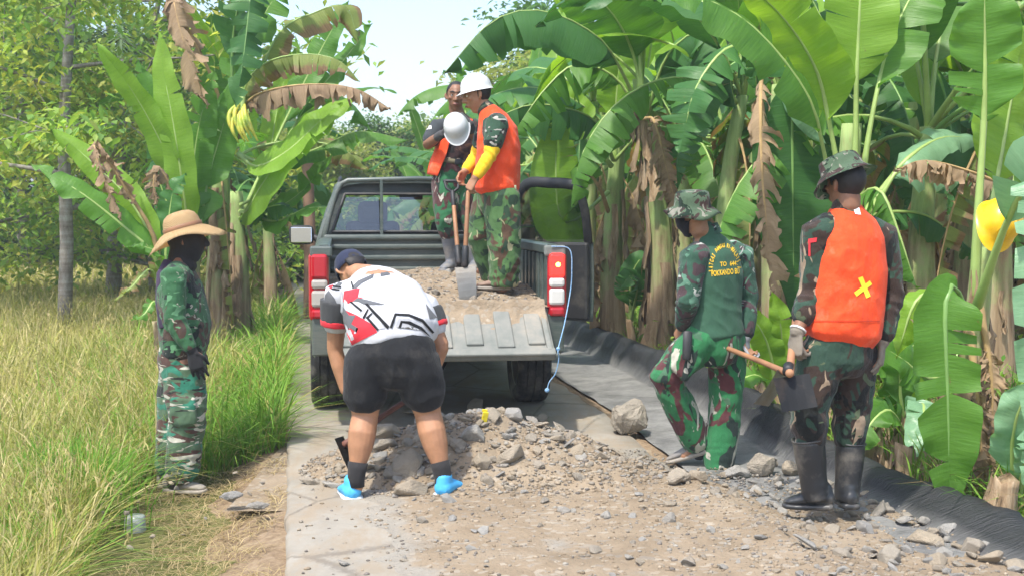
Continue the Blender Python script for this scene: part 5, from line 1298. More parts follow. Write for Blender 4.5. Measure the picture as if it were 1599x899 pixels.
# ------------------------------------------------------------------ cloth and skin materials
def camo(name, base, layers, scale=1.0, soft=.012, stretch=(1, 1, 1), rough=.85, rot=(0, 0, 0)):
    """layers: (colour, noise scale, threshold, seed offset, stretch)"""
    n = NT(name); tc = n.co()
    c = n.mix(n.noise(tc, 30, 4), tuple(q * .8 for q in base), tuple(q * 1.2 for q in base))
    for col, sc, th, off, st in layers:
        m = n.n('Mapping', {'Vector': tc, 'Scale': tuple(s * q for s, q in zip(st, stretch)), 'Location': (off, off * .7, off * 1.3), 'Rotation': rot})
        f = n.noise(m.outputs[0], sc * scale, 2.5, .55, 1.1)
        c = n.mix(n.step(f, th, th + soft), c, n.mix(n.noise(tc, 40, 3), tuple(q * .8 for q in col), tuple(q * 1.2 for q in col)))
    wv = n.noise(tc, 420, 2); fold = n.noise(n.co('Object', (1, 1, .55)), 9, 4, .6)
    h = n.math('ADD', n.math('MULTIPLY', fold, 1.0), n.math('MULTIPLY', wv, .06))
    n.pbr(c, rough, n.bump(h, .7, .04), spec=.2, **{'Sheen Weight': .15}); return n.m
def cloth(name, col, var=.12, rough=.85, fold=.35, dirt=None, dthr=(.55, .75)):
    n = NT(name); tc = n.co()
    c = n.ramp(n.noise(tc, 5, 5, .6), [(.3, tuple(q * (1 - var) for q in col)), (.7, tuple(min(1, q * (1 + var)) for q in col))])
    if dirt: c = n.mix(n.math('MULTIPLY', n.step(n.noise(tc, 7, 6, .7), *dthr), .7), c, dirt)
    h = n.math('ADD', n.noise(n.co('Object', (1, 1, .6)), 9, 4, .6), n.math('MULTIPLY', n.noise(tc, 420, 2), .06))
    n.pbr(c, rough, n.bump(h, fold, .03), spec=.2, **{'Sheen Weight': .1}); return n.m
def skin(name, col):
    n = NT(name); tc = n.co()
    c = n.ramp(n.noise(tc, 14, 5, .6), [(.3, tuple(q * .82 for q in col)), (.7, tuple(q * 1.12 for q in col))])
    n.pbr(c, .5, n.bump(n.noise(tc, 160, 3), .12, .004), spec=.4, **{'Subsurface Weight': .12, 'Subsurface Radius': (.012, .006, .003), 'Subsurface Scale': 1.0}); return n.m
SK1 = skin('skin_tan', (.42, .215, .12)); SK2 = skin('skin_brown', (.25, .125, .075)); SK3 = skin('skin_warm', (.34, .175, .10))
WH = (.42, .41, .34)
C_A1 = camo('camo_jacket_green', (.035, .115, .050), [((.070, .045, .035), 6, .53, 1, (1, 1, 1)), ((.012, .02, .018), 7, .57, 5, (1, 1, 1.2)), ((.10, .24, .12), 9, .61, 9, (1, 1, 1.4)), ((.34, .32, .26), 13, .67, 13, (1, 1, 2))])
C_A2 = camo('camo_trousers_striped', (.075, .13, .075), [((.075, .04, .032), 7, .52, 2, (.6, .6, 1.6)), ((.03, .17, .11), 7, .55, 6, (.7, .7, 1.3)), (WH, 9, .58, 10, (.55, .55, 2.2)), ((.018, .022, .02), 8, .62, 14, (.6, .6, 2))])
C_C = camo('camo_trousers_bright', (.028, .165, .062), [((.095, .032, .035), 4.6, .53, 3, (1, 1, .8)), ((.02, .035, .03), 5, .59, 7, (1.2, 1.2, .6)), (WH, 6.5, .60, 11, (1.6, 1.6, .55)), ((.06, .14, .08), 8, .62, 15, (1, 1, 1))], rot=(.3, .5, 0))
C_D = camo('camo_woodland_dark', (.028, .062, .042), [((.040, .026, .020), 6, .48, 4, (1, 1, 1)), ((.010, .012, .011), 6, .54, 8, (1, 1, .8)), ((.30, .225, .155), 8, .63, 12, (1.2, 1.2, .7)), ((.075, .10, .055), 8, .62, 16, (1, 1, 1))])
C_F = camo('camo_woodland_olive', (.075, .16, .055), [((.085, .05, .03), 6, .54, 4.4, (1, 1, .8)), ((.025, .055, .03), 6.5, .56, 8.2, (1, 1, .8)), ((.36, .34, .20), 8, .61, 12.3, (1.4, 1.4, .6))])
C_E = camo('camo_trousers_leaf', (.028, .13, .055), [((.075, .03, .03), 7, .51, 1.4, (1, 1, .9)), ((.018, .03, .025), 7, .6, 5.2, (1, 1, .8)), (WH, 9, .60, 9.3, (1.5, 1.5, .6))])
C_T = camo('camo_tee_maroon', (.040, .020, .022), [((.10, .05, .035), 9, .52, 1.1, (1, 1, 1.6)), ((.40, .33, .26), 10, .62, 5.1, (.7, .7, 1.8)), ((.016, .015, .018), 9, .58, 9.1, (1, 1, 1.5))])
C_H = camo('camo_hat', (.15, .235, .145), [((.10, .06, .055), 10, .53, 2.1, (1, 1, 1)), ((.03, .06, .04), 12, .58, 6.1, (1, 1, 1)), (WH, 13, .6, 10.1, (1, 1, 1))])
ORANGE = cloth('orange_vest', (.80, .075, .018), .16, .75, .6, (.80, .22, .12), (.54, .72)); YEL = cloth('yellow_sleeve', (.80, .50, .02), .08, .8, .5)
GREEN = cloth('green_back_panel', (.040, .105, .065), .15, .85, .45); CHAR = cloth('charcoal_tee', (.045, .052, .058), .1); DKG = cloth('dark_grey_sleeve', (.055, .057, .06), .1)
BLACKC = cloth('black_shorts', (.013, .014, .016), .25, .85, .5, (.06, .055, .05), (.56, .8)); WHITEC = cloth('white_jersey', (.52, .53, .56), .05, .8, .35); REDC = cloth('red_print', (.62, .035, .05), .08)
GREYP = cloth('grey_print', (.11, .115, .125), .1); SILV = cloth('silver_print', (.42, .43, .46), .1); TIE = cloth('black_knit', (.028, .027, .028), .2, .9, .4); PURP = cloth('purple_strap', (.055, .04, .075), .1)
M_rubber = simple('rubber_boot', (.028, .030, .033), .38, .2, 5, .2, 30, spec=.5, dirt=(.20, .18, .15), dscale=5, dthr=(.48, .74)); M_gboot = simple('dusty_grey_boot', (.13, .14, .16), .6, .2, 6, .2, 30, dirt=(.33, .29, .23), dscale=5, dthr=(.45, .7))
M_shoe = simple('grey_shoe', (.20, .19, .18), .8, .2, 8, .3, 60, dirt=(.36, .31, .24), dthr=(.5, .7)); M_sole = simple('shoe_sole', (.30, .27, .23), .85, .2, 9); M_blue = simple('blue_shoe', (.07, .42, .78), .6, .12, 9, .2, 60); M_bsole = simple('pale_sole', (.50, .56, .60), .7, .15, 12, dirt=(.3, .3, .28), dthr=(.5, .7))
M_bheel = simple('blue_outsole', (.10, .30, .36), .8, .2, 9)
M_glove = cloth('black_glove', (.02, .02, .022), .2, .9, .4); M_gloveg = cloth('grey_work_glove', (.20, .175, .14), .15, .9, .4, (.10, .085, .07)); M_glovel = cloth('light_grey_glove', (.30, .31, .33), .1, .9, .4)
M_hair = simple('black_hair', (.012, .010, .010), .6, .3, 40, .6, 90); M_mask = cloth('black_mask', (.012, .012, .016), .1, .8, .2); M_navy = cloth('navy_cap', (.022, .028, .06), .12, .8, .3)
M_helm = simple('white_helmet_shell', (.58, .59, .60), .3, .03, 3, spec=.5); M_yhelm = simple('yellow_helmet_shell', (.80, .48, .01), .3, .06, 4, spec=.5, dirt=(.45, .26, .02), dthr=(.55, .8))
n = NT('woven_straw'); tc = n.co(); w1 = n.n('TexWave', {'Vector': tc, 'Scale': 48.0, 'Distortion': 1.5}, bands_direction='DIAGONAL'); w2 = n.n('TexWave', {'Vector': tc, 'Scale': 55.0, 'Distortion': 1.5}, bands_direction='Z')
h = n.math('MULTIPLY', w1.outputs['Fac'], w2.outputs['Fac']); n.pbr(n.mix(h, (.62, .42, .21), (.95, .76, .47)), .8, n.bump(h, .5, .006), spec=.2); M_straw = n.m
M_hwood = simple('tool_handle_wood', (.30, .15, .075), .6, .25, 7, .3, 40); M_blade = simple('worn_blade', (.42, .41, .38), .42, .2, 7, .2, 40, metal=.5, dirt=(.33, .27, .19), dthr=(.5, .75)); M_iron = simple('dark_iron', (.028, .03, .033), .55, .25, 6, .3, 40, metal=.3, dirt=(.13, .085, .055), dthr=(.55, .8))
M_tape = simple('yellow_tape', (.78, .80, .04), .6, .05, 9); M_gold = simple('gold_lettering', (.82, .52, .03), .7, .08, 30); M_flagr = simple('flag_red', (.6, .03, .04), .8, .05, 9); M_flagw = simple('flag_white', (.75, .75, .75), .8, .05, 9)
M_eye = simple('eye_white', (.7, .68, .65), .3, .02, 5); M_iris = simple('eye_iris', (.012, .008, .006), .2, .02, 5); M_lip = simple('lips', (.20, .075, .06), .5, .1, 20)

# ------------------------------------------------------------------ figure tools
def fold_disp(me, base_amp, spots, seed, fr=7.0):
    """cloth folds: ridged noise plus creases round the joints"""
    N = len(me.vertices); co = np.empty(N * 3, np.float32); me.vertices.foreach_get('co', co); co = co.reshape(-1, 3)
    nr = np.empty(N * 3, np.float32); me.vertices.foreach_get('normal', nr); nr = nr.reshape(-1, 3); d = np.zeros(N)
    for i in range(N):
        x, y, z = co[i]
        a = noise.noise(V((x * fr + seed, y * fr, z * fr * .55))); b = noise.noise(V((x * fr * 2.3, y * fr * 2.3 + seed, z * fr * 1.5)))
        d[i] = base_amp * ((1 - 2.2 * abs(a)) * .6 + b * .5)
    for c, R_, ax, amp, wl in spots:
        c = np.array(c[:]); ax = np.array(ax[:]) / np.linalg.norm(ax[:]); q = co - c; r2 = (q ** 2).sum(1); t = q @ ax
        pe = q - t[:, None] * ax
        kk = np.array([noise.noise(V((pe[i, 0] * 7 + seed, pe[i, 1] * 7 + t[i] * .75 / wl, pe[i, 2] * 7 - t[i] * .5 / wl))) if r2[i] < 4 * R_ * R_ else 0 for i in range(N)])
        d += amp * 1.15 * np.exp(-r2 / R_ ** 2) * (.75 - 2.4 * np.abs(kk))
    co += nr * d[:, None]; me.vertices.foreach_set('co', co.ravel()); me.update()
class Person:
    def __init__(s, base, label, skin_m, Y, group=None):
        s.base = V(base); s.label = label; s.skin = skin_m; s.Y = Y; s.bb = bmesh.new(); s.late = []; s.root = None
    def p(s, px, py, dy=0.0): return P(px, py, s.Y + dy) - s.base
    def finish_body(s, vox=.0065, smooth=2, hair_fn=None):
        me = remesh(s.bb, vox, smooth); me.polygons.foreach_set('use_smooth', [True] * len(me.polygons))
        s.root = link('person', me, s.skin, loc=s.base); tag(s.root, s.label, 'person'); return s.root
    def add(s, name, bm, mat, vox=.0085, smooth=3, amp=0.0, spots=(), seed=1, fr=7.0, raw=False, sm_=True):
        if raw:
            o = from_bm(name, bm, mat, s.root, smooth=sm_); return o
        me = remesh(bm, vox, smooth)
        me.polygons.foreach_set('use_smooth', [True] * len(me.polygons))
        if amp or spots: fold_disp(me, amp, spots, seed, fr)
        return link(name, me, mat, s.root)
def hand(bm, wrist, d, pn, side, curl=.5, size=1.0, spread=.12, thumb=.5):
    """palm and five fingers. d: hand direction, pn: palm normal (fingers curl that way), side: towards the thumb"""
    d = d.normalized(); pn = (pn - d * pn.dot(d)).normalized(); side = (side - d * side.dot(d) - pn * side.dot(pn)).normalized(); k = size
    tube(bm, [wrist - d * .02 * k, wrist + d * .02 * k, wrist + d * .055 * k, wrist + d * .088 * k], [(.026 * k, .020 * k), (.034 * k, .017 * k), (.041 * k, .016 * k), (.040 * k, .013 * k)], side, 12)
    for i, (off, L_) in enumerate(((.030, .072), (.0105, .080), (-.0095, .074), (-.029, .058))):
        p = wrist + d * (.085 - .006 * abs(i - 1)) * k + side * off * k; dr = (d + side * (spread * (1.2 - i * .8))).normalized(); pts = [p - dr * .02 * k]; cu = curl if not isinstance(curl, (list, tuple)) else curl[i]
        for j, fr_ in enumerate((.45, .31, .24)):
            a = cu * (j + 1) * .85; dd = dr * cos(a) + pn * sin(a); pts.append(pts[-1] + dd * (L_ * fr_ + (.02 if j == 0 else 0)) * k)
        tube(bm, pts, [.0095 * k, .0092 * k, .0082 * k, .0068 * k], side, 8)
    p = wrist + d * .022 * k + side * .026 * k; dd = (d * .75 + side * .65 + pn * thumb).normalized(); e = (d * .95 + side * .15 + pn * (thumb + .25)).normalized()
    tube(bm, [p - dd * .015 * k, p + dd * .035 * k, p + dd * .035 * k + e * .028 * k, p + dd * .035 * k + e * .05 * k], [.0135 * k, .0115 * k, .0095 * k, .0075 * k], pn, 8)
def head(bm, c, up, fwd, k=1.0, neck=None, neck_r=.058):
    """c: centre of the skull; features in the figure's own frame"""
    up = up.normalized(); f = (fwd - up * fwd.dot(up)).normalized(); sd = up.cross(f)      # sd: the figure's left
    def q(x, y, z): return c + sd * x * k + f * y * k + up * z * k
    ax = (sd, f, up)
    ball(bm, q(0, -.012, .028), (.076 * k, .094 * k, .088 * k), ax, 16)
    tube(bm, [q(0, .012, .06), q(0, .016, .01), q(0, .018, -.04), q(0, .026, -.078), q(0, .034, -.103)], [(.066 * k, .076 * k), (.070 * k, .078 * k), (.064 * k, .070 * k), (.050 * k, .056 * k), (.030 * k, .034 * k)], sd, 16)
    tube(bm, [q(0, .088, .022), q(0, .102, -.008), q(0, .108, -.026)], [.009 * k, .012 * k, .015 * k], sd, 8); ball(bm, q(.013, .094, -.028), .009 * k); ball(bm, q(-.013, .094, -.028), .009 * k)
    tube(bm, [q(-.045, .072, .038), q(0, .09, .040), q(.045, .072, .038)], [.010 * k, .012 * k, .010 * k], up, 8)
    for s_ in (1, -1):
        ball(bm, q(s_ * .045, .062, -.012), (.022 * k, .02 * k, .018 * k), ax, 8)
        tube(bm, [q(s_ * .074, -.008, .026), q(s_ * .085, -.014, .012), q(s_ * .084, -.010, -.012), q(s_ * .075, -.004, -.028)], [.008 * k, .013 * k, .012 * k, .008 * k], f, 8)
    ball(bm, q(0, .088, -.056), (.024 * k, .013 * k, .006 * k), ax, 8); ball(bm, q(0, .087, -.068), (.020 * k, .012 * k, .007 * k), ax, 8)
    if neck is not None: tube(bm, [q(0, -.022, -.05), q(0, -.022, -.09), neck], [neck_r * k * .98, neck_r * k, neck_r * 1.12 * k], sd, 14)
    return q, ax
def face_details(pr, q, k=1.0):
    for s_ in (1, -1):
        bm = bmesh.new(); ball(bm, q(s_ * .031, .0755, .012), .0125 * k, n=10); pr.add('eye', bm, M_eye, raw=True)
        bm = bmesh.new(); ball(bm, q(s_ * .031, .084, .0115), .0062 * k, n=8); pr.add('iris', bm, M_iris, raw=True)
        bm = bmesh.new(); tube(bm, [q(s_ * .012, .0925, .036), q(s_ * .032, .092, .043), q(s_ * .052, .077, .037)], [.004 * k, .0055 * k, .003 * k], V((0, 0, 1)), 6); pr.add('eyebrow', bm, M_hair, raw=True)
        bm = bmesh.new(); tube(bm, [q(s_ * .016, .083, .014), q(s_ * .031, .0895, .020), q(s_ * .046, .079, .015)], [.003 * k] * 3, V((0, 0, 1)), 6); pr.add('eyelid', bm, pr.skin, raw=True)
    bm = bmesh.new(); tube(bm, [q(-.022, .092, -.061), q(0, .101, -.060), q(.022, .092, -.061)], [(.005 * k, .005 * k), (.009 * k, .006 * k), (.005 * k, .005 * k)], V((0, 0, 1)), 8); pr.add('lips', bm, M_lip, raw=True)
def hair_cap(pr, q, ax, k=1.0, low=-.01, front=.05, r=(.080, .099, .092)):
    bm = bmesh.new(); bmesh.ops.create_uvsphere(bm, u_segments=28, v_segments=20, radius=1)
    for v_ in bm.verts: v_.co = V((v_.co.x * r[0], v_.co.y * r[1] - .013, v_.co.z * r[2] + .030))
    dl = [v_ for v_ in bm.verts if v_.co.z < low + (front - low) * sm(-.02, .06, v_.co.y) or v_.co.z < -.06]
    bmesh.ops.delete(bm, geom=dl, context='VERTS')
    for v_ in bm.verts: v_.co = q(v_.co.x / 1, v_.co.y / 1, v_.co.z / 1)
    bmesh.ops.solidify(bm, geom=bm.faces[:], thickness=-.004)
    return pr.add('hair', bm, M_hair, raw=True)
def shoe(bm_u, bm_s, heel, toe, up=V((0, 0, 1)), k=1.0, w=.047, h=.085):
    """upper and sole from heel to toe (points on the ground)"""
    d = (toe - heel); L_ = d.length; d.normalize(); sd = up.cross(d).normalized(); u = d.cross(sd) if d.cross(sd).dot(up) > 0 else -d.cross(sd)
    pt = lambda t, z: heel + d * (L_ * t) + u * z
    tube(bm_u, [pt(.06, .056), pt(.22, .06), pt(.42, .056), pt(.65, .047), pt(.86, .040), pt(.95, .036)], [(w * .78, h * .42), (w * .86, h * .44), (w * .88, h * .40), (w * .98, h * .28), (w * .88, h * .19), (w * .58, h * .12)], sd, 14)
    tube(bm_u, [pt(.16, .05), pt(.17, h + .012)], [(w * .72, w * .95), (w * .70, w * .88)], sd, 14)
    tube(bm_s, [pt(.02, .016), pt(.2, .016), pt(.45, .016), pt(.7, .016), pt(.92, .018), pt(.98, .021)], [(w * .90, .018), (w * 1.02, .018), (w * .98, .017), (w * 1.12, .016), (w * .96, .015), (w * .62, .012)], sd, 16, p=3)
def boot(pr, knee, ankle, heel, toe, mat, rt=.068):
    bm = bmesh.new(); up = (knee - ankle).normalized()
    tube(bm, [knee, knee.lerp(ankle, .35), knee.lerp(ankle, .75), ankle, ankle - up * .05], [(rt, rt * 1.05), (rt * .98, rt * 1.03), (rt * .86, rt * .92), (rt * .84, rt * .95), (rt * .8, rt * .95)], V((1, 0, 0)), 20, cap=False)
    bs = bmesh.new(); shoe(bm, bs, heel, toe, V((0, 0, 1)), 1, .050, .10)
    b_ = pr.add('boot', bm, mat, .007, 3, .0012, [(ankle, .07, up, .0035, .03)], 3, 9)
    o = pr.add('sole', bs, mat, .006, 1); o.parent = b_
    bm = bmesh.new(); a_, b2 = frame_of(up, V((1, 0, 0)))
    ring = [knee + up * .004 + a_ * cos(t) * (rt + .001) + b2 * sin(t) * (rt * 1.05 + .001) for t in [2 * pi * i / 24 for i in range(25)]]
    tube(bm, ring, [.005] * 25, up, 6, cap=False); o = pr.add('boot_rim', bm, mat, raw=True); o.parent = b_
    return b_
def project_poly(pr, name, polys, bvh, mat, off=.003, step_=.03, parent=None):
    """flat print laid on the cloth: polygons traced in the photograph, dropped on the garment"""
    bm = bmesh.new()
    for poly in polys:
        vs_ = [bm.verts.new((x, y, 0)) for x, y in poly]
        try: bm.faces.new(vs_)
        except ValueError: pass
    bmesh.ops.triangulate(bm, faces=bm.faces[:])
    for _ in range(5):
        es = [e for e in bm.edges if e.calc_length() > step_ * FPX / pr.Y]
        if not es: break
        bmesh.ops.subdivide_edges(bm, edges=es, cuts=1); bmesh.ops.triangulate(bm, faces=[f_ for f_ in bm.faces if len(f_.verts) > 3])
    bad = []
    for v_ in bm.verts:
        d = ray(v_.co.x, v_.co.y); hit = bvh.ray_cast(CAMPOS, d)
        if hit[0] is None: bad.append(v_); continue
        nn = hit[1] if hit[1].dot(d) < 0 else -hit[1]
        v_.co = hit[0] + nn * off - pr.base
    bmesh.ops.delete(bm, geom=bad, context='VERTS')
    bm.normal_update()
    return from_bm(name, bm, mat, parent or pr.root, smooth=True)
def hard_hat(bm, c, up, fwd, k=1.0):
    up = up.normalized(); f = (fwd - up * fwd.dot(up)).normalized()
    def wv(th, r, z):
        pk = max(0, cos(th)) ** 3
        return (.034 * pk * (1 if r > .122 else 0), (-.012 * pk if r > .122 else 0))
    pr_ = [(.131, -.010), (.128, -.008), (.119, .004), (.117, .03), (.110, .062), (.096, .092), (.072, .116), (.042, .130), (.014, .135), (.0005, .136)]
    lathe(bm, [(r * k, z * k) for r, z in pr_], c, up, f, (1.10, .94), 36, lambda th, r, z: tuple(q * k for q in wv(th, r / k, z / k)))
    sd = up.cross(f)
    for off in (-.026, 0, .026):                                   # raised ridges over the crown
        pts = []
        for i in range(13):
            a = -1.15 + 2.3 * i / 12; pts.append(c + (f * (sin(a) * .120 * 1.08) + up * (cos(a) * .137 - .002)) * k + sd * off * k * (1 if off else 1))
        tube(bm, pts, [(.011 * k, .007 * k) if off == 0 else (.005 * k, .004 * k)] * 13, sd, 8)
def helmet_obj(name, mat, c, up, fwd, k=1.0, parent=None, base=None):
    bm = bmesh.new(); hard_hat(bm, V((0, 0, 0)), up, fwd, k)
    bmesh.ops.recalc_face_normals(bm, faces=bm.faces)
    o = from_bm(name, bm, mat, parent, smooth=True); o.location = c
    return o
def rod(name, pts, r, mat, parent, n_=10):
    bm = bmesh.new(); tube(bm, pts, r if isinstance(r, list) else [r] * len(pts), V((1, 0, 0)), n_); return from_bm(name, bm, mat, parent, smooth=True)
def plate(name, corners, thick, mat, parent, sub=4, bulge=0.0):
    """a blade: bilinear patch of four corners with thickness"""
    bm = bmesh.new(); a, b_, c_, d = [V(q) for q in corners]; nn = (b_ - a).cross(d - a).normalized(); g = []
    for i in range(sub + 1):
        g.append([bm.verts.new(a.lerp(b_, i / sub).lerp(d.lerp(c_, i / sub), j / sub) + nn * bulge * (1 - (2 * i / sub - 1) ** 2)) for j in range(sub + 1)])
    for i in range(sub):
        for j in range(sub): bm.faces.new((g[i][j], g[i + 1][j], g[i + 1][j + 1], g[i][j + 1]))
    bmesh.ops.solidify(bm, geom=bm.faces[:], thickness=thick); return from_bm(name, bm, mat, parent)
X1, Y1, Z1 = V((1, 0, 0)), V((0, 1, 0)), V((0, 0, 1))

# ================================================================== left man in the straw hat (faces right)
Y = 7.8; b0 = P(287, 765, Y)
A = Person(b0, 'man in straw hat and full camouflage standing at the grass edge', SK2, Y); p = A.p
hc = p(291, 377); nk = p(283, 412)
head(A.bb, hc, V((.1, 0, 1)), V((1, .12, -.08)), 1.0, nk)
tube(A.bb, [p(283, 408), p(283, 440), p(287, 490), p(287, 535), p(284, 560)], [(.11, .05), (.19, .10), (.17, .115), (.16, .12), (.16, .115)], Y1, 16)
sh = p(271, 432, -.19); el = p(272, 497, -.22); wr = p(299, 547, -.24)
tube(A.bb, [p(278, 428, -.1), sh, sh.lerp(el, .5), el], [.05, .052, .046, .04], Y1, 12); tube(A.bb, [el, el.lerp(wr, .4), wr], [.041, .039, .028], Y1, 12)
hand(A.bb, wr, p(309, 580, -.24) - wr, V((0, 1, .0)), V((1, 0, .2)), .25)
sh2 = p(274, 432, .19); el2 = p(285, 495, .24); wr2 = p(308, 545, .22)
tube(A.bb, [p(278, 428, .1), sh2, el2, wr2], [.05, .05, .04, .028], Y1, 12); hand(A.bb, wr2, V((.15, 0, -1)), V((0, -1, 0)), X1, .3)
for hp, kn, an, dy in ((p(286, 560, -.09), p(294, 652, -.10), p(281, 745, -.10), -.1), (p(283, 560, .09), p(271, 652, .10), p(265, 742, .08), .09)):
    tube(A.bb, [hp, hp.lerp(kn, .5), kn, kn.lerp(an, .4), an], [.085, .075, .055, .052, .036], Y1, 14)
    tube(A.bb, [an, an + V((.05, 0, -.05)), an + V((.13, 0, -.075))], [.036, .034, .026], Y1, 10)
A.finish_body()
bm = bmesh.new()
tube(bm, [p(283, 411), p(281, 424), p(281, 448), p(285, 478), p(289, 506), p(288, 532), p(285, 552)], [(.075, .066), (.15, .085), (.205, .125), (.20, .142), (.19, .150), (.185, .140), (.185, .125)], Y1, 22, p=2.3)
tube(bm, [p(278, 426, -.10), sh, sh.lerp(el, .5), el, el.lerp(wr, .5), el.lerp(wr, .92)], [.072, .078, .068, .062, .056, .044], Y1, 16)
tube(bm, [p(278, 426, .10), sh2, sh2.lerp(el2, .5), el2, wr2], [.072, .078, .068, .060, .045], Y1, 16)
A.add('jacket', bm, C_A1, .0085, 3, .006, [(el, .14, el - wr, .007, .05), (p(287, 520), .22, Z1, .006, .06), (sh, .12, sh - el, .005, .06)], 3)
bm = bmesh.new()
tube(bm, [p(285, 536), p(284, 560), p(284, 590)], [(.165, .13), (.18, .142), (.17, .13)], Y1, 20)
for (hp, kn, an) in ((p(287, 575, -.085), p(293, 655, -.10), p(283, 742, -.10)), (p(282, 575, .085), p(273, 655, .10), p(267, 738, .08))):
    tube(bm, [hp, hp.lerp(kn, .5), kn, kn.lerp(an, .45), an.lerp(kn, .12), an], [(.105, .122), (.105, .125), (.10, .108), (.10, .105), (.095, .10), (.075, .085)], Y1, 18)
kn = p(293, 655, -.10)
box(bm, kn + V((.0, -.105, .07)), (.15, .03, .17), bev=.012)
A.add('trousers', bm, C_A2, .0085, 3, .008, [(kn, .2, Z1, .009, .075), (p(283, 725, -.1), .14, Z1, .009, .05), (p(285, 575), .16, V((1, 0, 1)), .006, .06)], 5)
bm = bmesh.new(); hand(bm, wr + (wr - el).normalized() * .01, p(309, 580, -.24) - wr, V((0, 1, 0)), V((1, 0, .2)), .25, 1.13); tube(bm, [wr.lerp(el, .18), wr.lerp(el, .02)], [.036, .036], Y1, 12); A.add('glove', bm, M_glove, .005, 1)
bm = bmesh.new(); hand(bm, wr2, V((.15, 0, -1)), V((0, -1, 0)), X1, .3, 1.12); A.add('glove', bm, M_glove, .006, 1)
# dark hood over head and neck, leaving nothing of the face
bm = bmesh.new(); hu = V((.1, 0, 1)).normalized()
ball(bm, hc + V((-.012, 0, .022)), (.106, .100, .104), None, 16)
tube(bm, [hc + V((.02, 0, .05)), hc + V((.028, .003, -.01)), hc + V((.028, .004, -.055)), hc + V((.03, .005, -.095))], [(.078, .085), (.082, .088), (.07, .078), (.05, .055)], Y1, 16)
tube(bm, [hc + V((-.02, 0, -.04)), hc + V((-.03, 0, -.10)), nk + V((0, 0, -.015))], [(.075, .078), (.078, .082), (.10, .095)], Y1, 16); tube(bm, [hc + V((.105, .01, .02)), hc + V((.125, .014, -.02))], [.013, .017], Y1, 8)
A.add('hood', bm, TIE, .006, 3, .0025, [(nk, .1, Z1, .004, .04)], 7, 12)
bm = bmesh.new(); tube(bm, [p(262, 408, -.08), p(252, 428, -.13), p(250, 470, -.12), p(256, 510, -.16)], [(.03, .012)] * 4, V((1, 0, 0)), 10); A.add('strap', bm, PURP, raw=True)
for hl, to in ((p(257, 768, -.06), p(322, 771, -.13)), (p(248, 762, .10), p(296, 762, .12))):
    u_, s_ = bmesh.new(), bmesh.new(); shoe(u_, s_, hl, to, Z1, 1, .05, .095); o = A.add('shoe', u_, M_shoe, .006, 3, .0015, (), 2, 12); q2 = A.add('sole', s_, M_sole, .006, 1); q2.parent = o
for an in (p(272, 756, -.09), p(262, 752, .09)):
    bm = bmesh.new(); tube(bm, [an, an + V((0, 0, .09))], [.046, .05], X1, 14); A.add('sock', bm, TIE, raw=True)
bm = bmesh.new(); up = V((-.30, 0, 1)).normalized()
def hw(th, r, z): return (.012 * sin(2 * th + .8) * (r > .12), (.014 * sin(3 * th) - .02 * cos(2 * th)) * sm(.12, .23, r))
lathe(bm, [(.232, -.052), (.200, -.026), (.165, -.004), (.135, .014), (.118, .026), (.112, .05), (.106, .085), (.092, .112), (.066, .130), (.030, .137), (.0005, .138)], p(288, 366) + V((0, 0, .005)), up, V((1, .1, 0)), (1.02, .98), 40, hw)
bmesh.ops.solidify(bm, geom=bm.faces[:], thickness=.006); ht = A.add('straw_hat', bm, M_straw, raw=True)
bm = bmesh.new(); lathe(bm, [(.1165, .028), (.1180, .031), (.1165, .050), (.1145, .052)], p(288, 366) + V((0, 0, .005)), up, V((1, .1, 0)), (1.03, .99), 40, close_top=False); o = A.add('hat_band', bm, M_hwood, raw=True); o.parent = ht

# ================================================================== bent man in white jersey and black shorts
Y = 6.88; b0 = P(622, 783, Y)
B = Person(b0, 'man bending over with a hoe in white and red jersey and black shorts', SK1, Y); p = B.p
hip = p(616, 545, .06); mid = p(607, 488, .2); chest = p(592, 452, .38); nk = p(571, 430, .55)
hc = p(549, 424, .66); head(B.bb, hc, V((-.35, .75, .25)), V((-.1, .35, -.95)), 1.0, nk)
SD = V((.97, 0, -.20)).normalized()                       # the shoulders' line, right side lower
tube(B.bb, [hip, mid, chest, nk], [(.18, .14), (.17, .13), (.19, .12), (.09, .07)], SD, 16)
sl = p(528, 466, .42); ell = p(523, 545, .46); wl = p(540, 610, .44); sr = p(664, 486, .40); elr = p(689, 540, .36); wr_ = p(664, 606, .38)
for s_, e_, w_ in ((sl, ell, wl), (sr, elr, wr_)):
    tube(B.bb, [s_, s_.lerp(e_, .5), e_], [.062, .056, .047], X1, 12); tube(B.bb, [e_, e_.lerp(w_, .4), w_], [.047, .046, .032], X1, 12)
hand(B.bb, wl, V((.5, .1, -.6)), V((.6, 0, .5)), V((0, -1, -.3)), .95); hand(B.bb, wr_, V((-.5, .1, -.6)), V((-.6, 0, .5)), V((0, -1, -.3)), .95)
legs = ((p(572, 560, .06), p(570, 648, .06), p(556, 742, .0), -1), (p(650, 560, .06), p(668, 645, .08), p(692, 742, .02), 1))
for hp, kn, an, sg in legs:
    tube(B.bb, [hp, hp.lerp(kn, .5), kn, kn.lerp(an, .28) + V((0, -.015, 0)), kn.lerp(an, .5) + V((0, -.008, 0)), kn.lerp(an, .8), an, an - V((0, 0, .06))], [.12, .105, (.073, .070), (.077, .076), (.070, .068), .047, .041, .04], X1, 16)
    tube(B.bb, [an - V((0, 0, .06)), an + V((sg * .03, .12, -.09))], [.04, .03], X1, 10)
B.finish_body()
bm = bmesh.new(); tube(bm, [p(617, 525, .075), p(613, 508, .12), p(605, 486, .22), p(597, 463, .36), p(585, 443, .48), p(573, 432, .55)], [(.246, .165), (.252, .166), (.250, .16), (.238, .142), (.165, .11), (.085, .075)], SD, 26, p=2.3)
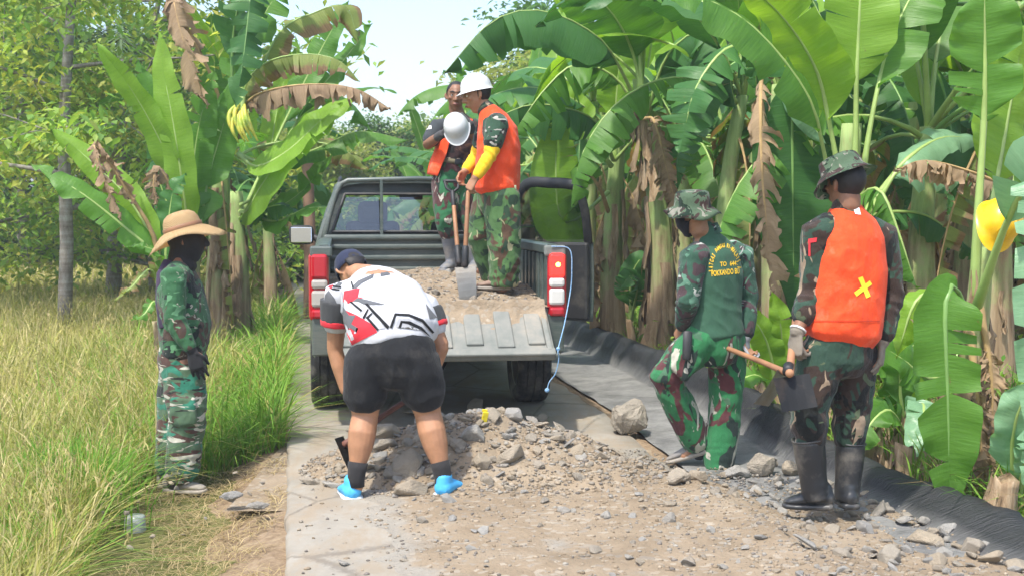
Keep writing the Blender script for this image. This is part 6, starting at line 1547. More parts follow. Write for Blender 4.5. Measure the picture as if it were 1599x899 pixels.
for s_, e_ in ((sl, ell), (sr, elr)): tube(bm, [s_.lerp(chest, .45), s_, s_.lerp(e_, .28), s_.lerp(e_, .5)], [.10, .098, .088, .082], X1, 16)
jr = B.add('jersey', bm, WHITEC, .0085, 4, .0045, [(p(600, 520, .1), .2, V((.4, 0, 1)), .005, .09)], 4, 5)
jb = bvh_of(jr)
G_ = lambda pts: pts
px_ = lambda x, y: (480 + x * .2002, 380 + y * .2002)      # from the enlarged view to photograph pixels
def pol(*a): return [px_(a[i], a[i + 1]) for i in range(0, len(a), 2)]
prints = [
 ('red_shape', REDC, [pol(288, 372, 410, 350, 395, 420, 445, 420, 380, 440, 320, 470, 280, 455), pol(300, 520, 390, 560, 440, 590, 520, 640, 545, 690, 350, 790, 310, 700, 330, 620, 295, 560), pol(165, 300, 225, 285, 185, 360, 160, 340)]),
 ('dark_shape', GREYP, [pol(395, 295, 520, 240, 510, 270, 430, 310, 375, 360, 350, 340), pol(395, 425, 480, 445, 610, 478, 500, 480, 440, 475, 400, 455, 360, 450), pol(570, 222, 620, 225, 650, 245, 570, 260), pol(280, 490, 330, 560, 380, 560, 340, 640, 305, 690, 285, 640), pol(205, 315, 300, 250, 330, 245, 260, 330, 240, 345), pol(320, 610, 400, 660, 350, 640, 385, 690, 330, 650),
   pol(120, 390, 150, 345, 215, 430, 265, 545, 190, 540, 110, 590), pol(920, 470, 960, 520, 1010, 580, 950, 590)]),
 ('black_line', BLACKC, [pol(445, 470, 470, 470, 640, 645, 625, 668), pol(640, 655, 680, 545, 790, 550, 900, 590, 985, 690, 970, 700, 890, 610, 790, 568, 692, 562, 660, 660), pol(708, 655, 728, 600, 800, 605, 890, 650, 960, 730, 880, 670, 780, 625, 740, 618, 728, 658), pol(330, 455, 345, 452, 430, 520, 420, 535), pol(430, 580, 470, 510, 480, 515, 445, 590), pol(465, 590, 480, 580, 560, 670, 545, 680), pol(455, 580, 500, 540, 510, 545, 470, 590), pol(340, 300, 352, 300, 365, 350, 355, 360), pol(200, 330, 270, 340, 262, 352, 200, 345), pol(185, 350, 255, 358, 250, 370, 190, 362)]),
 ('silver_shape', SILV, [pol(185, 375, 275, 370, 285, 470, 275, 560, 235, 500), pol(330, 470, 410, 540, 440, 520, 360, 455), pol(480, 600, 520, 570, 610, 660, 550, 670), pol(690, 645, 712, 580, 790, 585, 880, 625, 930, 680, 800, 620, 722, 612, 705, 655)])]
for nm, mt, ps in prints:
    for p1 in ps: project_poly(B, nm, [p1], jb, mt, {'red_shape': .0024, 'silver_shape': .0032, 'dark_shape': .004, 'black_line': .0048}[nm])
for s_, e_ in ((sl, ell), (sr, elr)):
    bm = bmesh.new(); dd = (e_ - s_).normalized(); tube(bm, [s_ + (e_ - s_) * .02, s_.lerp(e_, .26), s_.lerp(e_, .46)], [(.103, .106), (.098, .102), (.092, .096)], X1, 18, cap=False); o = B.add('sleeve', bm, DKG, .0085, 2, .003, (), 8)
    bm = bmesh.new(); tube(bm, [s_.lerp(e_, .40), s_.lerp(e_, .53)], [(.097, .101), (.092, .097)], X1, 20, cap=False); q2 = B.add('cuff', bm, REDC, .0085, 1); q2.parent = o
bm = bmesh.new(); tube(bm, [p(617, 535, .07), p(617, 558, .05), p(616, 580, .05)], [(.215, .142), (.228, .162), (.212, .145)], SD, 24, p=2.4)
for hp, kn, an, sg in legs: tube(bm, [hp + V((0, .01, .0)), hp.lerp(kn, .3), hp.lerp(kn, .55), hp.lerp(kn, .66), hp.lerp(kn, .70)], [(.122, .16), (.127, .152), (.122, .138), (.120, .13), (.117, .127)], X1, 22)
B.add('shorts', bm, BLACKC, .0085, 12, .006, [(p(615, 585, -.1), .2, V((1, 0, .5)), .008, .10), (legs[0][0].lerp(legs[0][1], .7), .16, V((.5, 0, 1)), .006, .08), (legs[1][0].lerp(legs[1][1], .7), .16, V((-.5, 0, 1)), .006, .08)], 9, 6)
for hp, kn, an, sg in legs:
    bm = bmesh.new(); tube(bm, [an.lerp(kn, .22), an.lerp(kn, .1), an + V((0, 0, -.02)), an + V((0, 0, -.06))], [.056, .051, .047, .046], X1, 18, cap=False); B.add('sock', bm, TIE, raw=True)
for hl, to in ((p(552, 784, -.03), p(540, 770, .23)), (p(689, 779, -.02), p(716, 764, .22))):
    u_, s_ = bmesh.new(), bmesh.new(); shoe(u_, s_, hl, to, Z1, 1, .062, .108)
    o = B.add('shoe', u_, M_blue, .006, 3, .001, (), 2, 12); q2 = B.add('sole', s_, M_bsole, .005, 1); q2.parent = o
    bm = bmesh.new(); d_ = (to - hl).normalized(); ball(bm, hl + d_ * .02 + V((0, 0, .012)), (.036, .03, .016)); q2 = B.add('heel', bm, M_bheel, raw=True); q2.parent = o
bm = bmesh.new(); up = V((-.35, .62, .62)).normalized(); fw = V((-.15, .5, -.75)); c0 = hc + V((0, .01, .012)); f_ = (fw - up * fw.dot(up)).normalized()
lathe(bm, [(.098, -.02), (.100, .01), (.097, .045), (.085, .08), (.062, .105), (.032, .118), (.0005, .12)], c0, up, fw, (1.08, .96), 32); ball(bm, c0 + up * .122, .009, n=8)
bmesh.ops.solidify(bm, geom=bm.faces[:], thickness=.003); cp2 = B.add('cap', bm, M_navy, raw=True)
bm = bmesh.new(); sd_ = up.cross(f_); g = []
for i in range(11):
    a = -1.0 + 2 * i / 10; g.append([bm.verts.new(c0 - up * .018 + f_ * (.104 * cos(a * .95) + .075 * t * cos(a * 1.3)) + sd_ * (.094 * sin(a * .95)) - up * (.012 * t)) for t in (0, .5, 1)])
for i in range(10):
    for j in range(2): bm.faces.new((g[i][j], g[i + 1][j], g[i + 1][j + 1], g[i][j + 1]))
bmesh.ops.solidify(bm, geom=bm.faces[:], thickness=.004); o = B.add('visor', bm, M_navy, raw=True); o.parent = cp2
bm = bmesh.new(); bmesh.ops.create_circle(bm, cap_ends=True, segments=16, radius=.034, matrix=Matrix.Translation(c0 - f_ * .107 + up * .002) @ (-f_).to_track_quat('Z', 'Y').to_matrix().to_4x4()); o = B.add('back_opening', bm, M_hair, raw=True); o.parent = cp2
bm = bmesh.new(); tube(bm, [c0 - f_ * .098 - up * .012, c0 - f_ * .09 - up * .05], [(.062, .022), (.05, .02)], sd_, 12); B.add('hair', bm, M_hair, raw=True)
# his hoe, top-level
t0 = P(655, 612, 7.30); t1 = P(545, 688, 7.05)
T = empty('hoe', t1); tag(T, 'hoe with reddish wooden handle held low by the bending man', 'hoe')
rod('handle', [t0 - t1, (t0 - t1) * .5 + V((0, 0, .01)), V((0, 0, 0)), V((-.03, 0, -.02))], [.015, .016, .018, .019], simple('red_wood', (.16, .065, .045), .6, .25, 7), T)
e_ = P(530, 690, 7.02) - t1; plate('blade', [e_ + V((-.02, -.05, .03)), e_ + V((.06, -.09, -.14)), e_ + V((.09, .07, -.15)), e_ + V((.01, .09, .02))], .006, M_iron, T)

# ================================================================== walking man in the green shirt
Y = 7.7; b0 = P(1122, 742, Y)
Cm = Person(b0, 'man with black mask and boonie hat stepping past in a green lettered shirt', SK3, Y); p = Cm.p
hc = p(1083, 334, -.03); nk = p(1100, 366, .0); head(Cm.bb, hc, V((-.12, .0, 1)), V((-.85, .40, -.22)), 1.0, nk)
SD = V((.80, .60, 0)).normalized()
tube(Cm.bb, [p(1103, 372), p(1112, 400), p(1116, 450), p(1118, 505), p(1120, 530)], [(.10, .06), (.17, .10), (.16, .11), (.145, .11), (.155, .11)], SD, 16)
sl = p(1082, 402, -.13); el = p(1074, 468, -.16); wl = p(1066, 512, .0); sr = p(1156, 398, .13); er = p(1167, 465, .14); wr2 = p(1164, 528, .05)
for s_, e_, w_ in ((sl, el, wl), (sr, er, wr2)): tube(Cm.bb, [s_, s_.lerp(e_, .5), e_, e_.lerp(w_, .5), w_], [.052, .048, .042, .038, .028], X1, 12)
hand(Cm.bb, wl, V((-.3, .6, -.7)), V((.6, .4, 0)), V((-.5, -.5, .4)), .6); hand(Cm.bb, wr2, V((.05, -.1, -1)), V((.6, -.5, 0)), V((-.4, -.8, 0)), .9)
legC = ((p(1100, 525, -.05), p(1040, 588, -.02), p(1088, 690, .10)), (p(1136, 525, .08), p(1134, 625, .08), p(1122, 728, .06)))
for hp, kn, an in legC: tube(Cm.bb, [hp, hp.lerp(kn, .5), kn, kn.lerp(an, .4), an], [.085, .076, .056, .052, .036], X1, 14)
tube(Cm.bb, [legC[0][2], p(1068, 712, .10)], [.036, .03], X1, 10); tube(Cm.bb, [legC[1][2], p(1105, 742, .12)], [.036, .03], X1, 10)
rootC = Cm.finish_body()
bm = bmesh.new()
tube(bm, [p(1101, 366), p(1107, 380), p(1113, 400), p(1117, 430), p(1117, 468), p(1117, 500), p(1118, 522)], [(.07, .062), (.125, .08), (.185, .108), (.19, .122), (.178, .122), (.178, .128), (.19, .138)], SD, 24, p=2.3)
tube(bm, [p(1099, 357), p(1102, 372)], [(.066, .066), (.078, .074)], SD, 18)
Cs = Cm.add('shirt', bm, GREEN, .0085, 3, .006, [(p(1118, 500), .22, V((.3, 0, 1)), .007, .07), (p(1095, 410, -.1), .12, V((1, 0, .6)), .006, .05)], 11)
cb = bvh_of(Cs)
for s_, e_, w_, nm in ((sl, el, wl, 0), (sr, er, wr2, 1)):
    bm = bmesh.new(); tube(bm, [s_.lerp(p(1110, 396), .32) + V((0, 0, .01)), s_, s_.lerp(e_, .5), e_, e_.lerp(w_, .5), e_.lerp(w_, .9)], [.080, .084, .074, .067, .060, .048], X1, 18)
    Cm.add('sleeve', bm, camo('camo_sleeve', (.035, .09, .06), [((.065, .04, .045), 7, .53, 1.2, (1, 1, 1)), ((.015, .025, .022), 8, .57, 5.2, (1, 1, 1)), ((.10, .22, .15), 9, .6, 7.7, (1, 1, 1)), ((.40, .42, .38), 11, .65, 9.2, (1, 1, 1.6))]) if nm == 0 else bpy.data.materials['camo_sleeve'], .0085, 3, .005, [(e_, .13, e_ - w_, .008, .05), (s_, .1, s_ - e_, .006, .05)], 12 + nm)
bm = bmesh.new(); tube(bm, [p(1102, 352, .02), p(1106, 368, .02)], [(.074, .07), (.092, .082)], SD, 20, cap=False); Cm.add('collar', bm, bpy.data.materials['camo_sleeve'], .007, 2, .003, (), 3, 12)
# lettering on the back
def text_mesh_2d(ch, size):
    cu = bpy.data.curves.new('t', 'FONT'); cu.body = ch; cu.size = size; cu.align_x = 'CENTER'; cu.align_y = 'BOTTOM_BASELINE' if False else 'BOTTOM'; cu.offset = size * .03
    o = bpy.data.objects.new('t', cu); C.objects.link(o); dg = bpy.context.evaluated_depsgraph_get(); me = bpy.data.meshes.new_from_object(o.evaluated_get(dg)); bpy.data.objects.remove(o); bpy.data.curves.remove(cu)
    vs_ = [v_.co.copy() for v_ in me.vertices]; fs = [tuple(f_.vertices) for f_ in me.polygons]; bpy.data.meshes.remove(me); return vs_, fs
def letters(pr, name, items, bvh, mat, off=.004):
    """items: (char, px, py, height px, angle, x-squash)"""
    bm = bmesh.new()
    for ch, x, y, h_, a, sq in items:
        vs_, fs = text_mesh_2d(ch, h_ * 1.38)
        q = []
        for v_ in vs_:
            vx, vy = v_.x * sq, v_.y; xx = x + vx * cos(a) + vy * sin(a); yy = y + vx * sin(a) - vy * cos(a)
            d = ray(xx, yy); hit = bvh.ray_cast(CAMPOS, d); pt = hit[0] if hit[0] is not None else P(xx, yy, pr.Y - .1)
            q.append(bm.verts.new(pt - d * off - pr.base))
        for f_ in fs:
            try: bm.faces.new([q[i] for i in f_])
            except ValueError: pass
    return from_bm(name, bm, mat, pr.root)
arch = 'SATGAS PAMTAS RI-MALAYSIA'; it = []
for i, ch in enumerate(arch):
    if ch == ' ': continue
    t = i / (len(arch) - 1); th = pi * (1.03 - 1.02 * t); cxp, cyp, rx, ry = 1133, 419, 18.0, 31.0
    it.append((ch, cxp + rx * cos(th) - 1.5 * t, cyp - ry * sin(th), 6.6, atan2(rx * cos(th), ry * sin(th)) * 1.0 if True else 0, .52))
letters(Cm, 'arched_lettering', it, cb, M_gold)
letters(Cm, 'number_lettering', [('TO', 1130, 417.5, 7.0, -.08, .75), ('644', 1145, 416.5, 7.0, -.06, .7)], cb, M_gold)
letters(Cm, 'base_lettering', [('POK', 1117.5, 433, 8.6, -.1, .52), ('KANDO', 1135, 431, 8.6, -.09, .50), ('BU', 1151.5, 429.5, 8.6, -.08, .5)], cb, M_gold)
bm = bmesh.new(); tube(bm, [p(1117, 500), p(1119, 525), p(1121, 550)], [(.155, .12), (.168, .135), (.155, .13)], SD, 20)
for hp, kn, an in legC: tube(bm, [hp, hp.lerp(kn, .5), kn, kn.lerp(an, .45), kn.lerp(an, .85), kn.lerp(an, 1.0)], [(.115, .12), (.115, .115), (.098, .100), (.098, .098), (.095, .098), (.086, .09)], X1, 18)
kn = legC[0][1]; box(bm, legC[0][0].lerp(kn, .55) + V((.0, -.11, -.02)), (.13, .03, .16), (0, .7, 0), bev=.012)
Cm.add('trousers', bm, C_C, .0085, 3, .007, [(kn, .17, V((.6, 0, 1)), .010, .06), (legC[1][1], .18, Z1, .008, .07), (legC[0][0], .16, V((1, 0, .6)), .008, .07), (legC[1][2], .14, Z1, .008, .05), (legC[0][2], .12, Z1, .006, .05)], 13)
bm = bmesh.new(); tube(bm, [p(1074, 518, -.17), p(1072, 560, -.2)], [(.028, .012), (.026, .012)], X1, 10); Cm.add('knife_sheath', bm, M_black, raw=True)
for hl, to in ((p(1116, 704, .06), p(1042, 726, .16)), (p(1132, 750, .04), p(1092, 752, .18))):
    u_, s_ = bmesh.new(), bmesh.new(); shoe(u_, s_, hl, to, Z1, 1, .05, .09); o = Cm.add('shoe', u_, M_shoe, .006, 3, .001, (), 2, 12); q2 = Cm.add('sole', s_, M_sole, .006, 1); q2.parent = o
bm = bmesh.new(); hand(bm, wr2 + V((0, 0, -.005)), V((.05, -.1, -1)), V((.6, -.5, 0)), V((-.4, -.8, 0)), .9, 1.13); tube(bm, [wr2.lerp(er, .15), wr2], [.036, .036], X1, 12); Cm.add('glove', bm, M_glovel, .005, 1)
for an in (legC[0][2], legC[1][2]):
    bm = bmesh.new(); tube(bm, [an + V((.02, 0, -.08)), an + V((0, 0, .03))], [.043, .048], X1, 14); Cm.add('sock', bm, TIE, raw=True)
# mask, hair, hat
fw = V((-.85, .40, -.22)).normalized(); hu = V((-.12, 0, 1)).normalized(); fw = (fw - hu * fw.dot(hu)).normalized(); sdv = hu.cross(fw); qh = lambda x, y, z: hc + sdv * x + fw * y + hu * z
bm = bmesh.new(); tube(bm, [qh(0, .03, .005), qh(0, .036, -.035), qh(0, .042, -.075), qh(0, .044, -.112)], [(.073, .078), (.076, .080), (.066, .068), (.036, .036)], sdv, 18); bmesh.ops.delete(bm, geom=[v_ for v_ in bm.verts if (v_.co - hc).dot(fw) < .005], context='VERTS'); o = Cm.add('face_mask', bm, M_mask, raw=True)
bm = bmesh.new()
for s_ in (1, -1): tube(bm, [qh(s_ * .072, .03, -.005), qh(s_ * .082, -.01, .012), qh(s_ * .078, -.022, -.012), qh(s_ * .07, .03, -.055)], [.003] * 4, hu, 6)
q2 = Cm.add('ear_loop', bm, M_mask, raw=True); q2.parent = o
hair_cap(Cm, qh, None, 1, -.035, .02)
bm = bmesh.new(); hb = hc + hu * .040 + V((0, 0, 0)); up = V((-.02, -.12, 1)).normalized()
def bw(th, r, z): return (.006 * sin(5 * th + 1), (.012 * sin(2 * th + 1.2) + .010 * sin(5 * th)) * sm(.10, .16, r))
lathe(bm, [(.165, -.045), (.140, -.024), (.118, -.006), (.104, .004), (.101, .03), (.098, .062), (.090, .088), (.07, .098), (.03, .104), (.0005, .105)], hb, up, fw, (1.06, .97), 40, bw); bmesh.ops.solidify(bm, geom=bm.faces[:], thickness=.004); Cm.add('boonie_hat', bm, C_H, raw=True)
# tool behind him: hoe with pale blade
t0 = P(1160, 552, 7.55); t1 = P(1222, 578, 7.0)
T = empty('hoe', t1); tag(T, 'hoe with silver blade and brown handle carried by the green shirted man', 'hoe')
rod('handle', [t0 - t1 + V((-.12, .1, .04)), (t0 - t1) * .5, V((.02, -.02, -.01))], [.015, .016, .019], M_hwood, T)
bl = lambda x, y, d: P(x, y, d) - t1
plate('blade', [bl(1214, 576, 7.0), bl(1176, 630, 6.95), bl(1200, 634, 7.12), bl(1228, 586, 7.1)], .005, M_blade, T, bulge=.01)

# ================================================================== man in the orange vest, back to us
Y = 6.3; b0 = P(1290, 793, Y)
D = Person(b0, 'man seen from behind in orange vest with yellow cross and black rubber boots', SK2, Y); p = D.p
hc = p(1320, 290, .0); nk = p(1320, 330, .0); head(D.bb, hc, V((0, .05, 1)), V((-.55, .85, -.12)), 1.0, nk)
SD = V((.97, .22, 0)).normalized()
tube(D.bb, [p(1322, 335), p(1325, 360), p(1322, 430), p(1315, 500), p(1310, 535)], [(.10, .06), (.18, .10), (.165, .115), (.15, .11), (.155, .11)], SD, 16)
sl = p(1277, 362, -.03); el = p(1270, 455, -.02); wl = p(1244, 520, -.10); sr = p(1376, 366, .06); er = p(1390, 455, .06); wr3 = p(1377, 535, .0)
for s_, e_, w_ in ((sl, el, wl), (sr, er, wr3)): tube(D.bb, [s_, s_.lerp(e_, .5), e_, e_.lerp(w_, .5), w_], [.054, .05, .042, .038, .028], X1, 12)
hand(D.bb, wl, V((-.1, -.15, -1)), V((.55, .4, .2)), V((.2, .9, 0)), 1.0); hand(D.bb, wr3, V((-.05, -.05, -1)), V((-.8, .3, 0)), V((0, .9, 0)), .35)
legD = ((p(1285, 545, -.01), p(1262, 640, -.03), p(1272, 755, -.02)), (p(1336, 545, .07), p(1329, 640, .08), p(1322, 760, .08)))
for hp, kn, an in legD: tube(D.bb, [hp, hp.lerp(kn, .5), kn, kn.lerp(an, .4), an], [.085, .076, .056, .052, .036], X1, 14)
tube(D.bb, [legD[0][2], p(1262, 782, .0)], [.036, .03], X1, 10); tube(D.bb, [legD[1][2], p(1312, 780, .18)], [.036, .03], X1, 10)
D.finish_body()
bm = bmesh.new(); tube(bm, [p(1320, 330), p(1322, 346), p(1325, 372), p(1323, 420), p(1318, 470), p(1314, 515)], [(.085, .07), (.14, .085), (.185, .11), (.175, .12), (.165, .12), (.17, .12)], SD, 22, p=2.3)
for s_, e_, w_ in ((sl, el, wl), (sr, er, wr3)): tube(bm, [s_.lerp(p(1325, 360), .35) + V((0, 0, .012)), s_, s_.lerp(e_, .5), e_, e_.lerp(w_, .45), e_.lerp(w_, .62 if s_ is sl else .85)], [.078, .083, .074, .067, .062, .056], X1, 18)
tube(bm, [p(1320, 318), p(1321, 334)], [(.064, .064), (.08, .074)], SD, 16)
Ds = D.add('jacket', bm, C_D, .0085, 3, .006, [(el, .14, el - wl, .009, .05), (er, .14, er - wr3, .009, .05), (sl, .1, sl - el, .006, .05)], 15); db = bvh_of(Ds)
bm = bmesh.new(); tube(bm, [p(1321, 336), p(1323, 350), p(1326, 372), p(1325, 420), p(1321, 470), p(1316, 505), p(1314, 519)], [(.10, .085), (.135, .105), (.165, .135), (.185, .148), (.188, .150), (.192, .152), (.194, .153)], SD, 26, p=2.5)
Dv = D.add('vest', bm, ORANGE, .0085, 3, .0065, [(p(1318, 495, -.1), .2, V((.2, 0, 1)), .007, .08), (p(1330, 400, -.1), .25, V((1, 0, .8)), .007, .09), (p(1290, 440, -.1), .2, V((1, 0, .3)), .007, .07)], 17, 6); dvb = bvh_of(Dv)
pz = lambda *a: [(1160 + a[i] * .3226, 430 + a[i + 1] * .3226) for i in range(0, len(a), 2)]
project_poly(D, 'tape_cross', [pz(556, 12, 578, 4, 616, 100, 596, 110), pz(612, 24, 624, 42, 548, 102, 536, 82)], dvb, M_tape, .004)
project_poly(D, 'white_tag', [[(1331, 323), (1341, 325), (1344, 336), (1335, 335)]], dvb, M_flagw, .004)
project_poly(D, 'vest_pocket_seam', [[(1262, 500), (1388, 500), (1388, 502), (1262, 502)][:4]], dvb, cloth('vest_seam', (.55, .045, .012), .1), .003)
project_poly(D, 'flag_patch', [[(1263, 373), (1276, 371), (1275, 378), (1262, 380)], [(1263, 380), (1266, 380), (1266, 400), (1263, 400)]], db, M_flagr, .004)
bm = bmesh.new(); tube(bm, [p(1314, 512), p(1311, 535), p(1310, 562)], [(.165, .125), (.175, .135), (.165, .13)], SD, 20)
for hp, kn, an in legD: tube(bm, [hp, hp.lerp(kn, .5), kn, kn.lerp(an, .22), kn.lerp(an, .42)], [(.112, .12), (.108, .112), (.094, .098), (.088, .09), (.072, .075)], X1, 18)
D.add('trousers', bm, C_D, .0085, 3, .008, [(legD[0][1], .17, Z1, .010, .06), (legD[1][1], .17, Z1, .010, .06), (p(1310, 575, -.05), .14, V((1, 0, -1)), .008, .06), (p(1265, 680), .1, Z1, .009, .045)], 19)
boot(D, p(1262, 686, -.03), p(1272, 762, -.02), p(1300, 795, -.04), p(1222, 793, .04), M_rubber, .078)
boot(D, p(1328, 692, .08), p(1323, 765, .08), p(1330, 796, .0), p(1312, 782, .26), M_rubber, .074)
for w_, e_, dr_, pn_, sd_, cu in ((wl, el, V((-.1, -.15, -1)), V((.55, .4, .2)), V((.2, .9, 0)), 1.0), (wr3, er, V((-.05, -.05, -1)), V((-.8, .3, 0)), V((0, .9, 0)), .35)):
    bm = bmesh.new(); hand(bm, w_ + V((0, 0, -.004)), dr_, pn_, sd_, cu, 1.15); tube(bm, [w_.lerp(e_, .10), w_], [.036, .037], X1, 12); gl = D.add('glove', bm, M_gloveg, .005, 1)
    bm = bmesh.new(); c_ = w_.lerp(e_, .09); a_, b2 = frame_of(e_ - w_, X1); tube(bm, [c_ + a_ * cos(t) * .038 + b2 * sin(t) * .038 for t in [2 * pi * i / 16 for i in range(17)]], [.005] * 17, Z1, 6, cap=False); o = D.add('glove_cuff', bm, M_flagw, raw=True); o.parent = gl
hu = V((0, .05, 1)).normalized(); fw = V((-.55, .85, -.12)); fw = (fw - hu * fw.dot(hu)).normalized(); sdv = hu.cross(fw); qh = lambda x, y, z: hc + sdv * x + fw * y + hu * z
hair_cap(D, qh, None, 1, -.075, .03, (.082, .100, .094))
bm = bmesh.new(); up = V((-.34, .42, 1)).normalized(); hb = hc + V((-.006, .012, .062))
def cw(th, r, z): return (.004 * sin(4 * th) + .012 * max(0, cos(th)) * (r > .11), (.010 * sin(2 * th) - .012 * cos(th)) * sm(.10, .15, r))
lathe(bm, [(.150, -.042), (.130, -.024), (.112, -.004), (.102, .012), (.098, .05), (.092, .074), (.070, .084), (.03, .088), (.0005, .088)], hb, up, V((-1, .2, 0)), (1.08, .98), 36, cw); bmesh.ops.solidify(bm, geom=bm.faces[:], thickness=.004); D.add('camouflage_hat', bm, C_H, raw=True)
# hoe in his left hand: blade hangs behind, shaft runs forward
t1 = P(1231, 577, 6.05); t0 = P(1246, 470, 6.65)
T = empty('hoe', t1); tag(T, 'hoe with square black blade held in the gloved hand of the vested man', 'hoe')
rod('handle', [t0 - t1, (t0 - t1) * .45, V((0, -.03, -.015))], [.016, .017, .021], M_hwood, T)
bm = bmesh.new(); d_ = (t0 - t1).normalized(); tube(bm, [V((0, 0, 0)) - d_ * .02, d_ * .035], [.027, .026], X1, 16, cap=False); from_bm('socket', bm, M_iron, T, smooth=True)
bl = lambda x, y, d: P(x, y, d) - t1
plate('blade', [bl(1207, 590, 6.05), bl(1264, 582, 6.07), bl(1277, 634, 6.0), bl(1222, 643, 5.98)], .006, M_iron, T, bulge=.008)

# ================================================================== the two men on the truck
def on_load(px, dY):      # height of the load under a pixel column at a depth
    x = (px - CX) * dY / FPX; l = TM4.inverted() @ V((x, dY, 0)); return TR.location.z + load_h(max(-.74, min(.74, l.x)), max(LEN0, min(LEN1 - .06, l.y)))
Y = 10.75; b0 = P(712, 428, Y); b0.z = on_load(700, Y) - .01
E = Person(b0, 'man on the truck facing us bareheaded, holding a white helmet before his chest', SK2, Y); p = E.p
hc = p(712, 151); nk = p(716, 184, .03); E_up = V((.05, -.10, 1)); E_fw = V((.05, -1, -.22))
qE, axE = head(E.bb, hc, E_up, E_fw, 1.0, nk)
tube(E.bb, [p(718, 188, .03), p(720, 205, .03), p(718, 235, .03), p(714, 258, .03), p(712, 275, .03)], [(.10, .06), (.18, .10), (.16, .11), (.15, .11), (.155, .11)], X1, 16)
sl = p(684, 200, .0); el = p(668, 226, -.06); wl = p(690, 210, -.27); sr = p(752, 200, .02); er = p(749, 232, -.12); wr4 = p(733, 193, -.26)
for s_, e_, w_ in ((sl, el, wl), (sr, er, wr4)): tube(E.bb, [s_, s_.lerp(e_, .5), e_, e_.lerp(w_, .5), w_], [.058, .054, .045, .041, .030], X1, 12)
hand(E.bb, wl, V((.8, -.2, .15)), V((.3, .5, .2)), V((0, 0, 1)), .55); hand(E.bb, wr4, V((-.6, -.25, .65)), V((-.3, .3, -.6)), V((-.5, 0, .3)), .55)
legE = ((p(694, 282, .02), p(697, 345, -.05), p(706, 405, .04)), (p(728, 282, .04), p(738, 345, .04), p(742, 408, .08)))
for hp, kn, an in legE: tube(E.bb, [hp, hp.lerp(kn, .5), kn, kn.lerp(an, .4), an], [.085, .076, .056, .052, .036], X1, 14)
for (hp, kn, an), to in zip(legE, (p(692, 424, -.08), p(745, 424, -.08))): tube(E.bb, [an, to], [.036, .03], X1, 10)
E.finish_body(); face_details(E, qE); hair_cap(E, qE, axE, 1, -.005, .058, (.079, .098, .093))
bm = bmesh.new(); tube(bm, [p(717, 186, .03), p(719, 195, .03), p(720, 208, .03), p(718, 232, .03), p(714, 256, .03)], [(.085, .07), (.14, .085), (.185, .11), (.175, .12), (.168, .118)], X1, 22, p=2.3)
Et = E.add('t_shirt', bm, C_T, .0085, 3, .005, [(p(716, 245), .18, Z1, .006, .06)], 21)
for s_, e_, m_ in ((sl, el, CHAR), (sr, er, C_D)):
    bm = bmesh.new(); tube(bm, [s_.lerp(p(719, 205, .03), .35) + V((0, 0, .01)), s_, s_.lerp(e_, .5), s_.lerp(e_, .78)], [.080, .084, .076, .070], X1, 18); o = E.add('sleeve', bm, m_, .0085, 3, .004, (), 22)
    if m_ is CHAR:
        sb = bvh_of(o); fr_ = project_poly(E, 'flag_patch', [[(666, 193), (674, 192), (674, 197), (666, 198)]], sb, M_flagr, .005); project_poly(E, 'flag_patch', [[(666, 198), (674, 197), (674, 202), (666, 203)]], sb, M_flagw, .005)
def vest_panel(pr, rings, a0, a1, side, name='vest_front'):
    bm = bmesh.new(); g = []
    for i, (c_, ra, rb) in enumerate(rings):
        t_ = (rings[min(i + 1, len(rings) - 1)][0] - rings[max(i - 1, 0)][0]).normalized(); a_, b2 = frame_of(t_, side); k0, k1 = (a0[i], a1[i]) if isinstance(a0, (list, tuple)) else (a0, a1)
        g.append([bm.verts.new(c_ + a_ * ra * cos(k0 + (k1 - k0) * j / 12) + b2 * rb * sin(k0 + (k1 - k0) * j / 12)) for j in range(13)])
    for i in range(len(g) - 1):
        for j in range(12): bm.faces.new((g[i][j], g[i][j + 1], g[i + 1][j + 1], g[i + 1][j]))
    bmesh.ops.subdivide_edges(bm, edges=bm.edges[:], cuts=2, use_grid_fill=True, smooth=.6)
    for v_ in bm.verts: v_.co += V((noise.noise(v_.co * 9), noise.noise(v_.co * 9 + V((5, 0, 0))), 0)) * .008
    bmesh.ops.solidify(bm, geom=bm.faces[:], thickness=.006); return pr.add(name, bm, ORANGE, raw=True)
RV = [(p(718, 189, .03), .11, .10), (p(719, 200, .03), .165, .125), (p(719, 215, .03), .19, .145), (p(717, 240, .03), .205, .16), (p(712, 262, .03), .22, .17), (p(708, 281, .03), .225, .175)]
# tangent points down: frame a = +x, b = t x a; front (-y) side is where sin is positive for a downward tangent
vest_panel(E, RV, [2.0, 2.0, 2.0, 2.05, 2.1, 2.2], [2.75, 2.85, 3.0, 3.25, 3.4, 3.4], X1); vest_panel(E, RV, [1.1, 1.05, 1.0, .95, .9, .85], [.35, .25, .1, -.1, -.2, -.2], X1); vest_panel(E, RV, -.05, -3.1, X1, 'vest_back')
bm = bmesh.new(); tube(bm, [p(714, 250, .03), p(713, 257, .03)], [(.176, .128), (.178, .130)], X1, 24, cap=False); o = E.add('belt', bm, cloth('webbing_belt', (.16, .14, .09), .1), raw=True)
bm = bmesh.new(); box(bm, p(716, 253, -.105), (.06, .02, .045), bev=.006); q2 = E.add('buckle', bm, M_iron, raw=True); q2.parent = o
bm = bmesh.new(); tube(bm, [p(714, 254, .03), p(712, 272, .03), p(712, 292, .03)], [(.165, .12), (.178, .135), (.165, .13)], X1, 20)
for hp, kn, an in legE: tube(bm, [hp, hp.lerp(kn, .5), kn, kn.lerp(an, .2), kn.lerp(an, .36)], [(.112, .12), (.108, .112), (.09, .098), (.082, .086), (.070, .073)], X1, 18)
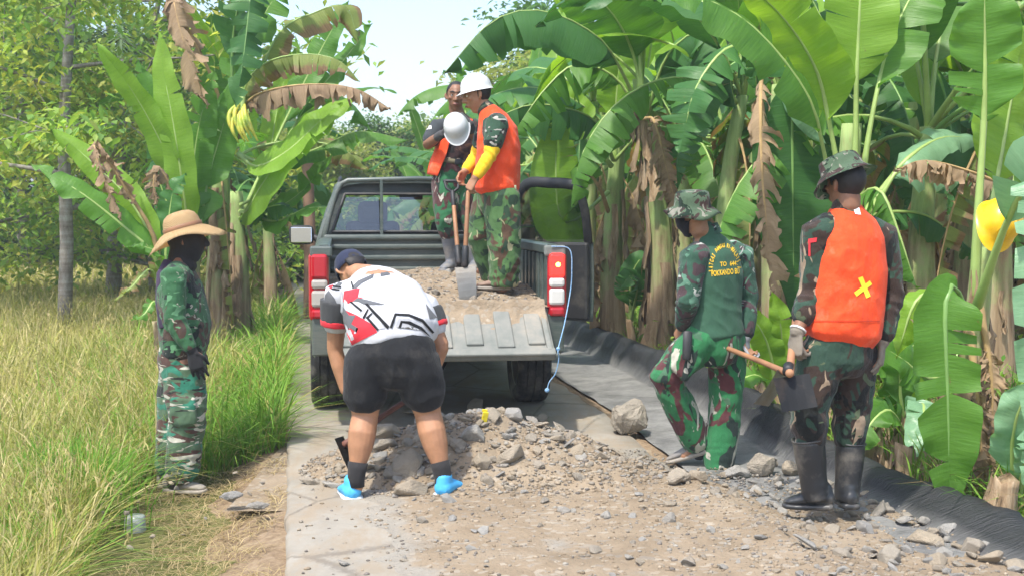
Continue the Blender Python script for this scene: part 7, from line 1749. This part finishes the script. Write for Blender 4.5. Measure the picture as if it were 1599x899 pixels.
E.add('trousers', bm, C_E, .0085, 3, .007, [(legE[0][1], .16, Z1, .009, .06), (legE[1][1], .16, Z1, .009, .06), (p(712, 290, -.05), .12, V((1, 0, 1)), .007, .06)], 23)
for (hp, kn, an), tx in zip(legE, (-.02, .03)):
    gzE = -.0; an2 = V((an.x, an.y, .085)); boot(E, kn.lerp(an, .33), an2, V((an.x + .01, an.y + .06, 0)), V((an.x - .05 + tx, an.y - .19, 0)), M_gboot, .064)
for w_, e_, dr_, pn_, sd_ in ((wl, el, V((.8, -.2, .15)), V((.3, .5, .2)), Z1), (wr4, er, V((-.6, -.25, .65)), V((-.3, .3, -.6)), V((-.5, 0, .3)))):
    bm = bmesh.new(); hand(bm, w_, dr_, pn_, sd_, .55, 1.13); tube(bm, [w_.lerp(e_, .30), w_], [.040, .036], X1, 12); E.add('glove', bm, cloth('dark_grey_glove', (.06, .06, .062), .15), .005, 1)
hh_ = helmet_obj('safety_helmet', M_helm, P(713, 200, Y - .30), V((-.22, -.80, .52)), V((.12, -.6, -.85)), .92); tag(hh_, 'white safety helmet held in both hands by the bareheaded man', 'helmet')

Y = 9.45; b0 = P(775, 468, Y); b0.z = on_load(770, Y) - .012
Fm = Person(b0, 'man on the truck in profile wearing white helmet, orange vest and yellow sleeve', SK3, Y); p = Fm.p
hc = p(745, 150); nk = p(763, 178, .0); F_up = V((-.22, -.02, 1)); F_fw = V((-.95, -.18, -.42)); qF, axF = head(Fm.bb, hc, F_up, F_fw, 1.0, nk)
SD = V((-.12, -.99, 0)).normalized()      # towards his left side, which faces us
tube(Fm.bb, [p(767, 180), p(774, 200), p(777, 240), p(776, 280), p(774, 300)], [(.10, .06), (.18, .10), (.16, .11), (.15, .11), (.155, .11)], SD, 16)
sl = p(776, 195, -.19); el = p(766, 243, -.24); wl = p(742, 279, -.28); sr = p(764, 195, .18); er = p(744, 245, .22); wr5 = p(726, 268, .10)
for s_, e_, w_ in ((sl, el, wl), (sr, er, wr5)): tube(Fm.bb, [s_, s_.lerp(e_, .5), e_, e_.lerp(w_, .5), w_], [.056, .052, .045, .041, .029], Y1, 12)
hand(Fm.bb, wl, V((-.55, .02, -.85)), V((.5, .6, -.25)), V((-.5, .3, .3)), .95); hand(Fm.bb, wr5, V((-.5, -.2, -.8)), V((.5, -.5, 0)), V((-.5, -.3, .3)), .8)
legF = ((p(783, 305, -.09), p(788, 385, -.10), p(786, 452, -.08)), (p(768, 305, .09), p(752, 368, .12), p(772, 432, .22)))
for hp, kn, an in legF: tube(Fm.bb, [hp, hp.lerp(kn, .5), kn, kn.lerp(an, .4), an], [.085, .076, .056, .052, .036], Y1, 14)
fz = lambda q: V((q.x, q.y, .03)); an0, an1 = legF[0][2], legF[1][2]
tube(Fm.bb, [an0, V((an0.x - .07, an0.y, .03)), V((an0.x - .19, an0.y - .02, .022))], [.036, .034, .024], Y1, 10); tube(Fm.bb, [an1, V((an1.x - .16, an1.y, an1.z - .07))], [.036, .03], Y1, 10)
Fm.finish_body(); face_details(Fm, qF); hair_cap(Fm, qF, axF, 1, -.045, .05, (.078, .097, .09))
bm = bmesh.new(); tube(bm, [p(763, 177), p(768, 188), p(774, 205), p(777, 240), p(776, 275), p(774, 292)], [(.08, .072), (.14, .085), (.185, .105), (.178, .115), (.17, .115), (.172, .12)], SD, 22, p=2.3); tube(bm, [p(757, 168), p(764, 180)], [.066, .078], SD, 16)
Fm.add('shirt', bm, C_D, .0085, 3, .004, (), 25)
for s_, e_, w_ in ((sl, el, wl), (sr, er, wr5)):
    bm = bmesh.new(); tube(bm, [s_ + V((0, .09 if s_ is sl else -.09, .015)), s_, s_.lerp(e_, .5), s_.lerp(e_, .66)], [.080, .086, .076, .071], Y1, 18); Fm.add('sleeve', bm, camo('camo_sleeve_light', (.035, .08, .05), [((.07, .045, .04), 8, .53, 1.7, (1, 1, 1)), ((.012, .014, .014), 8, .57, 5.7, (1, 1, 1)), ((.42, .40, .36), 9, .62, 9.7, (1, 1, 1.6))]), .0085, 3, .004, (), 26)
    bm = bmesh.new(); tube(bm, [s_.lerp(e_, .58), s_.lerp(e_, .8), e_, e_.lerp(w_, .5), e_.lerp(w_, .88)], [.056, .056, .050, .047, .038], Y1, 16); Fm.add('arm_sleeve', bm, YEL, .007, 3, .003, [(e_, .14, e_ - w_, .006, .035)], 27, 10)
bm = bmesh.new(); tube(bm, [p(765, 178), p(770, 188), p(776, 205), p(779, 235), p(777, 270), p(776, 288), p(776, 294)], [(.10, .088), (.135, .115), (.155, .145), (.178, .158), (.19, .160), (.196, .164), (.197, .164)], SD, 26, p=2.4)
Fm.add('vest', bm, ORANGE, .0085, 3, .0065, [(p(785, 250, -.1), .25, V((.3, 0, 1)), .009, .09)], 29, 6)
bm = bmesh.new(); tube(bm, [p(775, 280), p(775, 300), p(776, 322)], [(.165, .13), (.18, .14), (.165, .135)], SD, 20)
tube(bm, [legF[0][0], legF[0][0].lerp(legF[0][1], .5), legF[0][1], legF[0][1].lerp(an0, .45), an0.lerp(legF[0][1], .1), V((an0.x, an0.y, .065))], [(.115, .135), (.115, .13), (.105, .115), (.105, .112), (.10, .108), (.088, .095)], Y1, 18)
tube(bm, [legF[1][0], legF[1][0].lerp(legF[1][1], .5), legF[1][1], legF[1][1].lerp(an1, .45), an1.lerp(legF[1][1], .05)], [(.115, .13), (.11, .125), (.10, .11), (.10, .105), (.092, .10)], Y1, 18)
Fm.add('trousers', bm, C_F, .0085, 3, .008, [(legF[0][1], .2, V((.3, 0, 1)), .010, .075), (V((an0.x, an0.y, .12)), .15, Z1, .010, .05), (p(780, 310), .15, V((1, 0, 1)), .007, .06), (legF[1][1], .17, Z1, .008, .06)], 31)
bm = bmesh.new(); box(bm, p(800, 297, -.12), (.06, .02, .07), bev=.005); Fm.add('pouch', bm, cloth('pale_pouch', (.36, .37, .25), .1), raw=True)
for hl, to in ((V((an0.x + .05, an0.y, 0)), V((an0.x - .20, an0.y - .02, 0))), (V((an1.x + .06, an1.y, an1.z - .1)), V((an1.x - .18, an1.y, an1.z - .1)))):
    u_, s_ = bmesh.new(), bmesh.new(); shoe(u_, s_, hl, to, Z1, 1, .048, .08); o = Fm.add('shoe', u_, simple('muddy_shoe', (.22, .145, .11), .85, .25, 9, dirt=(.36, .27, .2)), .006, 3, .001, (), 2, 12); q2 = Fm.add('sole', s_, M_sole, .006, 1); q2.parent = o
fh = helmet_obj('worn_helmet', M_helm, qF(0, -.004, .042), V((-.20, -.02, 1)), V((-.96, -.18, -.34)), .90, Fm.root)
# shovels standing in the load
def shovel(label, grip, foot, blade_px, mat_b, dgrip=True):
    r0 = P(*foot); T = empty('shovel', r0); tag(T, label, 'shovel'); L_ = lambda *a: P(*a) - r0
    g = L_(*grip); rod('shaft', [g, g * .5, V((0, 0, 0))], [.0155, .0165, .018], M_hwood, T)
    if dgrip:
        d_ = g.normalized(); sd = X1; bm = bmesh.new(); tube(bm, [g - d_ * .1, g + d_ * .02], [.018, .017], X1, 10)
        tube(bm, [g + d_ * .01, g + d_ * .05 + sd * .045, g + d_ * .11 + sd * .055], [.011] * 3, Y1, 8); tube(bm, [g + d_ * .01, g + d_ * .05 - sd * .045, g + d_ * .11 - sd * .055], [.011] * 3, Y1, 8); tube(bm, [g + d_ * .11 + sd * .058, g + d_ * .11 - sd * .058], [.013] * 2, Y1, 8)
        from_bm('grip', bm, M_iron, T, smooth=True)
    bm = bmesh.new(); d_ = g.normalized(); tube(bm, [d_ * .10, d_ * -.03], [.024, .026], X1, 12); from_bm('socket', bm, M_iron, T, smooth=True)
    plate('blade', [L_(*q) for q in blade_px], .004, mat_b, T, 6, .018); return T
shovel('shovel with D-shaped grip and brown shaft standing in the gravel load', (707, 303, 9.75), (716, 405, 9.5), [(712, 415, 9.5), (716, 472, 9.42), (722, 474, 9.46), (726, 412, 9.52)], M_iron)
shovel('shovel with broad pale steel blade gripped by the helmeted man', (731, 300, 9.30), (726, 408, 9.22), [(710, 418, 9.2), (718, 474, 9.14), (744, 470, 9.16), (743, 416, 9.22)], M_blade, False)

# ================================================================== small things
yh = helmet_obj('safety_helmet', M_yhelm, P(1557, 348, 6.78), V((.35, -.72, .45)), V((-.4, -.5, -.75)), 1.03); tag(yh, 'yellow safety helmet hung on the banana plant at the right edge', 'helmet')
pt = GP(757, 662); bm = bmesh.new(); box(bm, (0, 0, .04), (.035, .012, .07), (.2, .15, .3), bev=.004); box(bm, (0, 0, .082), (.034, .011, .016), (.2, .15, .3), bev=.003)
tag(from_bm('wrapper', bm, simple('yellow_wrapper', (.75, .62, .03), .4, .2, 30), loc=pt), 'small yellow wrapper lying on the rubble heap', 'wrapper')
pt = GP(206, 782); bm = bmesh.new(); lathe(bm, [(.058, 0), (.0585, .004), (.056, .05), (.053, .08), (.047, .088), (.0005, .09)], V((0, 0, 0)), Z1, X1, n=24)
n = NT('cloudy_plastic'); n.pbr((.62, .68, .68), .35, None, **{'Transmission Weight': .45}); tag(from_bm('plastic_tub', bm, n.m, loc=V((pt.x, pt.y + .05, gz(pt.x, pt.y + .05))), smooth=True), 'upturned cloudy plastic tub in the grass behind the straw hat man', 'tub')

# ------------------------------------------------------------------ thin air haze
bm = bmesh.new(); box(bm, (0, 430, 4.5), (840, 960, 14)); hz_ = from_bm('haze', bm)
n = NT('haze_air'); pv = n.n('VolumePrincipled', {'Color': (.92, .95, 1.0), 'Density': .0026, 'Anisotropy': .3}); n.t.links.new(pv.outputs[0], n.out.inputs['Volume']); hz_.data.materials.append(n.m)
tag(hz_, 'thin pale haze in the humid air over the whole scene', 'haze', kind='stuff')
